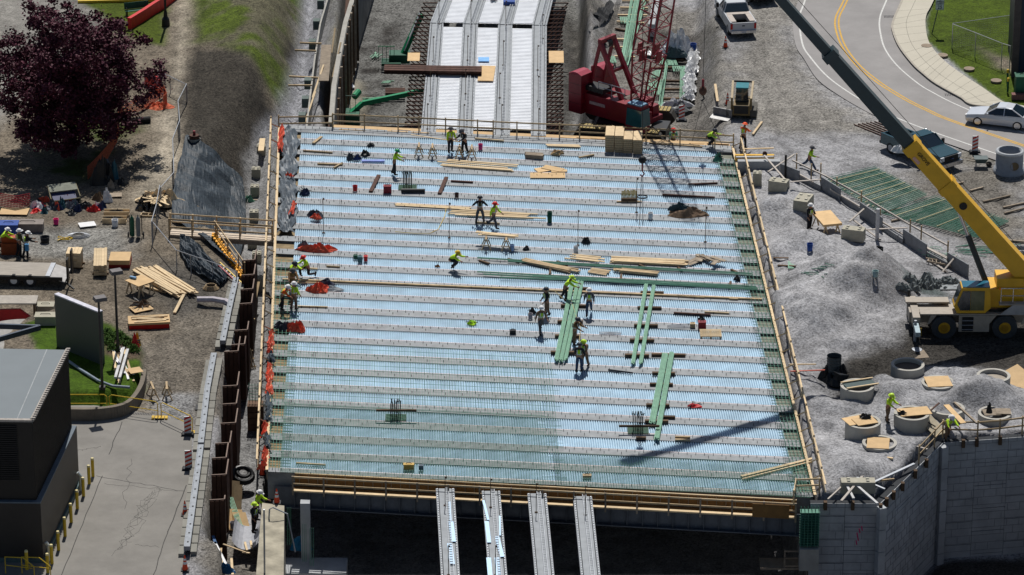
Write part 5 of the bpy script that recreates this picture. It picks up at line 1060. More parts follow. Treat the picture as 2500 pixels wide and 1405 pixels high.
def pmesh(nm, **kw):
    J = pose(**kw); body = [[(J['pel'], .12), (J['wai'], .12), (J['che'], .15), (J['nek'], .06), (J['hea'], .095), (J['top'], .085)], [(J['hea'], .095), (J['hea']+J['fwd']*.10, .03)]]
    for s in (-1, 1):
        body += [[(J['pel'], .12), (J['hip%d' % s], .10), (lerp(J['hip%d' % s], J['kne%d' % s], .5), .085), (J['kne%d' % s], .065), (lerp(J['kne%d' % s], J['ank%d' % s], .4), .06), (J['ank%d' % s], .04), (J['toe%d' % s], .035)],
                 [(J['che'], .15), (J['sho%d' % s], .07), (J['elb%d' % s], .05), (J['wri%d' % s], .032), (J['wri%d' % s]+J['han%d' % s]*.07, .04)]]
        w_ = J['wri%d' % s]; d = J['han%d' % s]; sd = d.cross(Vector((1, 0, 0))); sd = sd.normalized() if sd.length > .1 else Vector((0, 1, 0)); pb = w_+d*.07
        for j, l in enumerate((.075, .085, .08, .062)):
            b0 = pb+sd*((j-1.5)*.021)+d*.03; c_ = (-Vector((s, 0, 0))).normalized()
            body.append([(pb, .04), (b0, .011), (b0+d*l*.5+c_*.008, .009), (b0+d*l*.8+c_*.035, .008)])
        body.append([(pb, .04), (w_+d*.03-sd*.035, .012), (w_+d*.065-sd*.05-Vector((s*.02, 0, 0)), .010)])
    M = {'body': skinned(body, nm+' body', SKIN)}
    top = [[(J['pel']+Vector((0, 0, .02)), .135), (J['wai'], .14), (J['che'], .175), (lerp(J['che'], J['nek'], .75), .10)]]
    ves = [[(J['pel']+Vector((0, 0, .06)), .145), (J['wai'], .155), (J['che'], .19), (lerp(J['che'], J['nek'], .55), .13)]]
    tr = [[(lerp(J['pel'], J['wai'], .35), .135), (J['pel'], .14)]]
    for s in (-1, 1):
        top.append([(J['che'], .175), (J['sho%d' % s], .09), (J['elb%d' % s], .068), (lerp(J['elb%d' % s], J['wri%d' % s], .93), .05)])
        tr.append([(J['pel'], .14), (J['hip%d' % s], .12), (lerp(J['hip%d' % s], J['kne%d' % s], .5), .105), (J['kne%d' % s], .083), (lerp(J['kne%d' % s], J['ank%d' % s], .5), .08), (lerp(J['kne%d' % s], J['ank%d' % s], .95), .07)])
    M['top'] = skinned(top, nm+' top', WHITE); M['vest'] = skinned(ves, nm+' vest', WHITE); M['trousers'] = skinned(tr, nm+' trousers', WHITE)
    m_ = MB()
    for s in (-1, 1): m_.tube([J['ank%d' % s]+Vector((0, .05, .10)), J['ank%d' % s]+Vector((0, .02, -.03)), J['toe%d' % s]], [.06, .065, .045], 8)
    M['boots'] = m_.mesh(nm+' boots', BLACK, True)
    fz = J['fwd']; ax = (J['top']-J['hea']).normalized(); m4 = ax.to_track_quat('Z', 'Y').to_matrix().to_4x4()
    m_ = MB().lathe([(.185, .0), (.155, .02), (.145, .07), (.09, .135), (.001, .155)], n=14, m=m4); c_ = J['hea']+ax*.055; m_.v = [(x+c_.x, y+c_.y, z+c_.z) for x, y, z in m_.v]
    b0 = c_+fz*.15; m_.bar(b0-fz*.04, b0+fz*.09, .16, .015); M['helmet'] = m_.mesh(nm+' helmet', WHITE, True)
    m_ = MB(); fo = Vector((0, -1, 0)); cw, cc = J['wai'], J['che']
    m_.lathe([(.16, -.03), (.165, 0), (.16, .03)], cw.x, cw.y, cw.z, 14); 
    for s in (-1, 1): m_.bar(cw+Vector((s*.09, -.155, 0)), cc+Vector((s*.1, -.15, .08)), .045, .02); m_.bar(cw+Vector((s*.09, .155, 0)), cc+Vector((s*.1, .16, .08)), .045, .02)
    M['stripes'] = m_.mesh(nm+' stripes', mat('silver tape', (.6, .6, .58), .4)); return M
POSES = {
 'stand': pmesh('stand', lean=4, legs=((3, 4), (-3, 6)), arms=((8, 10, 25), (12, 12, 35))),
 'hips': pmesh('hips', lean=2, legs=((4, 4), (-4, 4)), arms=((-10, 42, 70), (-10, 42, 70)), spread=.35),
 'walk': pmesh('walk', lean=8, legs=((26, 12), (-20, 28)), arms=((-22, 10, 20), (26, 10, 30))),
 'stride': pmesh('stride', lean=14, legs=((38, 10), (-32, 20)), arms=((40, 14, 50), (-20, 12, 20))),
 'reach': pmesh('reach', lean=12, legs=((8, 8), (-6, 10)), arms=((42, 8, 30), (38, 8, 40)), head=15),
 'bend': pmesh('bend', lean=52, legs=((16, 16), (-8, 18)), arms=((55, 8, 20), (48, 8, 25)), head=-10),
 'stoop': pmesh('stoop', lean=34, legs=((14, 22), (-10, 16)), arms=((50, 8, 25), (55, 8, 15)), head=5),
 'crouch': pmesh('crouch', lean=48, legs=((88, 118), (72, 112)), arms=((62, 10, 20), (70, 10, 25)), head=-5),
 'kneel': pmesh('kneel', lean=22, legs=((86, 88), (4, 92)), arms=((48, 10, 40), (40, 10, 40)), head=10),
}
HV = mat('hi vis yellow', (.52, .80, .03), .75, var=.12); HO = mat('hi vis orange', (.85, .14, .02), .75, var=.12); HG = mat('muted lime', (.42, .68, .04), .75)
DK_ = mat('dark cloth', (.018, .019, .024), .85); JE = mat('blue jeans', (.045, .07, .13), .85); TAN = mat('tan work cloth', (.17, .11, .07), .85); GRY = mat('grey cloth', (.09, .09, .10), .85); BRN = mat('brown hoodie', (.16, .09, .035), .85); OLI = mat('olive cloth', (.06, .065, .03), .85)
YHEL = mat('lime helmet', (.50, .72, .05), .4); RHEL = mat('red helmet', (.6, .03, .02), .4); BHEL = mat('dark helmet', (.03, .035, .045), .4); GHEL = mat('green helmet', (.02, .25, .10), .4); OHEL = mat('orange hood', (.85, .10, .02), .6)
def person(x, y, ps, face, top, vest, tr, hel, label, z=ZD, s_=1.0):
    q = P(x, y, z) if z is not None else G(x, y); t_ = thing('person', label, 'person', q, R(face)); t_.scale = (s_*1.14, s_*1.14, s_*1.04); M = POSES[ps]
    def add(nm, key, m):
        o_ = part(nm, M[key], None, t_)
        if m: o_.material_slots[0].link = 'OBJECT'; o_.material_slots[0].material = m
    add('body', 'body', None); add('shirt', 'top', top); add('trousers', 'trousers', tr); add('boots', 'boots', None); add('hard_hat', 'helmet', hel)
    if vest: add('safety_vest', 'vest', vest); add('reflective_stripes', 'stripes', None)
    return t_
# face 0 = towards the viewer; positive turns to the viewer's right
PE = [
 (1100, 373, 'stand', 25, HV, HV, DK_, GRY, 'person in yellow shirt and dark trousers standing left of another by the far sawhorses'),
 (1134, 376, 'reach', -50, DK_, OLI, DK_, GRY, 'person in dark clothes and vest standing right of another by the far sawhorses'),
 (963, 427, 'reach', 80, HV, None, DK_, GHEL, 'person in yellow shirt and green helmet standing alone on the far left of the deck'),
 (1172, 544, 'hips', 180, DK_, OLI, GRY, BHEL, 'person in dark hoodie with hands on hips in mid deck'),
 (1205, 556, 'walk', 60, HV, HO, GRY, RHEL, 'person in yellow and orange vest walking beside the one in the dark hoodie'),
 (1100, 658, 'crouch', 60, HV, None, DK_, YELR, 'person in bright yellow shirt crouching alone in mid deck'),
 (752, 677, 'kneel', -60, HV, None, DK_, RHEL, 'person in yellow shirt and red helmet kneeling at the left edge'),
 (711, 682, 'crouch', 30, HV, None, DK_, BHEL, 'person in dark helmet crouching at the left edge beside the kneeling one'),
 (714, 712, 'stoop', 10, BRN, None, BRN, GRY, 'person in brown hoodie stooping behind the one in the white helmet at the left edge'),
 (718, 757, 'stand', 150, HV, HV, TAN, WHITE, 'person in lime vest and white helmet standing at the left edge'),
 (690, 756, 'stoop', 60, HO, HV, DK_, WHITE, 'person in yellow and orange vest bent at the left edge beside the standing one'),
 (1379, 735, 'stoop', 80, HV, None, DK_, YHEL, 'person in bright yellow shirt bending over the left green bundle'),
 (1438, 768, 'walk', 0, GRY, HG, JE, WHITE, 'person in striped vest and white helmet walking right of the three green bundles'),
 (1335, 770, 'stand', -70, DK_, HV, TAN, BHEL, 'person in yellow vest and tan trousers standing sideways left of the bundles'),
 (1320, 813, 'walk', 20, TAN, HG, GRY, WHITE, 'person in green vest and white helmet walking left of the bundles'),
 (1403, 842, 'reach', 60, BRN, OLI, TAN, BHEL, 'person in brown clothes holding a hose on the green bundles'),
 (1428, 896, 'reach', -30, TAN, HG, TAN, YHEL, 'person in tan clothes and lime helmet behind the one in blue jeans'),
 (1414, 908, 'stand', 170, DK_, HV, JE, BHEL, 'person in yellow vest and blue jeans nearest the viewer in mid deck'),
]
for p in PE: person(*p)
person(1727, 358, 'crouch', 60, HG, None, DK_, BHEL, 'person in dull yellow shirt crouching at the far right corner of the deck', .05)
person(1814, 364, 'reach', 150, HO, HV, DK_, OHEL, 'person in orange and yellow vest with orange helmet beyond the far right corner', 0)
person(1643, 372, 'reach', 0, GREEN, HV, DK_, RHEL, 'person in dark red helmet half hidden behind the far rail', -1.2)
person(1975, 414, 'stride', 70, HV, None, JE, GRY, 'person in yellow shirt and jeans striding across the right gravel', None)
person(1976, 562, 'stand', 40, DK_, HG, DK_, WHITE, 'person in dark clothes and green vest standing at the plywood stack on the right gravel', None)
person(2167, 1030, 'reach', 50, HV, None, TAN, YHEL, 'person in yellow shirt and lime helmet among the concrete rings', None)
person(2313, 1074, 'stoop', 20, HV, HV, TAN, WHITE, 'person in lime vest and white helmet at the top of the retaining wall', .05)
person(628, 1268, 'reach', 70, HV, None, DK_, WHITE, 'person in yellow shirt and pale helmet behind another beside the wing wall', -1.6, )
person(621, 1300, 'stand', 60, DK_, HV, DK_, YHEL, 'person in lime helmet and yellow vest beside the wing wall', -1.6)
person(64, 631, 'reach', 110, DK_, HV, DK_, WHITE, 'person in yellow vest and white helmet carrying a blue jug at the left yard', None)
person(48, 626, 'stand', 120, OLI, HG, DK_, WHITE, 'person in green shirt just behind the one with the blue jug', None)
person(5, 618, 'stoop', 90, HV, None, DK_, WHITE, 'person in yellow shirt cut by the left edge of the picture', None)
# ---------------- vehicles ----------------
def wheel(t_, x, y, r, w_, rim=STEELG, hub=.55):
    tw = part('wheel', MB().tube([(x-w_/2, y, r), (x-w_*.35, y, r), (x+w_*.35, y, r), (x+w_/2, y, r)], [r*.88, r, r, r*.88], 20), TYRE, t_)
    part('rim', MB().tube([(x-w_*.53, y, r), (x+w_*.53, y, r)], r*hub, 14), rim, tw)
def sec(y, hw, z0, z1, tk=.93, sh=.6):
    zm = lerp(z0, z1, sh); return [(-hw*tk, y, z0), (hw*tk, y, z0), (hw, y, zm), (hw*.94, y, z1), (-hw*.94, y, z1), (-hw, y, zm)]
def pickup(x, y, rz, paint, label, z=0, boxes=False, L_=6.0):
    q = P(x, y, z); t_ = thing('pickup_truck', label, 'pickup truck', q, R(rz)); W2 = 1.0; h = L_/2
    hood = MB().loft([sec(h, W2*.86, .55, 1.0), sec(h-.12, W2*.96, .45, 1.18), sec(h-.9, W2, .42, 1.24), sec(h-1.55, W2, .42, 1.28), sec(.3, W2, .42, 1.26), sec(-.55, W2, .42, 1.26)]); b_ = part('body', hood, paint, t_)
    m_ = MB(); m_.box(0, -1.75, .5, 1.95, 2.45, .12)
    for s in (-1, 1): m_.box(s*.93, -1.75, .5, .14, 2.5, .78)
    m_.box(0, -.58, .5, 1.9, .1, .78); part('cargo_bed', m_, paint, t_); part('tailgate', MB().box(0, -2.98, .55, 1.86, .08, .68), paint, t_); part('bed_liner', MB().box(0, -1.75, .625, 1.7, 2.3, .01), BLACK, t_)
    cab = lambda y, hw, zt: [(-hw, y, 1.22), (hw, y, 1.22), (hw*.86, y, zt), (-hw*.86, y, zt)]
    part('cab', MB().loft([[(-.93, 1.32, 1.24), (.93, 1.32, 1.24), (.93, 1.30, 1.26), (-.93, 1.30, 1.26)], [(-.95, .62, 1.22), (.95, .62, 1.22), (.76, .55, 1.88), (-.76, .55, 1.88)], [(-.95, -.3, 1.22), (.95, -.3, 1.22), (.78, -.28, 1.92), (-.78, -.28, 1.92)], [(-.95, -.6, 1.22), (.95, -.6, 1.22), (.76, -.42, 1.86), (-.76, -.42, 1.86)]]), GLASS, t_)
    part('roof', MB().loft([[(-.76, .5, 1.87), (.76, .5, 1.87), (.70, .5, 1.93), (-.70, .5, 1.93)], [(-.78, -.4, 1.87), (.78, -.4, 1.87), (.72, -.38, 1.95), (-.72, -.38, 1.95)]]), paint, t_)
    m_ = MB()
    for s in (-1, 1):
        for a, b2 in (((s*.94, 1.25, 1.25), (s*.77, .56, 1.9)), ((s*.955, .05, 1.22), (s*.79, .05, 1.92)), ((s*.955, -.55, 1.22), (s*.78, -.40, 1.9))): m_.bar(a, b2, .07)
    part('pillars', m_, paint, t_)
    for s in (-1, 1):
        part('mirror', MB().box(s*1.17, .95, 1.2, .2, .12, .34), BLACK, t_); part('headlight', MB().box(s*.80, h-.03, .86, .32, .12, .28), mat('headlight lens', (.7, .72, .75), .1, spec=1), t_); part('tail_light', MB().box(s*.90, -3.0, .75, .16, .1, .42), mat('tail light red', (.5, .01, .01), .3), t_)
        part('door_line', MB().box(s*1.001, .45, .6, .012, 1.0, .6), mat('door gap tone', (.03, .03, .03), .6) if 0 else paint, t_)
    part('grille', MB().box(0, h+.02, .72, 1.25, .08, .45), BLACK, t_); part('front_bumper', MB().box(0, h+.10, .42, 1.9, .2, .28), CHROME, t_); part('rear_bumper', MB().box(0, -3.1, .45, 1.85, .2, .2), CHROME if boxes else BLACK, t_)
    for yy in (h-1.02, -2.0):
        for s in (-1, 1): wheel(t_, s*.86, yy, .42, .28)
    if boxes:
        part('tool_box', MB().box(0, -.95, .95, 1.75, .55, .36), CREAM, t_)
        for s in (-1, 1): part('side_box', MB().box(s*.72, -2.05, .95, .42, 1.6, .36), CREAM, t_)
        part('licence_plate', MB().box(0, -3.21, .5, .34, .02, .16), mat('plate', (.5, .5, .52), .5), t_); part('tailgate_badge', MB().box(0, -3.03, .95, .2, .02, .08), mat('dark oval badge', (.01, .02, .05), .4), t_)
    return t_
SILV = mat('silver white paint', (.50, .52, .55), .35, .2, var=.05); TEALP = mat('dark teal car paint', (.008, .055, .075), .22, .2, var=.1, spec=.9); GREYP = mat('dark grey car paint', (.05, .052, .055), .3, .3)
pickup(1794, 62, 9, SILV, 'white pickup truck with cream tool boxes parked on the upper right gravel', boxes=True, L_=6.0)
pickup(1840, -18, 14, GREYP, 'dark pickup truck cut by the top edge behind the white pickup')
pk = pickup(2247, 388, 218, TEALP, 'dark teal pickup truck facing the viewer beside the crane boom')
part('grille_badge', MB().lathe([(0, .03), (.13, .03), (.14, 0)], 0, 0, 0, 16), mat('badge blue', (.01, .02, .08), .3), pk).location = (0, 3.07, .95)
heap('site_gear', 2200, 370, 1.4, .9, .5, WHITE, 'white sacks and gear in the bed of the dark teal pickup', 'gear', z=.9, seed=3)
def sedan(x, y, rz, paint, label):
    t_ = thing('sedan', label, 'car', P(x, y, .02), R(rz)); 
    part('body', MB().loft([sec(2.4, .70, .35, .60), sec(2.3, .84, .25, .72), sec(1.6, .91, .20, .84), sec(.9, .92, .20, .92), sec(0, .92, .20, .94), sec(-1.2, .92, .20, .97), sec(-2.0, .90, .22, 1.0), sec(-2.38, .82, .35, .95), sec(-2.42, .74, .4, .8)]), paint, t_, smooth=False)
    part('windows', MB().loft([[(-.84, 1.0, .90), (.84, 1.0, .90), (.82, .98, .92), (-.82, .98, .92)], [(-.88, .2, .9), (.88, .2, .9), (.62, .15, 1.40), (-.62, .15, 1.40)], [(-.88, -1.0, .9), (.88, -1.0, .9), (.62, -.9, 1.42), (-.62, -.9, 1.42)], [(-.86, -1.85, .95), (.86, -1.85, .95), (.80, -1.8, .97), (-.80, -1.8, .97)]]), GLASS, t_)
    part('roof', MB().loft([[(-.63, .18, 1.39), (.63, .18, 1.39), (.55, .18, 1.44), (-.55, .18, 1.44)], [(-.63, -.4, 1.43), (.63, -.4, 1.43), (.55, -.4, 1.49), (-.55, -.4, 1.49)], [(-.63, -.95, 1.40), (.63, -.95, 1.40), (.55, -.95, 1.44), (-.55, -.95, 1.44)]]), paint, t_)
    m_ = MB()
    for s in (-1, 1):
        for a, b2 in (((s*.84, 1.0, .92), (s*.62, .18, 1.41)), ((s*.885, -.4, .92), (s*.63, -.4, 1.43)), ((s*.86, -1.8, .97), (s*.62, -.93, 1.41))): m_.bar(a, b2, .06)
    part('pillars', m_, paint, t_)
    for s in (-1, 1):
        part('headlight', MB().box(s*.66, 2.32, .58, .3, .14, .13), WHITE, t_); part('tail_light', MB().box(s*.70, -2.40, .74, .3, .10, .15), mat('tail light red', (.5, .01, .01), .3), t_); part('mirror', MB().box(s*1.0, .75, .95, .16, .1, .12), paint, t_)
        for yy in (1.45, -1.4): wheel(t_, s*.82, yy, .33, .22, CHROME, .7)
sedan(2442, 303, 71, mat('silver car paint', (.60, .63, .68), .28, .3, var=.04), 'silver sedan driving on the curved road at the right edge')
# skid steer
t_ = thing('skid_steer', 'yellow black skid steer seen from behind on the gravel', 'skid steer', P(1811, 278, 0), R(-6)); SK = mat('worn loader yellow', (.17, .12, .05), .6, var=.35)
for s in (-1, 1):
    part('track', MB().loft([[(s*.85-.22, -1.0+a, z) for a, z in ((0, .2), (.2, 0), (1.8, 0), (2.0, .2), (1.9, .6), (.15, .6))], [(s*.85+.22, -1.0+a, z) for a, z in ((0, .2), (.2, 0), (1.8, 0), (2.0, .2), (1.9, .6), (.15, .6))]]), mat('dusty track', (.10, .095, .085), .9, var=.4), t_)
    part('lift_arm', MB().bar((s*.68, -.95, 1.45), (s*.72, .9, 2.1), .15, .2), mat('pale lift arm', (.40, .31, .18), .6, var=.2), t_); part('arm_post', MB().bar((s*.68, -.95, .7), (s*.68, -.95, 1.55), .14, .2), SK, t_)
part('chassis', MB().box(0, -.2, .3, 1.25, 2.0, .75, tx=.9), SK, t_); part('cab', MB().box(0, .1, 1.05, .95, 1.2, 1.0, tx=.88, ty=.85), GLASS, t_); part('cab_roof', MB().box(0, .1, 2.05, .9, 1.1, .08), mat('teal cab roof', (.02, .18, .22), .4), t_)
part('cross_bar', MB().bar((-.75, .95, 2.1), (.75, .95, 2.1), .12), BLACK, t_); part('rear_door', MB().box(0, -1.22, .45, 1.0, .08, .6), BLACK, t_)
m_ = MB().loft([[(-.75, 0, 0), (-.75, .7, .05), (-.75, .75, .6), (-.75, .65, .6), (-.75, .6, .12)], [(.75, 0, 0), (.75, .7, .05), (.75, .75, .6), (.75, .65, .6), (.75, .6, .12)]])
one('loader_bucket', m_, mat('worn steel bucket', (.25, .25, .25), .5, .4, var=.4), 'empty steel loader bucket lying left of the skid steer', 'bucket', P(1754, 292, 0), R(-30))
# flatbed trailer
t_ = thing('flatbed_trailer', 'flatbed trailer with grey plank deck and beavertail in the left yard', 'trailer', G(60, 690), R(-4)); 
part('plank_deck', MB().box(-1.6, .4, .72, 6.6, 2.2, .06), mat('grey planks', (.33, .30, .26), .9, var=.3, scale=4, stretch=(.3, 3, 1)), t_)
part('ramp_tail', MB().quad(Vector((1.7, -.7, .74)), Vector((2.75, -.75, .42)), Vector((2.75, 1.45, .42)), Vector((1.7, 1.5, .74)), .06), mat('pale ramp', (.42, .41, .40), .8, var=.2), t_); part('side_frame', MB().box(-1.2, -.72, .5, 7.6, .1, .22), BLACK, t_); part('cross_plate', MB().box(1.65, .4, .745, .3, 2.2, .05), STEELG, t_)
for xx in (-.55, .5): 
    w_ = part('wheel', MB().disc((xx, -.62, .4), (0, 1, 0), .4, .24), TYRE, t_); part('rim', MB().disc((xx, -.66, .4), (0, 1, 0), .22, .2), WHITE, w_)
for yy in (-.6, .9): 
    m_ = MB(); m_.box(2.95, yy, .4, .1, .5, 1.6); part('ramp', m_, BLACK, t_)
part('hitch_bar', MB().bar((2.8, -.7, .4), (3.4, -1.1, .1), .1), BLACK, t_)
# ---------------- yellow rough terrain crane ----------------
gq = P(2380, 826, 0)+Vector((0, 0, .0)); g0 = Vector((P(2303, 826).x, P(2303, 826).y, 0))
t_ = thing('rough_terrain_crane', 'yellow and grey rough terrain crane with its long boom raised over the site', 'crane', g0); X2 = P(2451, 826).x-g0.x
CRW = mat('cream carrier paint', (.34, .30, .25), .55, var=.15)
def gw(x, y): 
    w_ = part('wheel', MB().disc((x, y, .78), (0, 1, 0), .78, .6, 28), mat('dusty tyre', (.045, .05, .055), .9, var=.3), t_); part('rim', MB().disc((x, y-.26, .78), (0, 1, 0), .37, .2, 20), mat('yellow rim', (.42, .23, .01), .5), w_); part('hub', MB().disc((x, y-.32, .78), (0, 1, 0), .22, .2, 16), mat('yellow hub', (.30, .16, .01), .5), w_)
for xx in (0, X2): gw(xx, .1); gw(xx, 2.5)
part('carrier_frame', MB().box(1.9, 1.35, .75, 8.0, 1.3, .7), CRW, t_); part('deck_plate', MB().box(1.4+.8, .30, 1.62, 7.4, .9, .08), CRW, t_); part('deck_plate', MB().box(-.9, 2.1, 1.62, 2.7, .8, .1), CRW, t_)
part('side_skirt', MB().box(1.85, -.12, .5, 1.9, .08, 1.1), CRW, t_); part('step_well', MB().box(1.45, -.17, .55, .7, .04, .95), BLACK, t_)
m_ = MB()
for k in range(3): m_.box(1.45, -.2, .65+k*.3, .7, .06, .04)
part('steps', m_, STEELG, t_)
for a, b_ in ((-.95, .5), (.95, 1.3), (X2-1.0, 1.3), (X2+1.1, 1.5)): part('fender', MB().quad(Vector((a, -.15, 1.0)), Vector((a+.45*(1 if a > .5 else 1), -.15, 1.6)), Vector((a+.1, -.15, 1.6)), Vector((a-.1, -.15, 1.0)), .06), CRW, t_)
part('outrigger_box', MB().box(-1.75, 1.35, .9, .45, 3.4, .65), CRW, t_); part('outrigger_jack', MB().tube([(-1.85, -.7, .05), (-1.85, -.7, 1.5)], .09, 8), STEELG, t_); part('outrigger_jack', MB().tube([(-1.95, 3.0, .05), (-1.95, 3.0, 2.0)], .09, 8), BLACK, t_); part('outrigger_beam', MB().box(-1.8, -.9, .95, .3, 2.2, .3), mat('pale blue steel', (.30, .38, .42), .5, .2), t_); part('outrigger_float', MB().lathe([(0, .12), (.35, .08), (.4, 0)], -1.85, -1.9, 0, 14), STEELG, t_)
part('outrigger_mat', MB().box(-1.75, -2.6, 0, .95, 1.2, .06, rz=.2), WOODG, t_)
part('jack_stripes', MB().box(-1.55, -.75, .5, .2, .05, .5), mat('black yellow stripe', (.3, .2, .02), .5, var=.8, scale=5), t_)
cb = MB().loft([[(x*1.0, y, z) for x, z in ((.75, 1.75), (2.5, 1.75), (2.85, 2.1), (2.75, 3.45), (1.0, 3.45), (.55, 2.2))] for y in (-.15, .95)]); part('cab', cb, YEL, t_)
part('cab_window', MB().loft([[(x, y, z) for x, z in ((.95, 1.95), (1.55, 1.95), (1.55, 3.25), (1.08, 3.25), (.75, 2.35))] for y in (-.19, -.15)]), GLASS, t_); part('cab_door', MB().box(2.0, -.17, 1.95, .85, .05, 1.3), mat('tinted cab window', (.10, .11, .05), .15, spec=.8), t_); part('windscreen', MB().quad(Vector((.54, .9, 2.15)), Vector((.54, -.1, 2.15)), Vector((.94, -.1, 3.4)), Vector((.94, .9, 3.4)), .04), GLASS, t_); part('cab_roof', MB().box(1.9, .4, 3.45, 1.7, 1.0, .06), mat('blue cab roof glass', (.02, .13, .20), .2, spec=.8), t_)
part('turntable', MB().lathe([(1.2, 1.6), (1.2, 1.9)], 3.2, 1.35, 0, 24), BLACK, t_)
part('upper_house', MB().box(4.4, 1.35, 1.9, 3.4, 1.9, 1.25), YEL, t_); part('boom_foot', MB().box(4.2, 1.35, 3.0, 1.9, 1.5, .75), YEL, t_); part('counterweight', MB().box(6.8, 1.35, 1.8, 1.4, 2.4, 1.8), YEL, t_); part('engine_grille', MB().quad(Vector((3.4, -.16, 1.65)), Vector((6.2, -.16, 1.65)), Vector((6.2, -.16, 2.45)), Vector((4.4, -.16, 2.45)), .05), STEELG, t_)
m_ = MB(); m_.tube([(3.45, -.1, 2.4), (3.45, -.1, 3.4), (4.9, -.1, 3.4), (4.9, -.1, 2.4)], .035, 6); m_.tube([(3.45, -.1, 2.9), (4.9, -.1, 2.9)], .03, 6); m_.tube([(4.2, -.1, 2.4), (4.2, -.1, 3.4)], .03, 6); part('guard_rail', m_, CHROME, t_); part('walkway', MB().box(4.2, -.05, 2.35, 1.7, .5, .06), CRW, t_)
piv = P(2482, 690, 3.9)-g0; piv.y = 1.4; piv = Vector((P(2478, 700, 0).x-g0.x-.1, 1.35, 3.55))
Tb = P(1545, 1125, 0)+sdir/sdir.z*31.6; tip = Tb-g0
def bimg(p):      # debug free: nearest fraction on the boom for a photo column
    return p
def bseg(nm, f0, f1, w0, h0, w1, h1, m): return part(nm, MB().bar(lerp(piv, tip, f0), lerp(piv, tip, f1), w0, h0, w1, h1), m, t_)
dvec = (tip-piv)
def frac_at_px(px):
    lo_, hi = 0, 1
    for _ in range(40):
        f = (lo_+hi)/2; w_ = Vector(g0)+lerp(piv, tip, f)-_C; k = w_.dot(_F); x = 1250+FPX*w_.x/k
        if x > px: lo_ = f
        else: hi = f
    return f
fA, fB, fC = frac_at_px(2228), frac_at_px(2028), frac_at_px(2312)
DT = mat('dark green boom paint', (.012, .035, .045), .35, .1, var=.15, spec=.6)
bseg('boom_base', -.02, fA, 1.15, 1.15, .98, .98, YEL); bseg('boom_collar', fA-.006, fA+.01, 1.1, 1.1, 1.1, 1.1, YEL); bseg('boom_collar', fC-.006, fC+.006, 1.16, 1.16, 1.16, 1.16, YEL); bseg('boom_section', fA, fB, .82, .82, .76, .76, DT); bseg('boom_collar', fB-.006, fB+.008, .95, .95, .92, .92, DT); bseg('boom_section', fB, 1, .60, .60, .48, .48, DT)
part('boom_head', MB().bar(tip-dvec.normalized()*.5, tip+dvec.normalized()*.7, .7, .9), DT, t_)
n_ = Vector((-dvec.z, 0, dvec.x)).normalized()
part('hoist_rope', MB().tube([piv+Vector((.6, -.3, .6)), lerp(piv, tip, .5)+Vector((.75, 0, .35)), tip+Vector((.5, 0, .5))], .02, 4), BLACK, t_)
pA = lerp(piv, tip, frac_at_px(2320)); part('lift_cylinder', MB().tube([(2.0+.9, 1.35, 2.6), lerp(Vector((2.9, 1.35, 2.6)), pA, .55)], .19, 12), mat('dark cylinder', (.03, .04, .045), .4), t_); part('lift_rod', MB().tube([lerp(Vector((2.9, 1.35, 2.6)), pA, .5), pA], .11, 10), CHROME, t_)
# lettering and marks on the boom's visible side
def text(nm, s, size, m, loc, rot, parent=None, ext=.01):
    cu = bpy.data.curves.new(nm, 'FONT'); cu.body = s; cu.size = size; cu.extrude = ext; cu.align_x = 'CENTER'; cu.align_y = 'CENTER'; ob = bpy.data.objects.new(nm, cu); COL.objects.link(ob)
    dg = bpy.context.evaluated_depsgraph_get(); me_ = bpy.data.meshes.new_from_object(ob.evaluated_get(dg)); bpy.data.objects.remove(ob); me_.materials.clear(); me_.materials.append(m)
    o_ = bpy.data.objects.new(nm, me_); COL.objects.link(o_); o_.matrix_world = Matrix.Translation(loc) @ rot.to_4x4(); o_.parent = parent; return o_
dn = -dvec.normalized(); sdv = dn.cross(Vector((0, 0, 1))).normalized(); upv = sdv.cross(dn)
sface = sdv if sdv.y < 0 else -sdv
yv = sface.cross(dn); rot = Matrix((dn, yv, sface)).transposed()
c0 = lerp(piv, tip, frac_at_px(2250)); text('lettering', 'GROVE', .32, BLACK, c0+sface*.53+yv*.1, rot, t_)
c1 = lerp(piv, tip, frac_at_px(2243)); part('flag_sticker', MB().quad(*[c1+sface*.52+dn*a+yv*b2 for a, b2 in ((-.2, -.40), (.35, -.40), (.35, -.2), (-.2, -.2))], .005), mat('pale red white sticker', (.6, .35, .3), .6), t_)
c2 = lerp(piv, tip, frac_at_px(2350)); ro_ = Matrix.Translation(c2+sface*.55) @ rot.to_4x4(); part('access_hole', MB().lathe([(0, .03), (.24, .03), (.25, 0)], n=18, m=ro_), BLACK, t_)
part('warning_lamp', MB().lathe([(.07, 0), (.07, .12), (0, .15)], 3.4, .2, 3.2, 10), mat('amber lamp', (.9, .25, .02), .3), t_)
text('lettering', 'GROVE', .14, BLACK, Vector((6.1, -.2, 1.35)), Matrix.Rotation(R(90), 3, 'X'), t_)
# hanging tackle of this crane
S_ = P(1562, 1095, 0); ball = S_+sdir/sdir.z*14.6; tb = thing('hook_block', 'black ball and hook hanging over the far right part of the deck', 'crane hook', ball)
part('ball', MB().sphere(0, 0, 0, .24, n=16), BLACK, tb, smooth=True); part('hook', MB().tube([(0, 0, -.2), (0, 0, -.7), (.12, 0, -.9), (0, 0, -1.05), (-.12, 0, -.95)], .05, 6), REDC, tb); part('hoist_rope', MB().tube([(0, 0, .2), tuple(Vector((0, 0, Tb.z-ball.z-.3))+Vector((Tb.x-ball.x, 0, 0)))], .02, 4), BLACK, tb)
part('sling', MB().tube([(-.04, 0, -1.0), (-.12, 0, -4.2)], .03, 4), STEELG, tb); part('sling', MB().tube([(.04, 0, -1.0), (.08, 0, -4.2)], .03, 4), STEELG, tb)
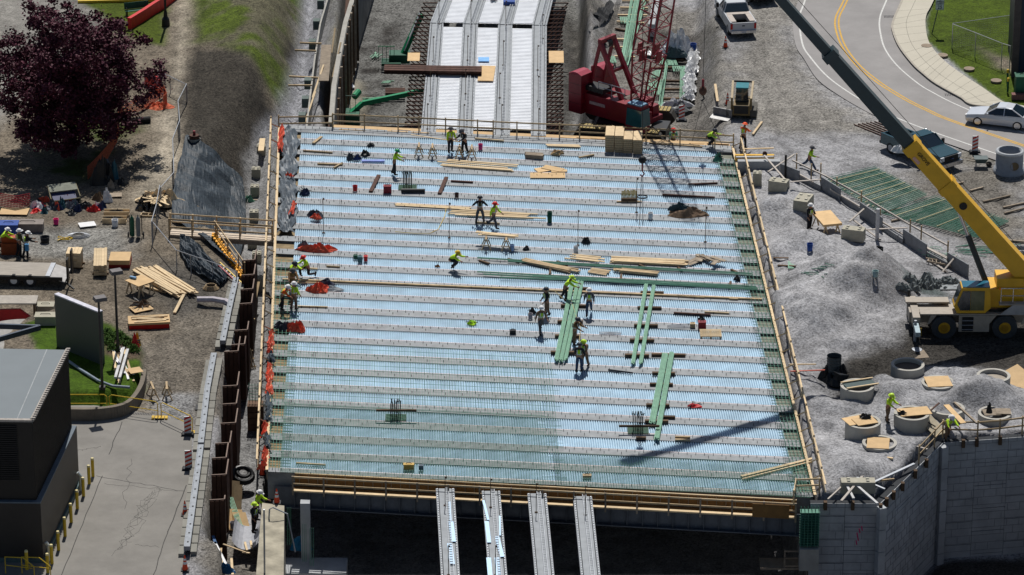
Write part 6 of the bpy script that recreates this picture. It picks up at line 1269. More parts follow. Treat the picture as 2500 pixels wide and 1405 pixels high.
# ---------------- red crawler crane ----------------
zc = -1.6; cq = P(1520, 322, zc); HD = R(-40)
t_ = thing('crawler_crane', 'crimson lattice boom crawler crane standing beyond the far rail', 'crane', cq, 0)
hm = Matrix.Rotation(HD, 3, 'Z')           # local +X = where the house points
def H(x, y, z): return hm @ Vector((x, y, z))
def hbox(mb, x, y, z, sx, sy, sz, **k): c_ = H(x, y, 0); return mb.box(c_.x, c_.y, z, sx, sy, sz, rz=HD, **k)
tr = R(-12)
for s in (-1, 1):
    c_ = Matrix.Rotation(tr, 3, 'Z') @ Vector((0.2, s*2.3, 0)); prof = ((-3.3, .45), (-3.0, .1), (-2.7, 0), (2.7, 0), (3.0, .1), (3.3, .45), (3.0, .95), (2.6, 1.1), (-2.6, 1.1), (-3.0, .95))
    rm = Matrix.Rotation(tr, 3, 'Z'); part('track', MB().loft([[c_+rm @ Vector((a, yy, z)) for a, z in prof] for yy in (-.45, .45)]), mat('dark track shoes', (.035, .032, .028), .8, var=.5), t_)
    m_ = MB()
    for k in range(22): p = c_+rm @ Vector((-2.75+k*.262, 0, 1.1)); m_.box(p.x, p.y, 1.1, .2, .9, .05, rz=tr)
    part('track_pads', m_, mat('yellowed pads', (.33, .25, .09), .7, var=.4, scale=2), t_)
part('undercarriage', MB().box(0, 0, .5, 3.2, 3.4, .7, rz=tr), BLACK, t_); part('carbody_jack', MB().box(2.6, -1.6, .5, 1.2, 2.0, .6, rz=tr), BLACK, t_)
m_ = MB(); hbox(m_, -.5, -.95, 1.3, 4.2, .9, 1.5); hbox(m_, 2.2, -.75, 1.3, 1.1, 1.2, .9); hbox(m_, -.2, 1.0, 1.3, 3.6, .9, 1.3); hbox(m_, 0, 0, 1.25, 5.2, 2.6, .35); hbox(m_, 1.9, .9, 1.3, .8, .7, 1.0); part('house', m_, REDC, t_)
m_ = MB(); hbox(m_, -1.2, -1.43, 2.1, 1.4, .04, .22); part('house_lettering', m_, mat('faded pale lettering', (.42, .30, .30), .6, var=.5, scale=12), t_)
part('engine_top', hbox(MB(), -1.6, -.9, 3.05, 1.8, 1.0, .35), BLACK, t_)
m_ = MB()
for a in (-1.2, 0, 1.2): m_.tube([H(a, -1.3, 3.0), H(a, -1.3, 3.9)], .03, 5)
m_.tube([H(-1.2, -1.3, 3.9), H(1.2, -1.3, 3.9)], .03, 5); m_.tube([H(-1.2, -1.3, 3.5), H(1.2, -1.3, 3.5)], .03, 5); part('handrail', m_, STEELG, t_)
for s, hh in ((-1, 2.9), (1, 2.7)):
    m_ = MB(); hbox(m_, -2.9, s*1.25, 1.3, 1.15, 1.25, hh, tx=1.0); part('counterweight', m_, REDC, t_)
    m_ = MB(); hbox(m_, -2.9, s*1.25, 1.3+hh, 1.1, 1.2, .16, tx=.35); part('counterweight_lid', m_, mat('sunlit crimson lid', (.30, .02, .05), .5), t_)  # sunlight put into the lid colour, lighter than the house paint
    m_ = MB()
    for k in range(1, 4): hbox(m_, -2.9, s*1.25, 1.3+hh*k/4, 1.17, 1.27, .02)
    part('slab_gaps', m_, BLACK, t_)
part('cab', hbox(MB(), 2.7, -1.75, 1.3, 1.5, 1.0, 1.95, tx=.88, ty=.9), mat('cab crimson', (.18, .008, .018), .4), t_); part('cab_glass', hbox(MB(), 2.8, -1.8, 1.75, 1.42, 1.04, 1.25, tx=.9, ty=.9), GLASST, t_); part('cab_roof', hbox(MB(), 2.7, -1.75, 3.25, 1.2, .8, .1), mat('pale blue roof', (.15, .28, .40), .4), t_)
m_ = MB(); m_.lathe([(.5, -.6), (.5, .6)], n=14, m=hm.to_4x4() @ Matrix.Translation((.6, 0, 2.4)) @ Matrix.Rotation(R(90), 4, 'X')); m_.lathe([(.4, -.6), (.4, .6)], n=14, m=hm.to_4x4() @ Matrix.Translation((-.6, 0, 2.3)) @ Matrix.Rotation(R(90), 4, 'X')); part('winch_drum', m_, mat('rope drum', (.10, .08, .07), .6, .3), t_)
gm_ = MB(); 
for s in (-1, 1):
    a, b_, c_ = H(1.0, s*.75, 1.8), H(-1.5, s*.75, 6.6), H(-2.7, s*.75, 2.0); gm_.bar(a, b_, .28, .28); gm_.bar(b_, c_, .2, .2)
gm_.bar(H(-1.5, -.85, 6.7), H(-1.5, .85, 6.7), .32, .32); gm_.bar(H(-.6, -.75, 4.6), H(-.6, .75, 4.6), .22, .22); part('gantry', gm_, REDC, t_); part('sheaves', MB().lathe([(.35, -.25), (.35, .25)], n=14, m=hm.to_4x4() @ Matrix.Translation((-1.5, 0, 6.4)) @ Matrix.Rotation(R(90), 4, 'X')), BLACK, t_)
bd_ = hm @ Vector((math.cos(R(81)), 0, math.sin(R(81)))); bs = hm @ Vector((0, 1, 0)); bu = hm @ Vector((-math.sin(R(81)), 0, math.cos(R(81)))); foot = H(1.6, 0, 1.9)
def lattice(l0, l1, w0, w1, n, nm, r=.07, gap=0):
    m_ = MB(); cor = lambda l, w_: [foot+bd_*l+bs*(i*w_/2)+bu*(j*w_/2) for i, j in ((-1, -1), (1, -1), (1, 1), (-1, 1))]
    A_, B_ = cor(l0, w0), cor(l1, w1)
    for k in range(4): m_.tube([A_[k], B_[k]], r, 6)
    pr = A_
    for i in range(1, n+1):
        f = i/n; cr = cor(lerp(l0, l1, f), lerp(w0, w1, f))
        for k in range(4):
            k2 = (k+1) % 4
            if i % 2: m_.tube([pr[k], cr[k2]], r*.5, 4)
            else: m_.tube([pr[k2], cr[k]], r*.5, 4)
            m_.tube([cr[k], cr[k2]], r*.5, 4)
        pr = cr
    return part(nm, m_, REDC, t_)
lattice(0, 4.6, 1.0, 1.7, 5, 'boom_butt', .07); lattice(4.8, 13.5, 1.7, 1.7, 8, 'boom_insert', .075); lattice(13.7, 20, 1.7, 1.5, 6, 'boom_insert', .06); lattice(20.1, 28, 1.5, .7, 7, 'boom_top', .04)
m_ = MB(); c_ = foot+bd_*4.4
for i, j in ((-1, 0), (1, 0), (0, -1), (0, 1)): m_.bar(c_+bs*i*.85+bu*j*.85-bd_*.1, c_+bs*i*.85+bu*j*.85+bd_*.75, .55, .12)
part('boom_splice_box', m_, REDC, t_)
m_ = MB(); tp = foot+bd_*27.5; g1 = H(-1.5, 0, 6.7); 
for k in (-.3, -.15, 0, .15, .3): m_.tube([g1+bs*k, lerp(g1, tp, .28)+bs*k*.7], .018, 4)
m_.tube([lerp(g1, tp, .28), tp], .02, 4); part('pendant_ropes', m_, BLACK, t_); p = lerp(g1, tp, .28); part('bridle_bar', MB().box(p.x, p.y, p.z-.3, .9, .3, .35).box(p.x, p.y, p.z-.8, .4, .3, .5), REDC, t_)
# second hanging hook
hz = P(1716, 222, 4.5); tb = thing('hook_block', 'rusty hook block hanging with two slings above the dark bank left of the skid steer', 'crane hook', hz); part('block', MB().sphere(0, 0, 0, .28, .34, n=12), mat('rusty ball', (.09, .04, .025), .7), tb, smooth=True); part('swivel', MB().tube([(0, 0, .3), (0, 0, .85)], .09, 8), REDC, tb); part('hoist_rope', MB().tube([(0, 0, .8), (.3, 0, 24)], .022, 4), BLACK, tb); part('hook', MB().tube([(0, 0, -.3), (.1, 0, -.6), (-.1, 0, -.75)], .06, 6), BLACK, tb)
part('sling', MB().tube([(0, 0, -.7), P(1690, 345, .2)-hz], .016, 4), BLACK, tb); part('sling', MB().tube([(0, 0, -.7), P(1765, 360, .2)-hz], .02, 4), BLACK, tb)
# ---------------- maple ----------------
def maple(x, y, label, rx=5.6, rz_=5.2, zc_=5.5, n=60000):
    q = G(x, y); t_ = thing('maple_tree', label, 'tree', q); BK = mat('dark bark', (.035, .028, .022), .9, bump=.5)
    m_ = MB(); m_.tube([(0, 0, 0), (.05, 0, 1.2), (0, .05, 2.4)], [.32, .24, .2], 10); r_ = random.Random(5); tips = []
    for k in range(16):
        a = k/16*6.28*2.4; el = .35+.9*r_.random(); d = Vector((math.cos(a)*math.cos(el), math.sin(a)*math.cos(el), math.sin(el))); p0 = Vector((0, 0, 1.5+r_.random()*1.3)); L_ = 3+1.6*r_.random()
        pts = [p0, p0+d*L_*.4+Vector((0, 0, .1)), p0+d*L_*.75+Vector((0, 0, .4)), p0+d*L_+Vector((0, 0, .9))]; m_.tube(pts, [.12, .08, .05, .02], 6)
        for j in range(3): e = pts[2]+Vector((r_.uniform(-1, 1), r_.uniform(-1, 1), r_.uniform(0, 1.2))); m_.tube([pts[1], e], [.05, .015], 5)
    part('trunk', m_, BK, t_)
    g = np.random.RandomState(12)
    nc = 420; u = g.normal(size=(nc, 3)); u /= np.linalg.norm(u, axis=1)[:, None]; rr = g.rand(nc)**.38
    lob = 1+.10*np.sin(3*np.arctan2(u[:, 1], u[:, 0])+1)+.07*np.sin(5*np.arctan2(u[:, 1], u[:, 0])+u[:, 2]*4)
    cc = u*rr[:, None]*lob[:, None]*np.array([rx, rx, rz_]); cc[:, 2] = np.maximum(cc[:, 2], -rz_*.80); cs = g.uniform(.35, .75, nc)*(1.15-.35*rr)
    ci = g.randint(0, nc, n); off = g.normal(size=(n, 3))*cs[ci][:, None]*np.array([.62, .62, .45]); c = cc[ci]+off+np.array([0, 0, zc_])
    a = g.normal(size=(n, 3)); a[:, 2] *= .5; a /= np.linalg.norm(a, axis=1)[:, None]; b2 = np.cross(a, g.normal(size=(n, 3))); b2 /= np.linalg.norm(b2, axis=1)[:, None]
    s_ = g.uniform(.07, .15, n)[:, None]; vs = np.stack([c-a*s_, c+b2*s_*.7, c+a*s_, c-b2*s_*.7], 1).reshape(-1, 3)
    me_ = bpy.data.meshes.new('crown'); me_.vertices.add(4*n); me_.vertices.foreach_set('co', vs.ravel()); me_.loops.add(4*n); me_.loops.foreach_set('vertex_index', np.arange(4*n)); me_.polygons.add(n); me_.polygons.foreach_set('loop_start', np.arange(0, 4*n, 4)); me_.polygons.foreach_set('loop_total', np.full(n, 4)); me_.update()
    me_.materials.append(mat('purple maple leaf', (.072, .015, .029), .65, var=.6, scale=.9, spec=.2)); part('crown', me_, None, t_)
maple(178, 372, 'big dark purple leaved maple filling the upper left corner')
def shrub(x, y, r, label, m, n=500, z=None):
    q = G(x, y); m_ = MB(); r_ = random.Random(int(x))
    for i in range(n):
        a, b2 = r_.uniform(0, 6.28), r_.random(); p = Vector((math.cos(a)*r*b2, math.sin(a)*r*b2, r*1.1*math.sqrt(max(0, 1-b2*b2))*r_.random())); d = Vector((r_.gauss(0, 1), r_.gauss(0, 1), r_.gauss(0, 1))).normalized()*.07; e = d.orthogonal().normalized()*.05; m_.quad(p-d, p+e, p+d, p-e)
    one('shrub', m_, m, label, 'shrub', q)
GRN = mat('shrub leaf', (.05, .11, .012), .7, var=.4)
for i, (x, y) in enumerate(((262, 818), (275, 830), (290, 824), (305, 838), (318, 846), (278, 855), (262, 838), (325, 858))): shrub(x, y, .42, 'small green shrub in the planter bed, '+['first from the left', 'second', 'third', 'fourth', 'fifth', 'low front one', 'left front one', 'rightmost'][i], GRN, 260)
# ---------------- left yard ----------------
def fence_panel(pts, label, h=1.8, z=None, m=STEELG, mesh=True):
    q = [G(x, y) for x, y in pts]; o = q[0].copy(); t_ = thing('mesh_fence', label, 'fence', o); U = Vector((0, 0, 1))
    for p in q: part('post', MB().tube([p-o, p-o+U*h], .035, 6), m, t_)
    for i in range(len(q)-1):
        a, b_ = q[i]-o, q[i+1]-o; part('top_rail', MB().tube([a+U*h, b_+U*h], .03, 6), m, t_)
        if mesh:
            m_ = MB(); n = max(3, int((b_-a).length/.16))
            for k in range(n+1): p = lerp(a, b_, k/n); m_.bar(p+U*.05, p+U*h, .006)
            for k in range(11): m_.bar(a+U*h*k/11, b_+U*h*k/11, .006)
            part('wire_mesh', m_, mat('wire', (.12, .13, .14), .5, .5), t_)
    return t_
fence_panel([(374, 210), (416, 228), (456, 248)], 'mesh fence panels running from the maple to the dirt path', 1.3)
fence_panel([(457, 250), (436, 292), (440, 340), (423, 385), (426, 468), (394, 505)], 'zigzag grey mesh fence between the yard and the dark slope', 1.4)
fence_panel([(392, 510), (383, 560), (372, 600)], 'mesh fence panel standing beside the black bags heap', 1.7)
fence_panel([(374, 590), (432, 660), (467, 672), (520, 690), (578, 712)], 'low wire fence along the foot of the covered slope', 1.4, mesh=False)
fence_panel([(2324, 116), (2324, 116.5), (2468, 96)], 'chain link fence on the grass at the upper right', 1.9, m=mat('pale fence tube', (.45, .47, .48), .4, .5))
fence_panel([(2324, 118), (2380, 140), (2444, 166), (2464, 172)], 'chain link fence running down to the blue building', 1.9, m=mat('pale fence tube', (.45, .47, .48), .4, .5))
# geotextile slope
def drape(pts_rows, label, m, seed=2, n=40, amp=.10):
    rows = [[(G(x, y) if z > 50 else P(x, y, z)) for x, y, z in r] for r in pts_rows]; o = rows[0][0].copy(); vs = []; r_ = random.Random(seed); nr = 26
    def ev(row, s_): k = min(int(s_*(len(row)-1)), len(row)-2); f = s_*(len(row)-1)-k; return lerp(row[k], row[k+1], f)
    for i in range(nr+1):
        v_ = i/nr*(len(rows)-1); k = min(int(v_), len(rows)-2); f = v_-k
        for j in range(n+1):
            p = lerp(ev(rows[k], j/n), ev(rows[k+1], j/n), f); 
            p = p+Vector((0, 0, .30+amp*1.5*math.sin(i*.9+.12*j+math.sin(j*.3))+amp*.7*math.sin(i*2.2+j*.15)+r_.uniform(-.03, .03))); vs.append(p-o)
    fs = [(i*(n+1)+j, (i+1)*(n+1)+j, (i+1)*(n+1)+j+1, i*(n+1)+j+1) for i in range(nr) for j in range(n)]
    return one('geotextile_sheet', MB().add(vs, fs), m, label, 'geotextile', o)
drape([[(455, 340, 99), (490, 360, 99), (530, 385, 99), (560, 410, 99), (592, 440, 99)], [(440, 395, 99), (480, 410, 99), (520, 430, 99), (565, 465, 99), (600, 500, 99)], [(428, 440, 99), (470, 455, 99), (515, 480, 99), (560, 520, 99), (602, 560, 99)], [(420, 490, 99), (460, 505, 99), (500, 530, 99), (550, 570, 99), (590, 615, 99)], [(420, 545, 99), (450, 560, 99), (490, 585, 99), (530, 620, 99), (575, 660, 99)]], 'dark grey geotextile sheet pinned over the slope above the timber walkway', FABRIC)
drape([[(440, 585, 99), (470, 600, 99), (510, 630, 99), (560, 680, 99)], [(438, 620, 99), (465, 640, 99), (500, 665, 99), (545, 700, 99)], [(460, 660, 99), (480, 672, 99), (505, 688, 99), (530, 705, 99)]], 'dark grey geotextile sheet below the timber walkway beside the stair', FABRIC, seed=5)
# walkway bridge and stair
a, b_ = P(415, 568, .15), P(668, 585, .15); o = a.copy(); d = b_-a; t_ = thing('timber_walkway', 'timber walkway with rails bridging from the left yard to the deck', 'walkway', o)
part('walk_deck', MB().bar(Vector((0, 0, 0)), d, .9, .1), mat('pale walkway boards', (.55, .46, .36), .8, var=.2), t_); part('side_beam', MB().bar(Vector((0, -.47, -.15)), d+Vector((0, -.47, -.15)), .06, .3), WOODG, t_)
for sy in (-.45, .5):
    for f in (0, .22, .45, .68, .99): p = d*f; part('post', MB().box(p.x, p.y+sy, 0, .1, .1, 1.2), WOOD, t_)
    for hh in (1.15, .6): part('rail', MB().bar(Vector((0, sy-.06, hh)), d+Vector((0, sy-.06, hh)), .04, .1), WOODP if sy > 0 else WOOD, t_)
a, b_ = G(512, 592)+Vector((0, 0, .4)), G(586, 694)+Vector((0, 0, .35)); o = a.copy(); d = b_-a; t_ = thing('site_stair', 'site stair with orange yellow treads going down beneath the timber walkway', 'stair', o); n = 15
for i in range(n): p = d*(i/n); part('tread', MB().box(p.x+.3, p.y, p.z+.02, .30, .62, .14), mat('orange yellow tread', (.75, .33, .01), .55), t_)
for s_ in (-.35, .35): part('stringer', MB().bar(Vector((.3, s_, -.15)), d+Vector((.3, s_, -.15)), .06, .3), WOODD, t_)
for s_ in (.45,):
    for hh in (.95, .5): part('rail', MB().bar(Vector((.3, s_, hh)), d+Vector((.3, s_, hh)), .05, .09), WOOD, t_)
    for f in (.1, .45, .8, 1.0): p = d*f; part('post', MB().box(p.x+.3, p.y+s_, p.z-.2, .09, .09, 1.2), WOOD, t_)
t_ = thing('ladder', 'red and yellow fibreglass ladder lying on the lower covered slope', 'ladder', G(533, 665)+Vector((0, 0, .3))); d = G(586, 715)-G(533, 665)
part('rail', MB().bar(Vector((0, 0, .2)), d+Vector((0, 0, .2)), .08, .1), mat('dark red rail', (.3, .01, .02), .5), t_); part('rail', MB().bar(Vector((.1, .38, .2)), d+Vector((.1, .38, .2)), .08, .1), YELR, t_)
for i in range(7): p = d*((i+.5)/7); part('rung', MB().bar(p+Vector((0, 0, .2)), p+Vector((.1, .38, .2)), .05), WHITE, t_)
# ballast blocks on the strip
def lego(x, y, z, label, w_=.62, d_=.62, h=.75, m=None, rz=0, group=None, two=True):
    t_ = thing('ballast_block', label, 'concrete block', P(x, y, z), rz, group); m = m or CONCY
    part('block', MB().box(0, d_/2, 0, w_, d_, h, tx=.97, ty=.97), m, t_)
    m_ = MB()
    for a in (-.17, .17):
        for b2 in (.18, .45): m_.box(a*w_/.62, b2*d_/.62, h, .2, .16, .07, tx=.8, ty=.8)
    part('studs', m_, mat('pale block top', (.5, .48, .40), .9), t_)
for i, (x, y, hh) in enumerate(((638, 394, 1.1), (625, 441, .8), (622, 484, .8), (620, 546, .8), (616, 610, .7), (627, 652, .9), (630, 712, .9))): lego(x, y, -3, 'buff ballast block on the gravel strip, '+['farthest one with a timber on top', 'second from the far end', 'third from the far end', 'beyond the timber walkway', 'just under the timber walkway', 'beside the top steel plate', 'nearest one'][i], h=hh, group='ballast blocks on the strip')
plank('timber', 637, 372, 641, 342, -1.85, 'short thick timber lying on the farthest ballast block', 'timber', WOODP, w=.4, t=.12)
plank('timber', 608, 489, 645, 490, -2.95, 'weathered timber beside the green net on the gravel strip', 'timber', WOODG); gear(606, 492, .8, .4, 'green net bundle on the gravel strip', mat('pale green net', (.10, .28, .18), .7), z=-3)
t_ = thing('timber_crib', 'brown timber box stack with green column cage on the gravel strip', 'timber stack', P(624, 1052, -3))
for k in range(4): part('timber_tier', MB().box(0, .4, k*.42, .95, .9, .38), mat('dark brown tier', (.13, .075, .045), .8, var=.4, rand=.2), t_)
m_ = MB()
for i in range(5): m_.box(-.35+i*.18, .4, 1.7, .03, .03, 1.3)
for k in range(6): m_.box(0, .4, 1.85+k*.2, .8, .03, .025)
part('green_cage', m_, GREEN, t_)
for i, (x0, y0, x1, y1) in enumerate(((612, 792, 632, 690), (604, 835, 620, 780))): plank('brace_board', x0, y0, x1, y1, -3, 'brown board leaning against the sheet piles', 'board', WOOD, w=.16, t=.07, group='boards leaning on the sheet piles', z1=-1.2)
t_ = thing('pallet', 'slatted pallet leaning against the sheet piles', 'pallet', P(612, 903, -3), .3)
for i in range(6): part('slat', MB().bar(Vector((-.35+i*.13, 0, 0)), Vector((-.5+i*.13, .6, 1.2)), .08, .03), WOODP, t_)
for k in (.15, .6, 1.05): part('bearer', MB().bar(Vector((-.45-k*.1, k*.5, k)), Vector((.4-k*.1, k*.5, k)), .06), WOOD, t_)
m_ = MB()
for r_, oz in ((.62, 0), (.58, .14), (.36, .05)): m_.tube([(r_*math.cos(a/16*6.28), r_*.9*math.sin(a/16*6.28)+(.2 if r_ < .5 else 0), .15+oz) for a in range(17)], .12, 8)
o_ = one('black_hose_coil', m_, BLACK, 'big coil of fat black corrugated hose on the gravel strip', 'hose coil', P(592, 1165, -2.2)); o_.rotation_euler = (.5, .2, 0)
heap('clear_bag', 583, 1190, .6, .5, .4, PLASTIC, 'clear plastic bag beside the black hose coil', 'bag', z=-2.9)
for i, (x, y, w_, d_, rz, tl) in enumerate(((572, 1215, .5, 2.0, .15, (.9, .2)), (580, 1222, .5, 1.9, .2, (.9, .2)), (575, 1270, 1.1, 1.4, .5, (.7, .3)), (590, 1278, .9, 1.5, .5, (.6, .25)))): sheet(x, y, w_, d_, rz, 'plywood board leaning below the sheet piles, '+['farthest strip', 'second strip', 'large sheet', 'nearest pale sheet'][i], z=-2.6, tilt=tl, m=PLY if i > 1 else WOOD)
for i in range(5): plank('green_bar', 556+i*3, 1215, 580+i*3, 1285, -2.2, 'green bar leaning among the plywood sheets', 'rebar', GREENL, w=.03, t=.03, group='green bars among the plywood sheets')
bucket(568, 1290, mat('grey pail', (.35, .33, .35), .5), 'grey bucket below the leaning plywood', z=-2.8)
a0 = P(604, 1335, -2.8); m_ = MB(); vs = []
for k in range(9):
    a = math.pi*(1.12+.76*k/8); vs += [(1.35*math.cos(a)*.62, 1.6, .95+.95*math.sin(a)), (1.35*math.cos(a)*.62, -1.4, .95+.95*math.sin(a))]
m_.add(vs, [(2*k, 2*k+1, 2*k+3, 2*k+2) for k in range(8)]); one('half_pipe_form', m_, mat('grey fibre form', (.33, .34, .37), .5), 'grey curved half pipe form lying beside the wing wall', 'form', a0+Vector((0, 0, .5)))
for i, (x0, y0, x1, y1) in enumerate(((598, 1325, 603, 1345), (612, 1322, 615, 1340), (592, 1350, 612, 1352))): plank('offcut', x0, y0, x1, y1, -2.2, 'small timber offcut lying in the half pipe form', 'offcut', WOODP, w=.12, group='offcuts in the half pipe form')
for i, (x0, y0, x1, y1, mt, w_) in enumerate(((524, 1325, 556, 1388, WHITE, .16), (512, 1345, 525, 1337, WOODP, .12), (532, 1345, 545, 1380, WOODP, .12), (540, 1340, 536, 1375, WOOD, .12), (545, 1330, 600, 1350, WOOD, .1), (565, 1365, 568, 1405, WOODP, .14), (520, 1310, 527, 1330, mat('blue board', (.02, .08, .2), .6), .16))): plank('board', x0, y0, x1, y1, -1.0, ['long white board', 'short pale board left of the rest', 'middle pale board', 'middle brown board', 'thin brown board', 'pale board by the half pipe form', 'short blue board'][i]+' scattered below the last sheet pile', 'board', mt, w=w_)
heap('blue_bin', 552, 1396, .9, .7, .5, mat('dark blue plastic', (.01, .08, .18), .5), 'dark blue plastic bin heap at the bottom edge', 'bin', z=-1)
# stacks in the yard
def stack(x, y, w_, d_, h, rz, label, m=WOODP, base=None, nb=5, nl=6):
    q = G(x, y); grp = label[:55]; bw = w_/nb; lh = h/nl
    bx = MB().box(0, 0, 0, bw*.95, d_, lh*.93).mesh('board', m)
    for l in range(nl):
        for i in range(nb): 
            o_ = one('board', bx, None, label, 'board', q+Matrix.Rotation(rz, 3, 'Z') @ Vector(((i-(nb-1)/2)*bw, rnd.uniform(-.06, .06), .12+l*lh)), rz, grp)
    for s_ in (-.35, .35): one('bearer', MB().box(0, 0, 0, w_*1.25, .12, .11), base or WOODD, 'dark bearer under the '+' '.join(label.split()[2:10]), 'bearer', q+Matrix.Rotation(rz, 3, 'Z') @ Vector((0, s_*d_, 0)), rz, 'bearers under the '+' '.join(label.split()[2:10]))
stack(183, 650, .95, 1.1, 1.0, -.05, 'pale board in the short thick stack behind the trailer ramp', nb=4, nl=5); stack(246, 655, .85, 3.0, .7, .08, 'pale board in the tall long stack in the middle of the left yard', nb=5, nl=4)
q = G(294, 645); t_ = thing('plywood_stack', 'square plywood stack on a dark red base right of the long lumber stack', 'plywood', q); part('sheets', MB().box(0, 0, .25, 1.35, 1.5, .3), PLY, t_); part('red_base', MB().box(0, 0, 0, 1.38, 1.52, .25), mat('dark red edge', (.2, .01, .01), .6), t_)
q = G(364, 795); t_ = thing('plywood_stack', 'plywood pile on a bright red base in the middle of the dirt', 'plywood', q, .12); part('sheets', MB().box(0, 0, .3, 2.6, 1.25, .14), PLY, t_); part('red_base', MB().box(0, 0, 0, 2.5, 1.2, .3), mat('bright red base', (.5, .01, .008), .5), t_)
for i in range(6): one('board', MB().box(0, 0, 0, 2.0, .12, .03), WOOD if i % 2 else WOODP, 'thin strip lying on the plywood pile with the bright red base', 'board', G(364, 795)+Vector((rnd.uniform(-.2, .3), -.4+i*.14, .46+.01*i)), .12+rnd.uniform(-.25, .25), 'strips on the red based plywood pile')
pile(352, 662, 452, 722, 24, 'long pale board in the fanned lumber pile beside the work table', 'fanned lumber pile', z=None, spread=.20, lay=8, jl=.4, ja=.05, w=.16, t=.08); pile(362, 700, 405, 712, 8, 'short board under the fanned lumber pile', 'short boards under the fanned pile', z=None, spread=.16, lay=4, m=WOOD)
plank('timber', 426, 768, 449, 724, None, 'single pale plank lying on the dark dirt heap', 'timber', WOODP, w=.2, t=.1)
gear(345, 752, 1.3, .5, 'dark brushwood heap with sticks below the work table', WOODD, z=None, n=16); sheet(345, 757, 1.3, 1.0, .5, 'plywood scrap under the brushwood heap', z=None)
m_ = MB().tube([(0, 0, .3), (1.0, -.1, .35), (1.8, -.3, .3), (2.2, -.7, .2)], .2, 8); one('white_liner', m_, mat('pale lilac liner', (.5, .46, .5), .6), 'pale lilac rolled liner lying beside the barrier', 'liner', G(482, 742))
m_ = MB()
for k in range(5): m_.tube([((.5-.04*k)*math.cos(a/12*6.28), (.42-.03*k)*math.sin(a/12*6.28), .05+k*.05) for a in range(13)], .04, 5)
one('rope_coil', m_, mat('tan rope', (.36, .26, .15), .8), 'tan rope coil on the dark dirt near the sheet piles', 'coil', G(515, 706))
m_ = MB()
for k in range(6): m_.tube([((.75-.07*k)*math.cos(a/14*6.28), (.55-.05*k)*math.sin(a/14*6.28), .03+k*.02) for a in range(15)], .018, 4)
one('cable_coil', m_, STEELG, 'loose grey cable coil on the dirt in the left yard', 'coil', G(192, 577)); m_ = MB(); m_.tube([(.5*math.cos(a*.9), .3*math.sin(a*1.3), .03+.01*a) for a in range(14)], .03, 4); one('cord', m_, YELR, 'tangled yellow cord left of the grey cable coil', 'cord', G(158, 586))
for i in range(9): plank('board', 280+rnd.uniform(-6, 30), 850+rnd.uniform(0, 30), 300+rnd.uniform(-20, 45), 915+rnd.uniform(0, 25), None, 'pale board in the scrap heap at the corner of the planter', 'board', (WOODP, WOOD, WHITE)[i % 3], w=.14, group='scrap boards at the planter corner')
for x0, y0, x1, y1, l in ((302, 852, 282, 925, 'left'), (312, 856, 292, 926, 'right')): plank('white_timber', x0, y0, x1, y1, 1.1, l+' of two long white timbers in the scrap heap', 'timber', mat('pale grey timber', (.5, .5, .5), .7), w=.16, t=.12)
sheet(330, 905, .8, .8, .4, 'square plywood piece in the scrap heap', z=1.0); gear(330, 852, .6, .9, 'red and yellow plastic toy like hydrant at the planter edge', REDT, z=None); gear(336, 845, .35, .9, 'yellow topped post in the planter edge', YELR, z=None, n=2)
one('drain_hose', MB().tube([P(x, y, .9)-P(167, 882, .9) for x, y in ((167, 882), (200, 905), (240, 930), (275, 943), (317, 946))], .09, 8), mat('grey blue hose', (.22, .27, .32), .6), 'thick grey blue hose lying across the planter lawn', 'hose', P(167, 882, .9))
t_ = thing('yard_table', 'grey topped table on dark legs at the left edge', 'work table', G(35, 775)); part('table_top', MB().box(0, 0, 1.15, 3.0, 1.3, .08), mat('grey plank top', (.36, .33, .29), .85, var=.2), t_)
for sx in (-1.35, 1.35):
    for sy in (-.55, .55): part('leg', MB().box(sx, sy, 0, .12, .12, 1.15), WOODD, t_)
m_ = MB().loft([[(-1.1, -.25, 0), (-1.1, .25, 0), (-1.1, .1, .75), (-1.1, -.1, .75)], [(.2, -.25, 0), (.2, .25, 0), (.2, .1, .9), (.2, -.1, .9)], [(1.1, -.25, 0), (1.1, .25, 0), (1.1, .1, .3), (1.1, -.1, .3)]])
one('water_barrier', m_, REDT, 'red plastic barrier under the grey topped table', 'barrier', G(42, 786), -.2)
for i, (x0, y0, x1, y1) in enumerate(((316, 72, 352, 50), (352, 50, 376, 34), (376, 34, 402, 18), (402, 18, 430, -4))):
    a, b_ = G(x0, y0), G(x1, y1); m_ = MB().bar(Vector((0, 0, .45)), b_-a+Vector((0, 0, .45)), .3, .9); one('water_barrier', m_, REDT, 'red plastic barrier in the curved line by the bench, '+['nearest', 'second', 'third', 'farthest'][i], 'barrier', a, group='red barriers by the bench')
a, b_ = G(358, 205), G(392, 226); t_ = thing('water_barrier', 'ribbed red plastic barrier at the right edge of the maple', 'barrier', a); part('barrier_body', MB().bar(Vector((0, 0, .5)), b_-a+Vector((0, 0, .5)), .35, 1.0), REDT, t_)
for k in range(7): p = lerp(Vector((0, 0, .1)), b_-a+Vector((0, 0, .1)), (k+.5)/7); part('rib', MB().box(p.x, p.y-.2, .1, .06, .08, .75), REDT, t_)
ON = mat('orange safety mesh', (.55, .13, .06), .8, var=.5, scale=6)
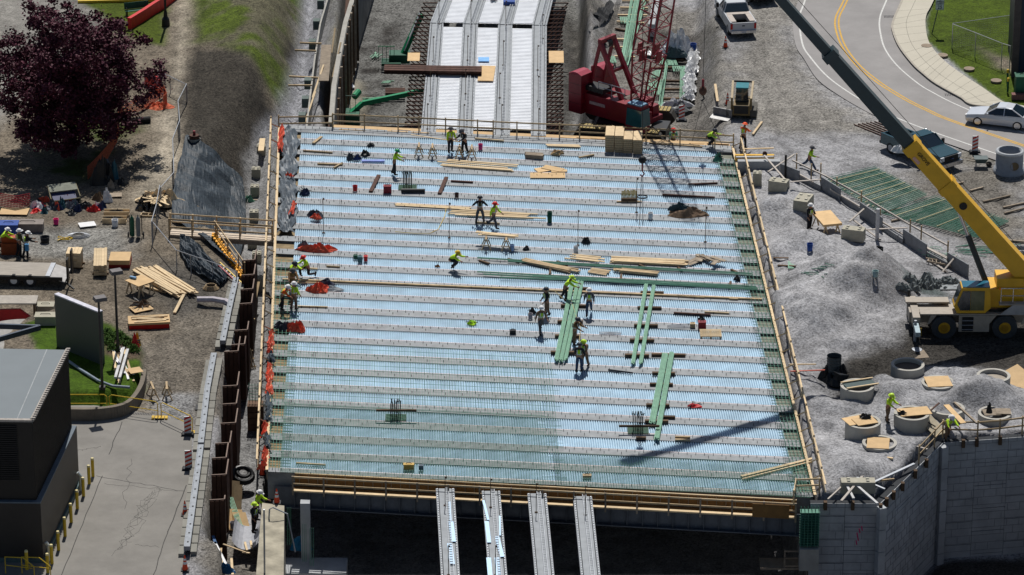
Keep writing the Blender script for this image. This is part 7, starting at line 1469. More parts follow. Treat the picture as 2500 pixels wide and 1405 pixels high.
for i, (pts, lab) in enumerate((([(292, 330), (290, 300), (300, 285)], 'orange safety mesh strip beside the maple trunk'), ([(300, 285), (345, 272), (400, 238)], 'orange safety mesh fence sagging below the red barrier'), ([(0, 505), (40, 512), (75, 505)], 'dark red safety mesh at the left edge'), ([(262, 390), (285, 350), (290, 330)], 'orange safety mesh in the shade of the maple'), ([(400, 238), (408, 258), (398, 268)], 'short orange safety mesh return at the fence corner'), ([(215, 440), (240, 415), (262, 390)], 'orange safety mesh behind the rubbish bags in the shade'))):
    q = [G(x, y) for x, y in pts]; o = q[0].copy(); m_ = MB(); U = Vector((0, 0, 1))
    for j in range(len(q)-1):
        a, b_ = q[j]-o, q[j+1]-o; n = int((b_-a).length/.12)+1
        for k in range(n): p = lerp(a, b_, k/n); m_.bar(p+U*.05, p+U*1.0, .03, .03)
        for k in range(8): m_.bar(a+U*(.08+k*.125), b_+U*(.08+k*.125), .035, .035)
    one('safety_mesh', m_, ON if i != 2 else mat('dark red mesh', (.25, .01, .02), .8), lab, 'safety fence', o)
one('safety_mesh', lump(1.9, 1.6, .3, 4, fold=.3), ON, 'orange safety mesh heaped on the ground right of the maple', 'safety fence', G(385, 262))
one('black_log', MB().tube([(-1.0, -.25, .2), (0, 0, .22), (1.0, .25, .2)], .24, 10), mat('charred black roll', (.01, .01, .012), .8, var=.4, bump=.6), 'fat black filter roll on the ground below the orange mesh', 'filter roll', G(332, 302))
t_ = thing('park_bench', 'dark green park bench on the grass at the top left', 'bench', G(336, 38), R(20)); part('seat', MB().box(0, 0, .42, 1.9, .45, .05), GREEND, t_); part('backrest', MB().box(0, .25, .5, 1.9, .06, .5, rx=-.15), GREEND, t_)
for s_ in (-.85, .85): part('leg', MB().box(s_, 0, 0, .07, .45, .42), BLACK, t_); part('armrest', MB().tube([(s_, -.22, .42), (s_, -.2, .68), (s_, .22, .68)], .03, 6), BLACK, t_)
one('kerb_edge', MB().bar(Vector((0, 0, .1)), P(425, 2, 0)-P(190, 8, 0)+Vector((0, 0, .1)), .2, .2), YELR, 'long yellow painted kerb at the top left', 'kerb', P(190, 8, 0))
t_ = thing('standpipe', 'round dark cap with red valve on a pale pipe at the top of the slope', 'standpipe', G(475, 352)); part('pipe', MB().lathe([(.42, 0), (.42, .35), (.5, .4), (.5, .48)], n=18), CONC, t_); part('cap', MB().lathe([(.36, .48), (.34, .68), (0, .7)], n=18), RUST, t_); part('valve', MB().tube([(0, 0, .68), (0, 0, .98)], .1, 8), REDC, t_)
heap('wood_heap', 392, 495, 2.6, 1.8, .7, WOODP, 'heap of pale broken boards behind the black bags', 'wood heap', z=None, seed=3, rough=.5, fold=.4)
for i in range(14): plank('board', 352+rnd.uniform(0, 60), 465+rnd.uniform(0, 30), 352+rnd.uniform(-5, 70), 470+rnd.uniform(0, 40), .7, 'broken pale board on the heap behind the black bags', 'board', WOODP, w=.14, group='broken boards on the heap')
for i, (x, y) in enumerate(((352, 500), (366, 495), (380, 502), (360, 512), (376, 515), (392, 508), (345, 512), (400, 498), (385, 490), (368, 507))): heap('black_bag', x, y, .75, .65, .62, mat('shiny black bag', (.008, .008, .01), .22, spec=.8, bump=1.0, bscale=6), 'shiny black rubbish bag by the mesh fence, '+['left upper', 'middle upper', 'right upper', 'left middle', 'centre middle', 'right middle', 'far left', 'far right', 'highest', 'centre'][i]+' one of the pile', 'rubbish bag', z=None, seed=i, rough=.45, group='black bags by the mesh fence')
rc = [mat('navy cloth', (.015, .03, .09), .7), REDT, BLACK, mat('muted teal sack', (.02, .08, .1), .6), mat('grey sack', (.15, .16, .18), .7), ORANGE, BLACK, mat('slate bag', (.04, .05, .06), .6), WHITE]
for i in range(34):
    x, y = 85+rnd.random()*165, 500+rnd.random()*26-(8 if i % 3 else 0); mm = rc[i % 9]; heap('rubbish_item', x, y, rnd.uniform(.35, .95), rnd.uniform(.3, .8), rnd.uniform(.15, .5), mm, 'bag or cloth in the mixed rubbish row on the left, '+('navy', 'red', 'black', 'teal', 'grey', 'orange', 'black', 'slate', 'white')[i % 9]+' one', 'rubbish', z=None, seed=i, rough=.5, group='mixed rubbish row')
for i, (x, y, mm, w_, h, l) in enumerate(((250, 445, BLACK, 1.7, 1.6, 'tall black rubbish bag heap in the edge of the maple shade'), (258, 425, mat('grey sack', (.15, .16, .18), .7), 1.4, .9, 'grey sheet on the rubbish bag heap'), (280, 437, mat('teal drum cover', (.02, .10, .14), .5), .6, 1.2, 'teal bag right of the tall black heap'), (262, 492, PLASTIC, .7, .8, 'clear plastic bag in front of the black heap'), (240, 488, WOODD, .9, .5, 'brown cardboard left of the clear bag'), (272, 458, WOODG, .5, .5, 'pale cardboard piece beside the black heap'), (297, 450, BLACK, .7, .4, 'small dark bag right of the black heap'))): heap('rubbish_bag', x, y, w_, w_*.8, h, mm, l, 'rubbish', z=None, seed=i+20, rough=.4)
sheet(283, 480, .8, .7, .1, 'mottled square board lying near the clear bag', z=None, m=WOODG); case(68, 562, 2.1, .9, .55, mat('grey board stack', (.22, .19, .17), .8), 'long grey stacked boards with clutter on top left of the pink bucket', 'board_stack', z=None, cat='timber stack'); sheet(35, 520, 1.9, 1.2, -.05, 'wide plywood sheet lying by the red mesh at the left edge', z=None)
t_ = thing('folded_scaffold', 'folded steel frame with grey board and blue panel in the maple shade', 'scaffold frame', G(158, 495), R(18)); part('board', MB().box(0, .5, .9, 1.9, .8, .05, rx=.3), mat('grey green board', (.2, .21, .17), .8, var=.3), t_); part('panel', MB().box(-.05, -.1, .5, 1.6, .7, .05, rx=.4), mat('dusk blue panel', (.04, .05, .12), .6), t_)
for s_ in (-1, 1): part('frame', MB().tube([(s_*1.0, -.5, 0), (s_*1.0, -.4, .5), (s_*.95, .7, 1.0)], .04, 6), mat('tan tube', (.25, .22, .13), .5), t_)
part('frame', MB().tube([(-1, -.45, .35), (1, -.45, .4)], .04, 6), mat('tan tube', (.25, .22, .13), .5), t_)
for i, (x, y, w_, l) in enumerate(((285, 526, 1.7, 'far one'), (280, 543, 1.6, 'near one'))): 
    t_ = thing('timber_crate', 'long open timber crate holding tools in the left yard, '+l, 'crate', G(x, y)); part('crate_bottom', MB().box(0, 0, 0, w_, .5, .1), WOODP, t_)
    for sy in (-.25, .25): part('crate_side', MB().box(0, sy, 0, w_, .05, .35), WOODP, t_)
    part('contents', lump(w_*.8, .4, .3, i, rough=.6), STUD, t_)
q = G(363, 528); t_ = thing('open_tray', 'open reddish timber frame lying by the black bags', 'frame', q, -.1)
for sy in (-.25, .25): part('side', MB().box(0, sy, 0, 1.1, .06, .14), WOOD, t_)
for sx in (-.5, 0, .5): part('end', MB().box(sx, 0, 0, .06, .5, .14), WOOD, t_)
bucket(281, 553, WHITE, 'white bucket with red label in front of the timber crates', .22, .5, None); bucket(110, 592, BLACK, 'wide black tub on the dirt in the left yard', .32, .4, None)
t_ = thing('gas_cylinder_cart', 'green and grey gas cylinders on a hand cart with two wheels', 'gas cylinders', G(328, 580))
for dx, mm in ((-.12, GREEND), (.28, mat('grey cylinder', (.2, .22, .23), .5))): part('cylinder', MB().lathe([(.14, .1), (.15, 1.2), (.12, 1.4), (.04, 1.5), (.04, 1.6)], dx, 0, 0, 14), mm, t_)
part('cart_frame', MB().tube([(-.3, .15, .1), (-.3, .2, 1.5), (.5, .2, 1.5), (.5, .15, .1)], .03, 6), BLACK, t_)
for dx in (-.4, .6): part('wheel', MB().disc((dx, .1, .18), (1, 0, 0), .18, .08), TYRE, t_)
sheet(213, 552, 1.1, .8, .3, 'white paper plans lying on a board in the left yard', z=None, m=WHITE, cat='paper', name='paper_plans')
q = G(28, 618); t_ = thing('generator', 'rusty orange generator box at the left edge', 'generator', q); part('body', MB().box(0, 0, 0, 1.25, .8, .8), mat('rusty orange paint', (.25, .055, .015), .6, var=.3), t_); part('lid', MB().box(0, .1, .8, 1.15, .6, .35), mat('burnt orange lid', (.38, .07, .015), .5), t_); case(22, 568, 1.3, .9, .65, BLUE, 'blue job box behind the orange generator', 'job_box', z=None)
case(66, 612, .25, .2, .4, mat('sky blue jug', (.05, .25, .5), .5), 'sky blue jug held by the worker in the left yard', 'water_jug', z=.9, cat='jug')
for x, y, w_, l in ((112, 790, 1.3, 'buff concrete block left of the sign panel'), (112, 764, 1.1, 'grey concrete block with slats behind the buff one')): case(x, y, w_, .8, .55, CONCY, l, 'concrete_block', z=None, cat='concrete block')
gear(625, 1, .3, .1, 'x', BLACK, z=None) if 0 else None
# ---------------- centre far side ----------------
for i, (x, y, l) in enumerate(((965, 222, 'lower'), (955, 150, 'upper'))):
    for k in range(4): one('crib_timber', MB().box(0, 0, 0, 1.5, .2, .2), RUST if i == 0 else GREEND, 'beam in the %s crib left of the rusty brackets' % l, 'beam', P(x, y+k*5, -4.7)+Vector((0, 0, .05*k)), group=l+' crib left of the brackets')
t_ = thing('boom_lift', 'green boom lift arm folded on the mud under the far rail', 'boom lift', P(905, 290, -4.6))
GL = mat('lift green', (.01, .24, .10), .45); part('lower_arm', MB().bar((-.6, 0, 1.2), (3.9, .8, 1.9), .3, .35), GL, t_); part('upper_arm', MB().bar((-.6, 0, 1.2), (-1.8, -.9, .4), .3, .35), GL, t_); part('base', MB().box(-1.6, -.6, 0, 1.6, 1.4, .8), GREEND, t_); part('counterweight', MB().tube([(-1.2, .6, 1.5), (-.9, 1.2, 1.7)], .25, 10), GL, t_)
m_ = MB(); 
for i in range(4): m_.box(-2.3+.4*i, -.2, .8, .04, .04, 1.1); 
m_.box(-1.7, -.2, 1.85, 1.3, .04, .04); part('basket', m_, mat('grey green tube', (.12, .2, .17), .5), t_)
t_ = thing('boom_lift', 'green boom lift arm rising beside the upper rusty brackets', 'boom lift', P(985, 150, -4.6)); part('arm', MB().bar((0, 0, .6), (1.4, .6, 3.6), .3, .4), GL, t_); part('arm_top', MB().bar((.05, -.12, .9), (1.35, .45, 3.9), .2, .06), WHITE, t_); part('base', MB().box(-.3, 0, 0, 1.6, 1.2, .7), GREEND, t_)
m_ = MB()
for i in range(5): m_.box(-1.9+.3*i, -.3, .1, .04, .04, 1.2)
m_.box(-1.3, -.3, 1.3, 1.3, .04, .04); part('basket', m_, GL, t_)
for i, (x, y, w_, rz, n_) in enumerate(((918, 140, .9, 1.2, 6), (915, 250, 1.4, .1, 8), (945, 205, .6, 0, 5))):
    for k in range(n_): one('loose_rebar', MB().box(0, 0, 0, w_, .07, .06), GREENL, 'pale green bar in a loose bunch on the mud left of the spans, '+['upper', 'lower', 'middle'][i]+' bunch', 'bar', P(x, y, -4.8)+Vector((rnd.uniform(-.3, .3), k*.11, .03)), rz+rnd.uniform(-.2, .2), ['upper', 'lower', 'middle'][i]+' green bunch on the mud')
one('white_sheeting', lump(1.4, 1.8, .15, 5, fold=.3), PLASTIC, 'white plastic sheeting on the pale mud by the far wall', 'sheeting', P(845, 205, -4.8))
# crane yard: sleepers, bundles, plastic
for i, (x0, y0, x1, y1) in enumerate(((1596, 143, 1669, 149), (1589, 169, 1650, 168), (1587, 200, 1664, 201), (1598, 221, 1664, 221), (1617, 244, 1664, 244))): plank('sleeper', x0, y0, x1, y1, -1.9, 'dark timber sleeper under the green bars right of the crawler crane, '+['farthest', 'second', 'third', 'fourth', 'nearest'][i], 'sleeper', WOODD, w=.2, t=.15, group='sleepers right of the crawler crane')
for i, (x0, y0, x1, y1) in enumerate(((1514, 21, 1582, 22), (1508, 39, 1580, 40), (1506, 55, 1573, 59), (1502, 72, 1540, 80), (1505, 98, 1530, 99), (1495, 117, 1530, 118), (1500, 140, 1550, 142), (1518, 4, 1585, 4))): plank('sleeper', x0, y0, x1, y1, -1.9, 'pale timber sleeper behind the crane gantry, row %s from the top' % ['two', 'three', 'four', 'five', 'six', 'seven', 'eight', 'one'][i], 'sleeper', WOODP if i not in (3,) else WOODD, w=.16, t=.12, group='sleepers behind the crane gantry')
for i, (x0, y0, x1, y1, w_) in enumerate(((1630, 139, 1612, 263, .22), (1669, 162, 1668, 247, .5), (1605, 195, 1605, 232, .5), (1587, 198, 1588, 220, .7), (1604, 172, 1600, 190, .6), (1619, 195, 1610, 262, .25), (1622, 250, 1616, 264, .8), (1655, 162, 1660, 175, .9), (1560, -20, 1526, 150, .5), (1580, -20, 1530, 160, .3), (1544, -10, 1518, 150, .22), (1523, 42, 1525, 58, .7), (1490, 138, 1496, 154, .7), (1636, 145, 1642, 160, .8), (1622, 142, 1618, 158, .5))):
    a, b_ = P(x0, y0, -1.7), P(x1, y1, -1.7); m_ = MB(); n = max(3, int(w_/.07))
    for k in range(n): m_.bar(Vector(((k-(n-1)/2)*.075, 0, 0)), b_-a+Vector(((k-(n-1)/2)*.075+rnd.uniform(-.05, .05), 0, 0)), .05, .05)
    one('rebar_bundle', m_, GREENL, 'pale green bars lying on sleepers around the crawler crane', 'rebar bundle', a, group='pale green bars around the crawler crane')
a, b_ = P(1612, -20, -1.8), P(1590, 90, -1.8); one('concrete_parapet', MB().bar(Vector((0, 0, .5)), b_-a+Vector((0, 0, .5)), .5, 1.0), CONCD, 'grey concrete upstand behind the lattice boom', 'upstand', a)
one('plastic_bundle', lump(2.3, 2.2, 1.6, 3, rough=.25, fold=.2), PLASTIC, 'large bundle wrapped in clear sheeting in the crane yard', 'wrapped bundle', P(1652, 128, -1.8)); one('plastic_sheeting', lump(3.6, 1.6, .35, 8, fold=.5), PLASTIC, 'crumpled clear sheeting around the large wrapped bundle', 'sheeting', P(1640, 132, -1.8)); heap('dark_bundle', 1645, 138, 1.7, .9, .7, mat('slate bundle', (.04, .07, .08), .5), 'dark bundle at the foot of the wrapped one', 'bundle', z=-1.6)
cloth_run('plastic_sheeting', [(1688, 120), (1692, 145), (1688, 175), (1682, 200), (1684, 228), (1676, 250)], .9, PLASTIC, 'long crumpled white sheeting strip right of the green bars', 'sheeting', -1.7, .4, 21)
heap('plastic_roll', 1652, 268, 2.6, 1.2, .6, mat('grey wrapped roll', (.2, .21, .21), .4, bump=.8, bscale=4), 'grey wrapped roll at the near end of the green bars', 'wrapped roll', z=-1.7); heap('plastic_sheeting', 1650, 260, 2.3, .8, .55, PLASTIC, 'white sheeting on top of the grey wrapped roll', 'sheeting', z=-1.5)
bucket(1692, 125, BLUE, 'blue drum beside the wrapped bundle', .25, .6, -1.6); plank('board', 1746, 207, 1752, 249, 0, 'single pale plank lying left of the skid steer', 'board', WOODP, w=.18, t=.06)
drape([[(1490, 10, 99), (1500, 25, 99)], [(1450, 40, 99), (1480, 60, 99)], [(1425, 80, 99), (1440, 85, 99)]], 'dark folded fabric strip on the bank left of the crane gantry', mat('charcoal fabric', (.03, .03, .032), .8, bump=.6), n=12, amp=.08)
# ---------------- right yard ----------------
FW = mat('grey form panel', (.19, .20, .215), .75, var=.25); PW2 = mat('pale weathered board', (.42, .38, .34), .8, var=.2, rand=.15)
t_ = thing('wall_form', 'long line of grey footing forms with pale rails crossing the right gravel', 'formwork', G(1934, 425)); o = t_.location.copy()
def gz(x, y, h): q = G(x, y); return q+Vector((0, 0, h))-o
for x0, y0, x1, y1, h in ((1904, 430, 1950, 448, .9), (1950, 440, 2003, 466, .35), (2003, 462, 2050, 492, .9), (2050, 490, 2098, 520, .35), (2098, 528, 2152, 566, 1.0), (2152, 562, 2203, 596, .35), (2203, 592, 2260, 630, .95), (2260, 628, 2311, 655, .4), (2311, 648, 2362, 678, .9)):
    part('form_panel', MB().quad(gz(x0, y0, 0), gz(x1, y1, 0), gz(x1, y1, h), gz(x0, y0, h), .08), FW, t_)
for pts, h in (([(1934, 424), (2014, 462), (2101, 510), (2214, 578), (2311, 632)], .95), ([(2027, 480), (2098, 522)], .5), ([(2147, 556), (2214, 596)], .5), ([(2239, 612), (2311, 650)], .5), ([(1940, 438), (1985, 462)], .5)):
    for i in range(len(pts)-1): part('rail', MB().bar(gz(*pts[i], h), gz(*pts[i+1], h), .09, .1), PW2, t_)
for x, y in ((1944, 420), (1980, 446), (2003, 444), (2042, 478), (2102, 512), (2148, 556), (2221, 582), (2248, 598), (2313, 636)): part('stake', MB().bar(gz(x, y, 0), gz(x, y, 1.35), .09), WOOD, t_)
for i, (x0, y0, h0, x1, y1, h1, l) in enumerate(((1875, 437, .5, 1939, 410, 1.0, 'rising right over the far buff block'), (1865, 410, .9, 1921, 455, .3, 'crossing it over the far buff block'), (2073, 560, .5, 2121, 530, .9, 'near the middle buff block'), (1929, 462, .5, 2009, 462, .7, 'lying level behind the second buff block'), (2083, 580, .5, 2214, 584, .8, 'long level one from the middle buff block'), (2301, 668, .1, 2334, 655, .9, 'beside the short ladder'), (2083, 555, .5, 2150, 590, .1, 'sloping down from the middle buff block'), (2255, 615, .4, 2330, 648, .3, 'lying in the form line'), (2270, 640, .1, 2312, 668, .1, 'lower side of the short ladder'))):
    a, b_ = G(x0, y0)+Vector((0, 0, h0)), G(x1, y1)+Vector((0, 0, h1)); one('brace_board', MB().bar(Vector((0, 0, 0)), b_-a, .12, .06), PW2, 'pale brace board at the footing forms, '+l, 'board', a)
def buff(x, y, w_, d_, h, rz, label): lego(x, y, G(x, y).z, label, w_, d_, h, mat('warm buff block', (.38, .36, .29), .9, var=.2), rz)
buff(1897, 470, 1.3, .8, .75, -.35, 'buff block under the crossed boards at the far end of the forms'); buff(1953, 516, 1.0, 1.6, .7, -.35, 'long buff block left of the man at the plywood stack'); buff(2080, 590, 1.5, .75, .8, -.3, 'buff block with boards on it in front of the footing forms'); buff(1848, 455, .6, .6, .9, -.1, 'single upright block beside the far right corner of the deck'); buff(2095, 1206, 2.0, .7, .7, 0, 'buff block under crossed timbers at the lower right wall corner')
t_ = thing('ladder', 'short wooden ladder lying at the near end of the footing forms', 'ladder', G(2262, 645)); 
for dy in (0, .5): part('rail', MB().bar(Vector((0, dy, .2)), Vector((1.5, dy-.75, .2)), .06, .1), WOODG, t_)
for k in range(6): part('rung', MB().bar(Vector((.15+k*.24, -.08-k*.12, .2)), Vector((.15+k*.24, .42-k*.12, .2)), .05), WOODG, t_)
one('white_pipe', MB().tube([(0, 0, 0), (0, 0, 2.2)], .13, 12), mat('white pipe', (.5, .5, .52), .4), 'upright white pipe standing at the footing forms', 'pipe', G(2141, 586)); one('black_post', MB().tube([(0, 0, 0), (0, 0, 1.7)], .08, 8), BLACK, 'upright black post at the far end of the footing forms', 'post', G(1917, 436))
a = P(1796, 392, .3); t_ = thing('yellow_beam', 'yellow spreader beam lying beyond the far right corner of the deck', 'beam', a); part('beam', MB().box(1.3, 0, 0, 2.7, .25, .42), YEL, t_); part('lifting_eye', MB().disc((2.0, 0, .5), (0, 1, 0), .16, .1), RUST, t_)
one('low_concrete_wall', MB().box(0, 0, -.3, 2.9, .5, 1.1), CONCD, 'low grey concrete wall below the yellow beam', 'wall', P(1852, 418, 0)); one('white_tube', MB().tube([(0, 0, .9), (2.6, .1, .9)], .06, 8), WHITE, 'white tube lying on the low concrete wall', 'tube', P(1796, 414, 0)); plank('timber', 1813, 365, 1889, 363, .95, 'pale timber lying behind the yellow beam', 'timber', WOODP)
for q4, lab in (([(2014, 448), (2137, 418), (2262, 484), (2152, 528)], 'far green rebar mat lying behind the footing forms'), ([(2156, 530), (2285, 490), (2462, 548), (2385, 588)], 'near green rebar mat lying behind the crane boom')):
    a, b_, c_, d_ = [G(x, y)+Vector((0, 0, .2)) for x, y in q4]; o2 = a.copy(); m_ = MB()
    for k in range(27): m_.bar(lerp(a, d_, k/26)-o2, lerp(b_, c_, k/26)-o2, .028, .028)
    for k in range(34): m_.bar(lerp(a, b_, k/33)-o2+Vector((0, 0, .02)), lerp(d_, c_, k/33)-o2+Vector((0, 0, .02)), .028, .028)
    for k in range(27): m_.bar(lerp(a, d_, k/26)-o2+Vector((.04, .08, .14)), lerp(b_, c_, k/26)-o2+Vector((.04, .08, .14)), .028, .028)
    one('rebar_mat', m_, GREEN, lab, 'rebar mat', o2)
    for k in range(7 if 'far' in lab else 4):
        f = (k+.7)/8 if 'far' in lab else (k+.6)/4.5; p, q = lerp(a, d_, f), lerp(b_, c_, f); m_ = MB(); n = 38
        for j in range(n): m_.bar(lerp(p, q, j/n)-p, lerp(p, q, (j+.55)/n)-p, .09, .05)
        one('timber_strip', m_, mat('pale dashed strip', (.5, .44, .28), .8), 'pale timber strip under the bars of the %s mat' % lab[:16], 'strip', p+Vector((0, 0, .12)), group='timber strips in the %s mat' % lab[:16])
for i, (x0, y0, x1, y1) in enumerate(((2319, 455, 2352, 449), (2369, 469, 2400, 461), (2400, 496, 2466, 481), (2449, 510, 2505, 498), (2452, 524, 2500, 512), (2155, 522, 2200, 512), (2176, 543, 2240, 528), (2435, 588, 2500, 594))): plank('timber', x0, y0, x1, y1, None, 'lone timber on the dirt right of the rebar mats, '+['farthest', 'second', 'third, long', 'fourth at the picture edge', 'fifth at the picture edge', 'short one between the mats', 'long one between the mats', 'white one near the hopper'][i], 'timber', WOODG, w=.13, t=.1)
for i in range(26):
    x, y = 2330+rnd.random()*170, 600+rnd.random()*26; plank('green_bar', x, y, x+rnd.uniform(20, 70), y+rnd.uniform(-9, 9), None, 'green bar in the loose scatter between the boom and the concrete hopper', 'rebar', GREEN, w=.04, t=.04, group='loose green bars by the hopper')
for i in range(5):
    c_ = G(2270+i*12, 618+i*6); m_ = MB().tube([(.8*math.cos(a/12*5.6+i), .5*math.sin(a/12*5.6+i), .2+.1*math.sin(a)) for a in range(13)], .02, 4); one('curved_bar', m_, GREENL, 'curved pale green bar in the coil beside the form line', 'rebar', c_, group='curved green bars by the forms')
# hopper
t_ = thing('concrete_hopper', 'grey steel concrete hopper on a frame behind the yellow crane', 'hopper', G(2492, 668)); part('funnel', MB().lathe([(.95, 1.6), (.9, 1.35), (.35, .5), (.3, .5), (.85, 1.4), (.88, 1.6), (.95, 1.6)], n=24), mat('hopper grey', (.33, .34, .34), .6), t_, smooth=True); part('divider', MB().box(0, 0, 1.45, 1.8, .06, .15), STEELG, t_)
for a in range(4): p = Vector((math.cos(a*1.57+.78), math.sin(a*1.57+.78), 0))*.75; part('leg', MB().bar(p, p*.9+Vector((0, 0, 1.3)), .06), STEELG, t_)
# precast barrel
t_ = thing('precast_manhole', 'large grey precast manhole barrel standing by the road', 'manhole barrel', G(2463, 420)); part('barrel', MB().lathe([(1.08, 0), (1.08, .25), (.95, .3), (.93, 1.35), (.9, 1.6), (.78, 1.6), (.78, .3)], n=36), mat('blue grey precast', (.28, .30, .33), .85, var=.15), t_, smooth=True)
part('pipe_opening', MB().lathe([(.30, .02), (.26, 0), (0, 0)], n=20, m=Matrix.Translation((.25, -.93, .75)) @ Matrix.Rotation(R(90), 4, 'X') @ Matrix.Rotation(0, 4, 'Z')), mat('tan sunlit inside', (.16, .12, .07), .9), t_); part('top_lip', MB().lathe([(.97, 1.42), (1.0, 1.5), (.93, 1.6), (.8, 1.62)], n=36), mat('pale precast lip', (.36, .38, .40), .85), t_)  # pipe opening disc carries sunlight on the inside in its tan colour
t_ = thing('wheelbarrow', 'grey wheelbarrow left of the precast barrel', 'wheelbarrow', G(2393, 408)); part('tray', MB().loft([[(-.3, -.25, .35), (.3, -.25, .35), (.3, .25, .35), (-.3, .25, .35)], [(-.45, -.38, .7), (.5, -.38, .7), (.5, .38, .7), (-.45, .38, .7)]]), mat('green grey tray', (.09, .12, .12), .5), t_); part('wheel', MB().disc((.6, 0, .2), (0, 1, 0), .2, .1), TYRE, t_)
for s_ in (-.25, .25): part('handle', MB().bar((.6, s_*.3, .25), (-1.0, s_, .6), .04), WOODG, t_); part('leg', MB().bar((-.3, s_, .35), (-.3, s_, 0), .04), STEELG, t_)
bucket(2146, 622, BLACK, 'black tub on the gravel below the white pipe', .28, .5, None)
a = G(1931, 660); m_ = MB()
for k in range(5): m_.bar(Vector(((k-2)*.08, 0, .1)), Vector(((k-2)*.08+.15, 2.4, .1)), .06, .05)
one('rebar_bundle', m_, GREENL, 'short pale green bundle lying on two timbers on the gravel', 'rebar bundle', a); plank('timber', 1888, 632, 1925, 633, None, 'upper timber under the short green bundle', 'timber', WOODD); plank('timber', 1899, 650, 1943, 653, None, 'lower timber under the short green bundle', 'timber', WOODD)
for i in range(12): x, y = 1950+rnd.random()*75, 640+rnd.random()*38; plank('green_bar', x, y, x+rnd.uniform(15, 32), y+rnd.uniform(-3, 6), None, 'small green bar scattered right of the short green bundle', 'rebar', GREEN, w=.035, t=.035, group='small green bars on the gravel')
# steel grating near the teal pickup
m_ = MB(); a, b_ = G(2085, 306), G(2150, 332); 
for k in range(8): m_.bar(Vector((.3*k, .12*k, .05)), b_-a+Vector((.3*k, .12*k, .05)), .07, .06)
one('steel_grating', m_, RUST, 'rusty bar grating lying left of the crane boom near the road', 'grating', a); m_ = MB(); a, b_ = G(2170, 320), G(2215, 336)
for k in range(7): m_.bar(Vector((.03*k, -.12*k, .05)), b_-a+Vector((.03*k, -.12*k, .05)), .06, .06)
one('steel_grating', m_, RUST, 'rusty bar grating lying right of the crane boom near the road', 'grating', a)
# broken rock
for i in range(26):
    x, y = 2185+rnd.random()*150, 684+rnd.random()*26; r_ = rnd.uniform(.2, .75); one('rock', lump(r_*1.6, r_*1.2, r_*.8, i, n=9, rings=3, rough=.3), mat('broken teal grey rock', (.14, .16, .165), .85, var=.4), 'broken grey rock in the line left of the crane cab', 'rock', G(x, y), rnd.random()*3, 'broken rocks by the crane cab')
for i in range(10): plank('debris_board', 2290+rnd.random()*40, 690+rnd.random()*20, 2320+rnd.random()*50, 680+rnd.random()*30, None, 'pale debris board among the broken rock', 'board', mat('slate debris', (.25, .27, .28), .8), w=.2, group='debris boards in the broken rock')
# concrete rings
RG = mat('ring concrete', (.40, .385, .345), .85, var=.14, scale=1.2)
def ring(x, y, r, h, label, cover=None, rz=0, cw=1.0, cd=1.2, m=PLY, z=None, inside=None):
    q = G(x, y); q.z -= .12; t_ = thing('manhole_ring', label, 'concrete ring', q); part('wall', MB().lathe([(r, -.4), (r, h), (r*.82, h), (r*.82, -.3)], n=36), RG, t_, smooth=False); part('inside', MB().lathe([(r*.84, h-.25 if inside else .1), (0, h-.25 if inside else .1)], n=24), inside or BLACK, t_)
    if cover: 
        for k, (dx, dy, w_, d_, r2, mm) in enumerate(cover): one('ring_cover', MB().box(0, 0, 0, w_, d_, .03), mm, ('upper' if k else 'lower')+' plywood cover on the '+' '.join(label.split()[:9]), 'plywood', q+Vector((dx, dy, h+.01+k*.04)), r2)
    return q
ring(2092, 972, 1.02, .95, 'ring covered by a dark slatted board near the deck edge', [(.15, .1, 1.9, .9, .35, mat('dark teal mesh board', (.05, .08, .08), .7)), ]); 
for f, l in ((-.42, 'near'), (.42, 'far')): one('board', MB().box(0, 0, 0, 2.1, .1, .06), WOODP, l+' pale edge board of the dark slatted cover', 'board', G(2092, 972)+Vector((.15-.35*f, .1+f, .9)), .35)
ring(2215, 918, 1.02, .9, 'open ring filled with dark soil in front of the crane', inside=mat('soil fill', (.10, .085, .07), .9)); ring(2290, 945, 1.02, .45, 'ring with a round plywood lid and orange marks', [(0, 0, 1.5, 1.5, .1, PLY)]); ring(2425, 932, 1.02, .3, 'low ring partly filled with soil near the right edge', inside=mat('sandy fill', (.33, .29, .24), .9)); ring(2106, 1058, 1.05, .9, 'ring with two plywood sheets left of the worker in the lime helmet', [(-.35, .1, 1.5, 1.1, .4, PLY), (.1, -.1, 1.3, 1.0, .35, PLY)]); ring(2225, 1036, 1.05, .85, 'ring with one plywood sheet right of the worker in the lime helmet', [(.15, .15, 1.9, 1.1, .2, PLY)]); ring(2312, 1012, 1.05, .55, 'ring filled with gravel under a long plank', inside=mat('gravel fill', (.2, .2, .205), .9, var=.4, scale=8)); ring(2428, 1022, 1.0, .5, 'rightmost ring with broken boards on top', [(-.2, 0, 1.0, .9, .1, WOODG), (.5, .05, .9, .8, -.05, WOODG)]); ring(2147, 1093, 1.02, .45, 'low white rimmed ring nearest the lower right wall', [(-.1, -.15, 1.3, 1.5, -.12, PLY)])
sheet(2485, 940, 2.2, 2.6, .6, 'large plywood sheet leaning at the right edge of the picture', z=None, tilt=(.25, -.2)); sheet(2272, 1035, 1.0, 2.1, .6, 'grey plywood sheet sliding off the ring beside the red compactor', z=.6, m=mat('grey plywood', (.34, .30, .22), .8), tilt=(.3, 0)); plank('plank', 2310, 990, 2352, 1035, 1.3, 'wide plank lying across the gravel filled ring', 'plank', PLY, w=.35, t=.05); plank('plank', 2330, 985, 2385, 1036, 1.3, 'dark narrow plank beside the wide plank on the ring', 'plank', WOODG, w=.12, t=.1); plank('reddish_board', 2263, 1012, 2293, 985, .9, 'reddish board sticking up behind the gravel filled ring', 'board', RUST, w=.1)
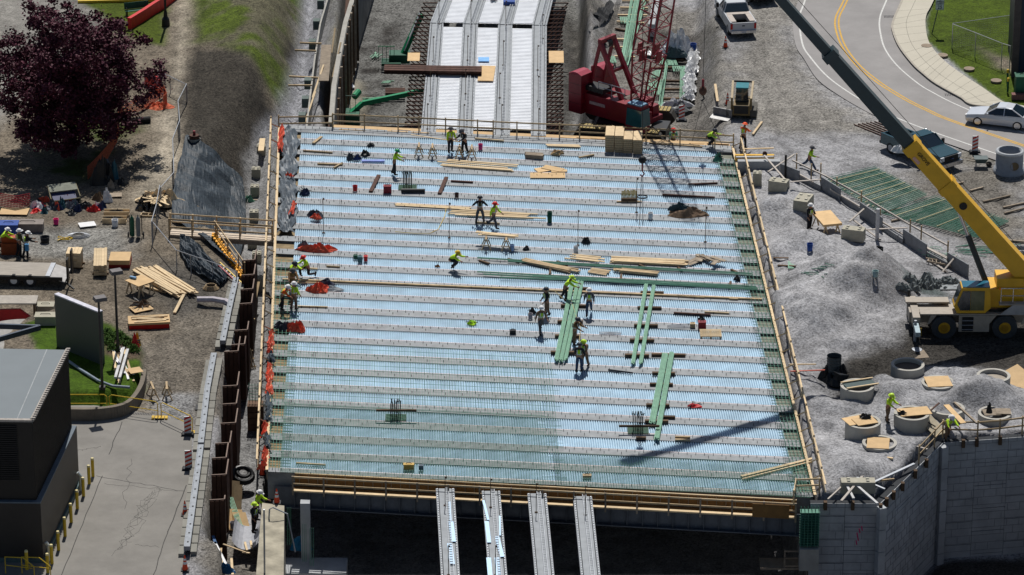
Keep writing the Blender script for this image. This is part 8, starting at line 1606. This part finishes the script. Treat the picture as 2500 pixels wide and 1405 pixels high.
gear(2112, 1020, .6, .25, 'dark tools on the two plywood sheets ring', BLACK, z=1.2, n=8); gear(2203, 1012, .45, .25, 'dark tools on the one plywood sheet ring', BLACK, z=1.2, n=6); gear(2415, 1008, .4, .6, 'dark canister on the rightmost ring', BLACK, z=.9, n=2)
t_ = thing('plate_compactor', 'red and black engine machine among the rings', 'compactor', G(2237, 1050)); part('engine', lump(.7, .6, .5, 5), mat('red engine', (.5, .05, .02), .5), t_); part('frame', MB().tube([(0, 0, .3), (.6, .1, .5), (1.1, -.2, .3)], .04, 6), BLACK, t_); part('fuel_tank', MB().box(.3, .1, .2, .4, .35, .3), BLACK, t_)
for i, (x0, y0, x1, y1, mt, w_, h) in enumerate(((2063, 1108, 2120, 1114, WOODP, .13, 0), (2115, 1112, 2180, 1122, WOODP, .14, 0), (2128, 1062, 2264, 1100, PW2, .12, .3), (2134, 1180, 2232, 1135, STEELG, .16, .3), (2128, 1178, 2183, 1172, WOOD, .1, .2), (2021, 1222, 2056, 1190, PW2, .09, .5), (2059, 1172, 2084, 1220, mat('pale grey timber', (.5, .5, .5), .7), .14, .8), (2054, 1226, 2122, 1146, PW2, .14, .9), (2076, 1174, 2142, 1232, mat('pale grey timber', (.5, .5, .5), .7), .15, .8), (2091, 1168, 2160, 1197, STEELG, .12, .7))):
    a, b_ = P(x0, y0, .2+h*.5), P(x1, y1, .25+h*.3); one('timber', MB().bar(Vector((0, 0, .05)), b_-a+Vector((0, 0, .05)), w_, .09), mt, ['short pale board left below the low ring', 'short pale board right below the low ring', 'long board from the low ring towards the rail', 'long grey steel channel leading to the wall top', 'thin brown board under the grey channel', 'thin board leaning left of the buff block', 'left pale beam crossed over the buff block', 'long pale board rising over the buff block', 'right pale beam crossed over the buff block', 'grey channel behind the crossed beams'][i], 'timber', a)
for i, (x0, y0, x1, y1, mt) in enumerate(((1928, 891, 1992, 891, WOODP), (1930, 908, 2014, 905, mat('red edged board', (.5, .12, .08), .6)))): plank('board', x0, y0, x1, y1, .5, ['upper pale', 'lower red edged'][i]+' board from the deck edge to the black culvert', 'board', mt, w=.1, z1=1.0)
t_ = thing('culvert_riser', 'black corrugated culvert pipe wrapped in torn black fabric', 'culvert', G(2035, 925)); part('pipe', MB().lathe([(.42+.03*(k % 2), k*.09) for k in range(18)], n=20), mat('grey black corrugated pipe', (.05, .06, .065), .5), t_); part('fabric_skirt', lump(2.2, 1.8, .8, 6, rough=.4, fold=.4), BLACK, t_); part('fabric_flap', MB().loft([[(.1, -1.0, 0), (.5, -1.1, 0), (.6, -.9, 0)], [(-.1, -.9, .9), (.3, -1.0, .7), (.9, -.6, .5)]]), BLACK, t_)
# ---------------- upper right ----------------
t_ = thing('speed_sign', 'white speed limit sign on a leaning post on the grass', 'sign', G(2275, 84)); part('post', MB().tube([(0, 0, 0), (.55, 0, 2.9)], .04, 6), mat('green post', (.06, .09, .07), .5), t_); part('sign_face', MB().box(.50, -.05, 1.95, .62, .03, .78), mat('pale sign face', (.48, .60, .62), .5), t_)
rt = Matrix.Rotation(R(90), 3, 'X')
for s_, sz, z_ in (('SPEED', .17, 2.60), ('LIMIT', .17, 2.42), ('25', .36, 2.15)): text('lettering', s_, sz, BLACK, Vector((.50, -.075, z_)), rt, t_)
part('sign_border', MB().box(.5, -.068, 2.69, .58, .01, .015).box(.5, -.068, 1.97, .58, .01, .015).box(.22, -.068, 1.97, .015, .01, .73).box(.78, -.068, 1.97, .015, .01, .73), BLACK, t_)
q = P(2468, 188, 0); t_ = thing('blue_building', 'dark blue building corner with a brown edge at the right of the picture', 'building', q); part('wall', MB().box(6.2, 3, 0, 11.5, 6, 7), mat('dark blue cladding', (.015, .028, .055), .5, var=.15), t_); part('corner_trim', MB().box(.25, -.03, 0, .5, .2, 7), mat('dusk brown trim', (.07, .06, .06), .7), t_); part('window', MB().box(1.5, -.03, 5.6, 1.2, .1, 1.2), mat('pale window frame', (.3, .33, .36), .5), t_)
case(2498, 232, 1.3, 1.0, 1.5, GREEND, 'dark green utility box with a pale teal top at the right edge', 'utility_box', z=0, cat='utility box'); case(2490, 242, 1.2, .5, .35, mat('brick edge', (.2, .1, .09), .9), 'low brick edge below the utility box', 'brick_edging', z=0, cat='edging')
for i, (x, y) in enumerate(((2262, 114), (2301, 137), (2366, 170), (2432, 199))): one('manhole_cover', MB().lathe([(.40, -.05), (.40, .09), (0, .10)], n=24), mat('rusty manhole lid', (.24, .19, .14), .8), 'round manhole cover on the upper right grass, '+['farthest', 'second', 'third', 'nearest'][i], 'manhole cover', P(x, y, .02 if i else .1), group='manhole covers on the grass')
for i, (x, y) in enumerate(((2460, 226), (2459, 205), (2484, 176))): t_ = thing('chain_post', 'yellow topped post on the grass beside the utility box, '+['nearest', 'middle', 'farthest'][i], 'post', P(x, y, 0)); part('post', MB().tube([(0, 0, 0), (0, 0, 1.1)], .07, 8), GREEND, t_); part('yellow_cap', MB().lathe([(.09, .85), (.09, 1.1), (0, 1.15)], n=10), YELR, t_)
for i, (x, y, w_) in enumerate(((2172, 41, .8), (1925, 20, .8), (2325, 232, 1.0))): m_ = MB(); [m_.box(-w_/2+k*w_/8, 0, 0, .05, .5, .01) for k in range(9)]; one('storm_drain', m_, STUD, 'storm drain grate in the road, '+['by the upper kerb', 'at the gravel side near the top', 'by the lower kerb'][i], 'drain', P(x, y, .024))
m_ = MB(); [m_.box(-1.3+k*.1, 0, 0, .04, .25, .01) for k in range(26)]; one('trench_drain', m_, STUD, 'narrow trench drain across the driveway entrance', 'drain', P(322, 1010, .07), -.1)
sheet(487, 995, .5, .75, 0, 'flat dark rubber mat left of the middle barrier', z=.03, m=BLACK, cat='mat', name='rubber_mat')
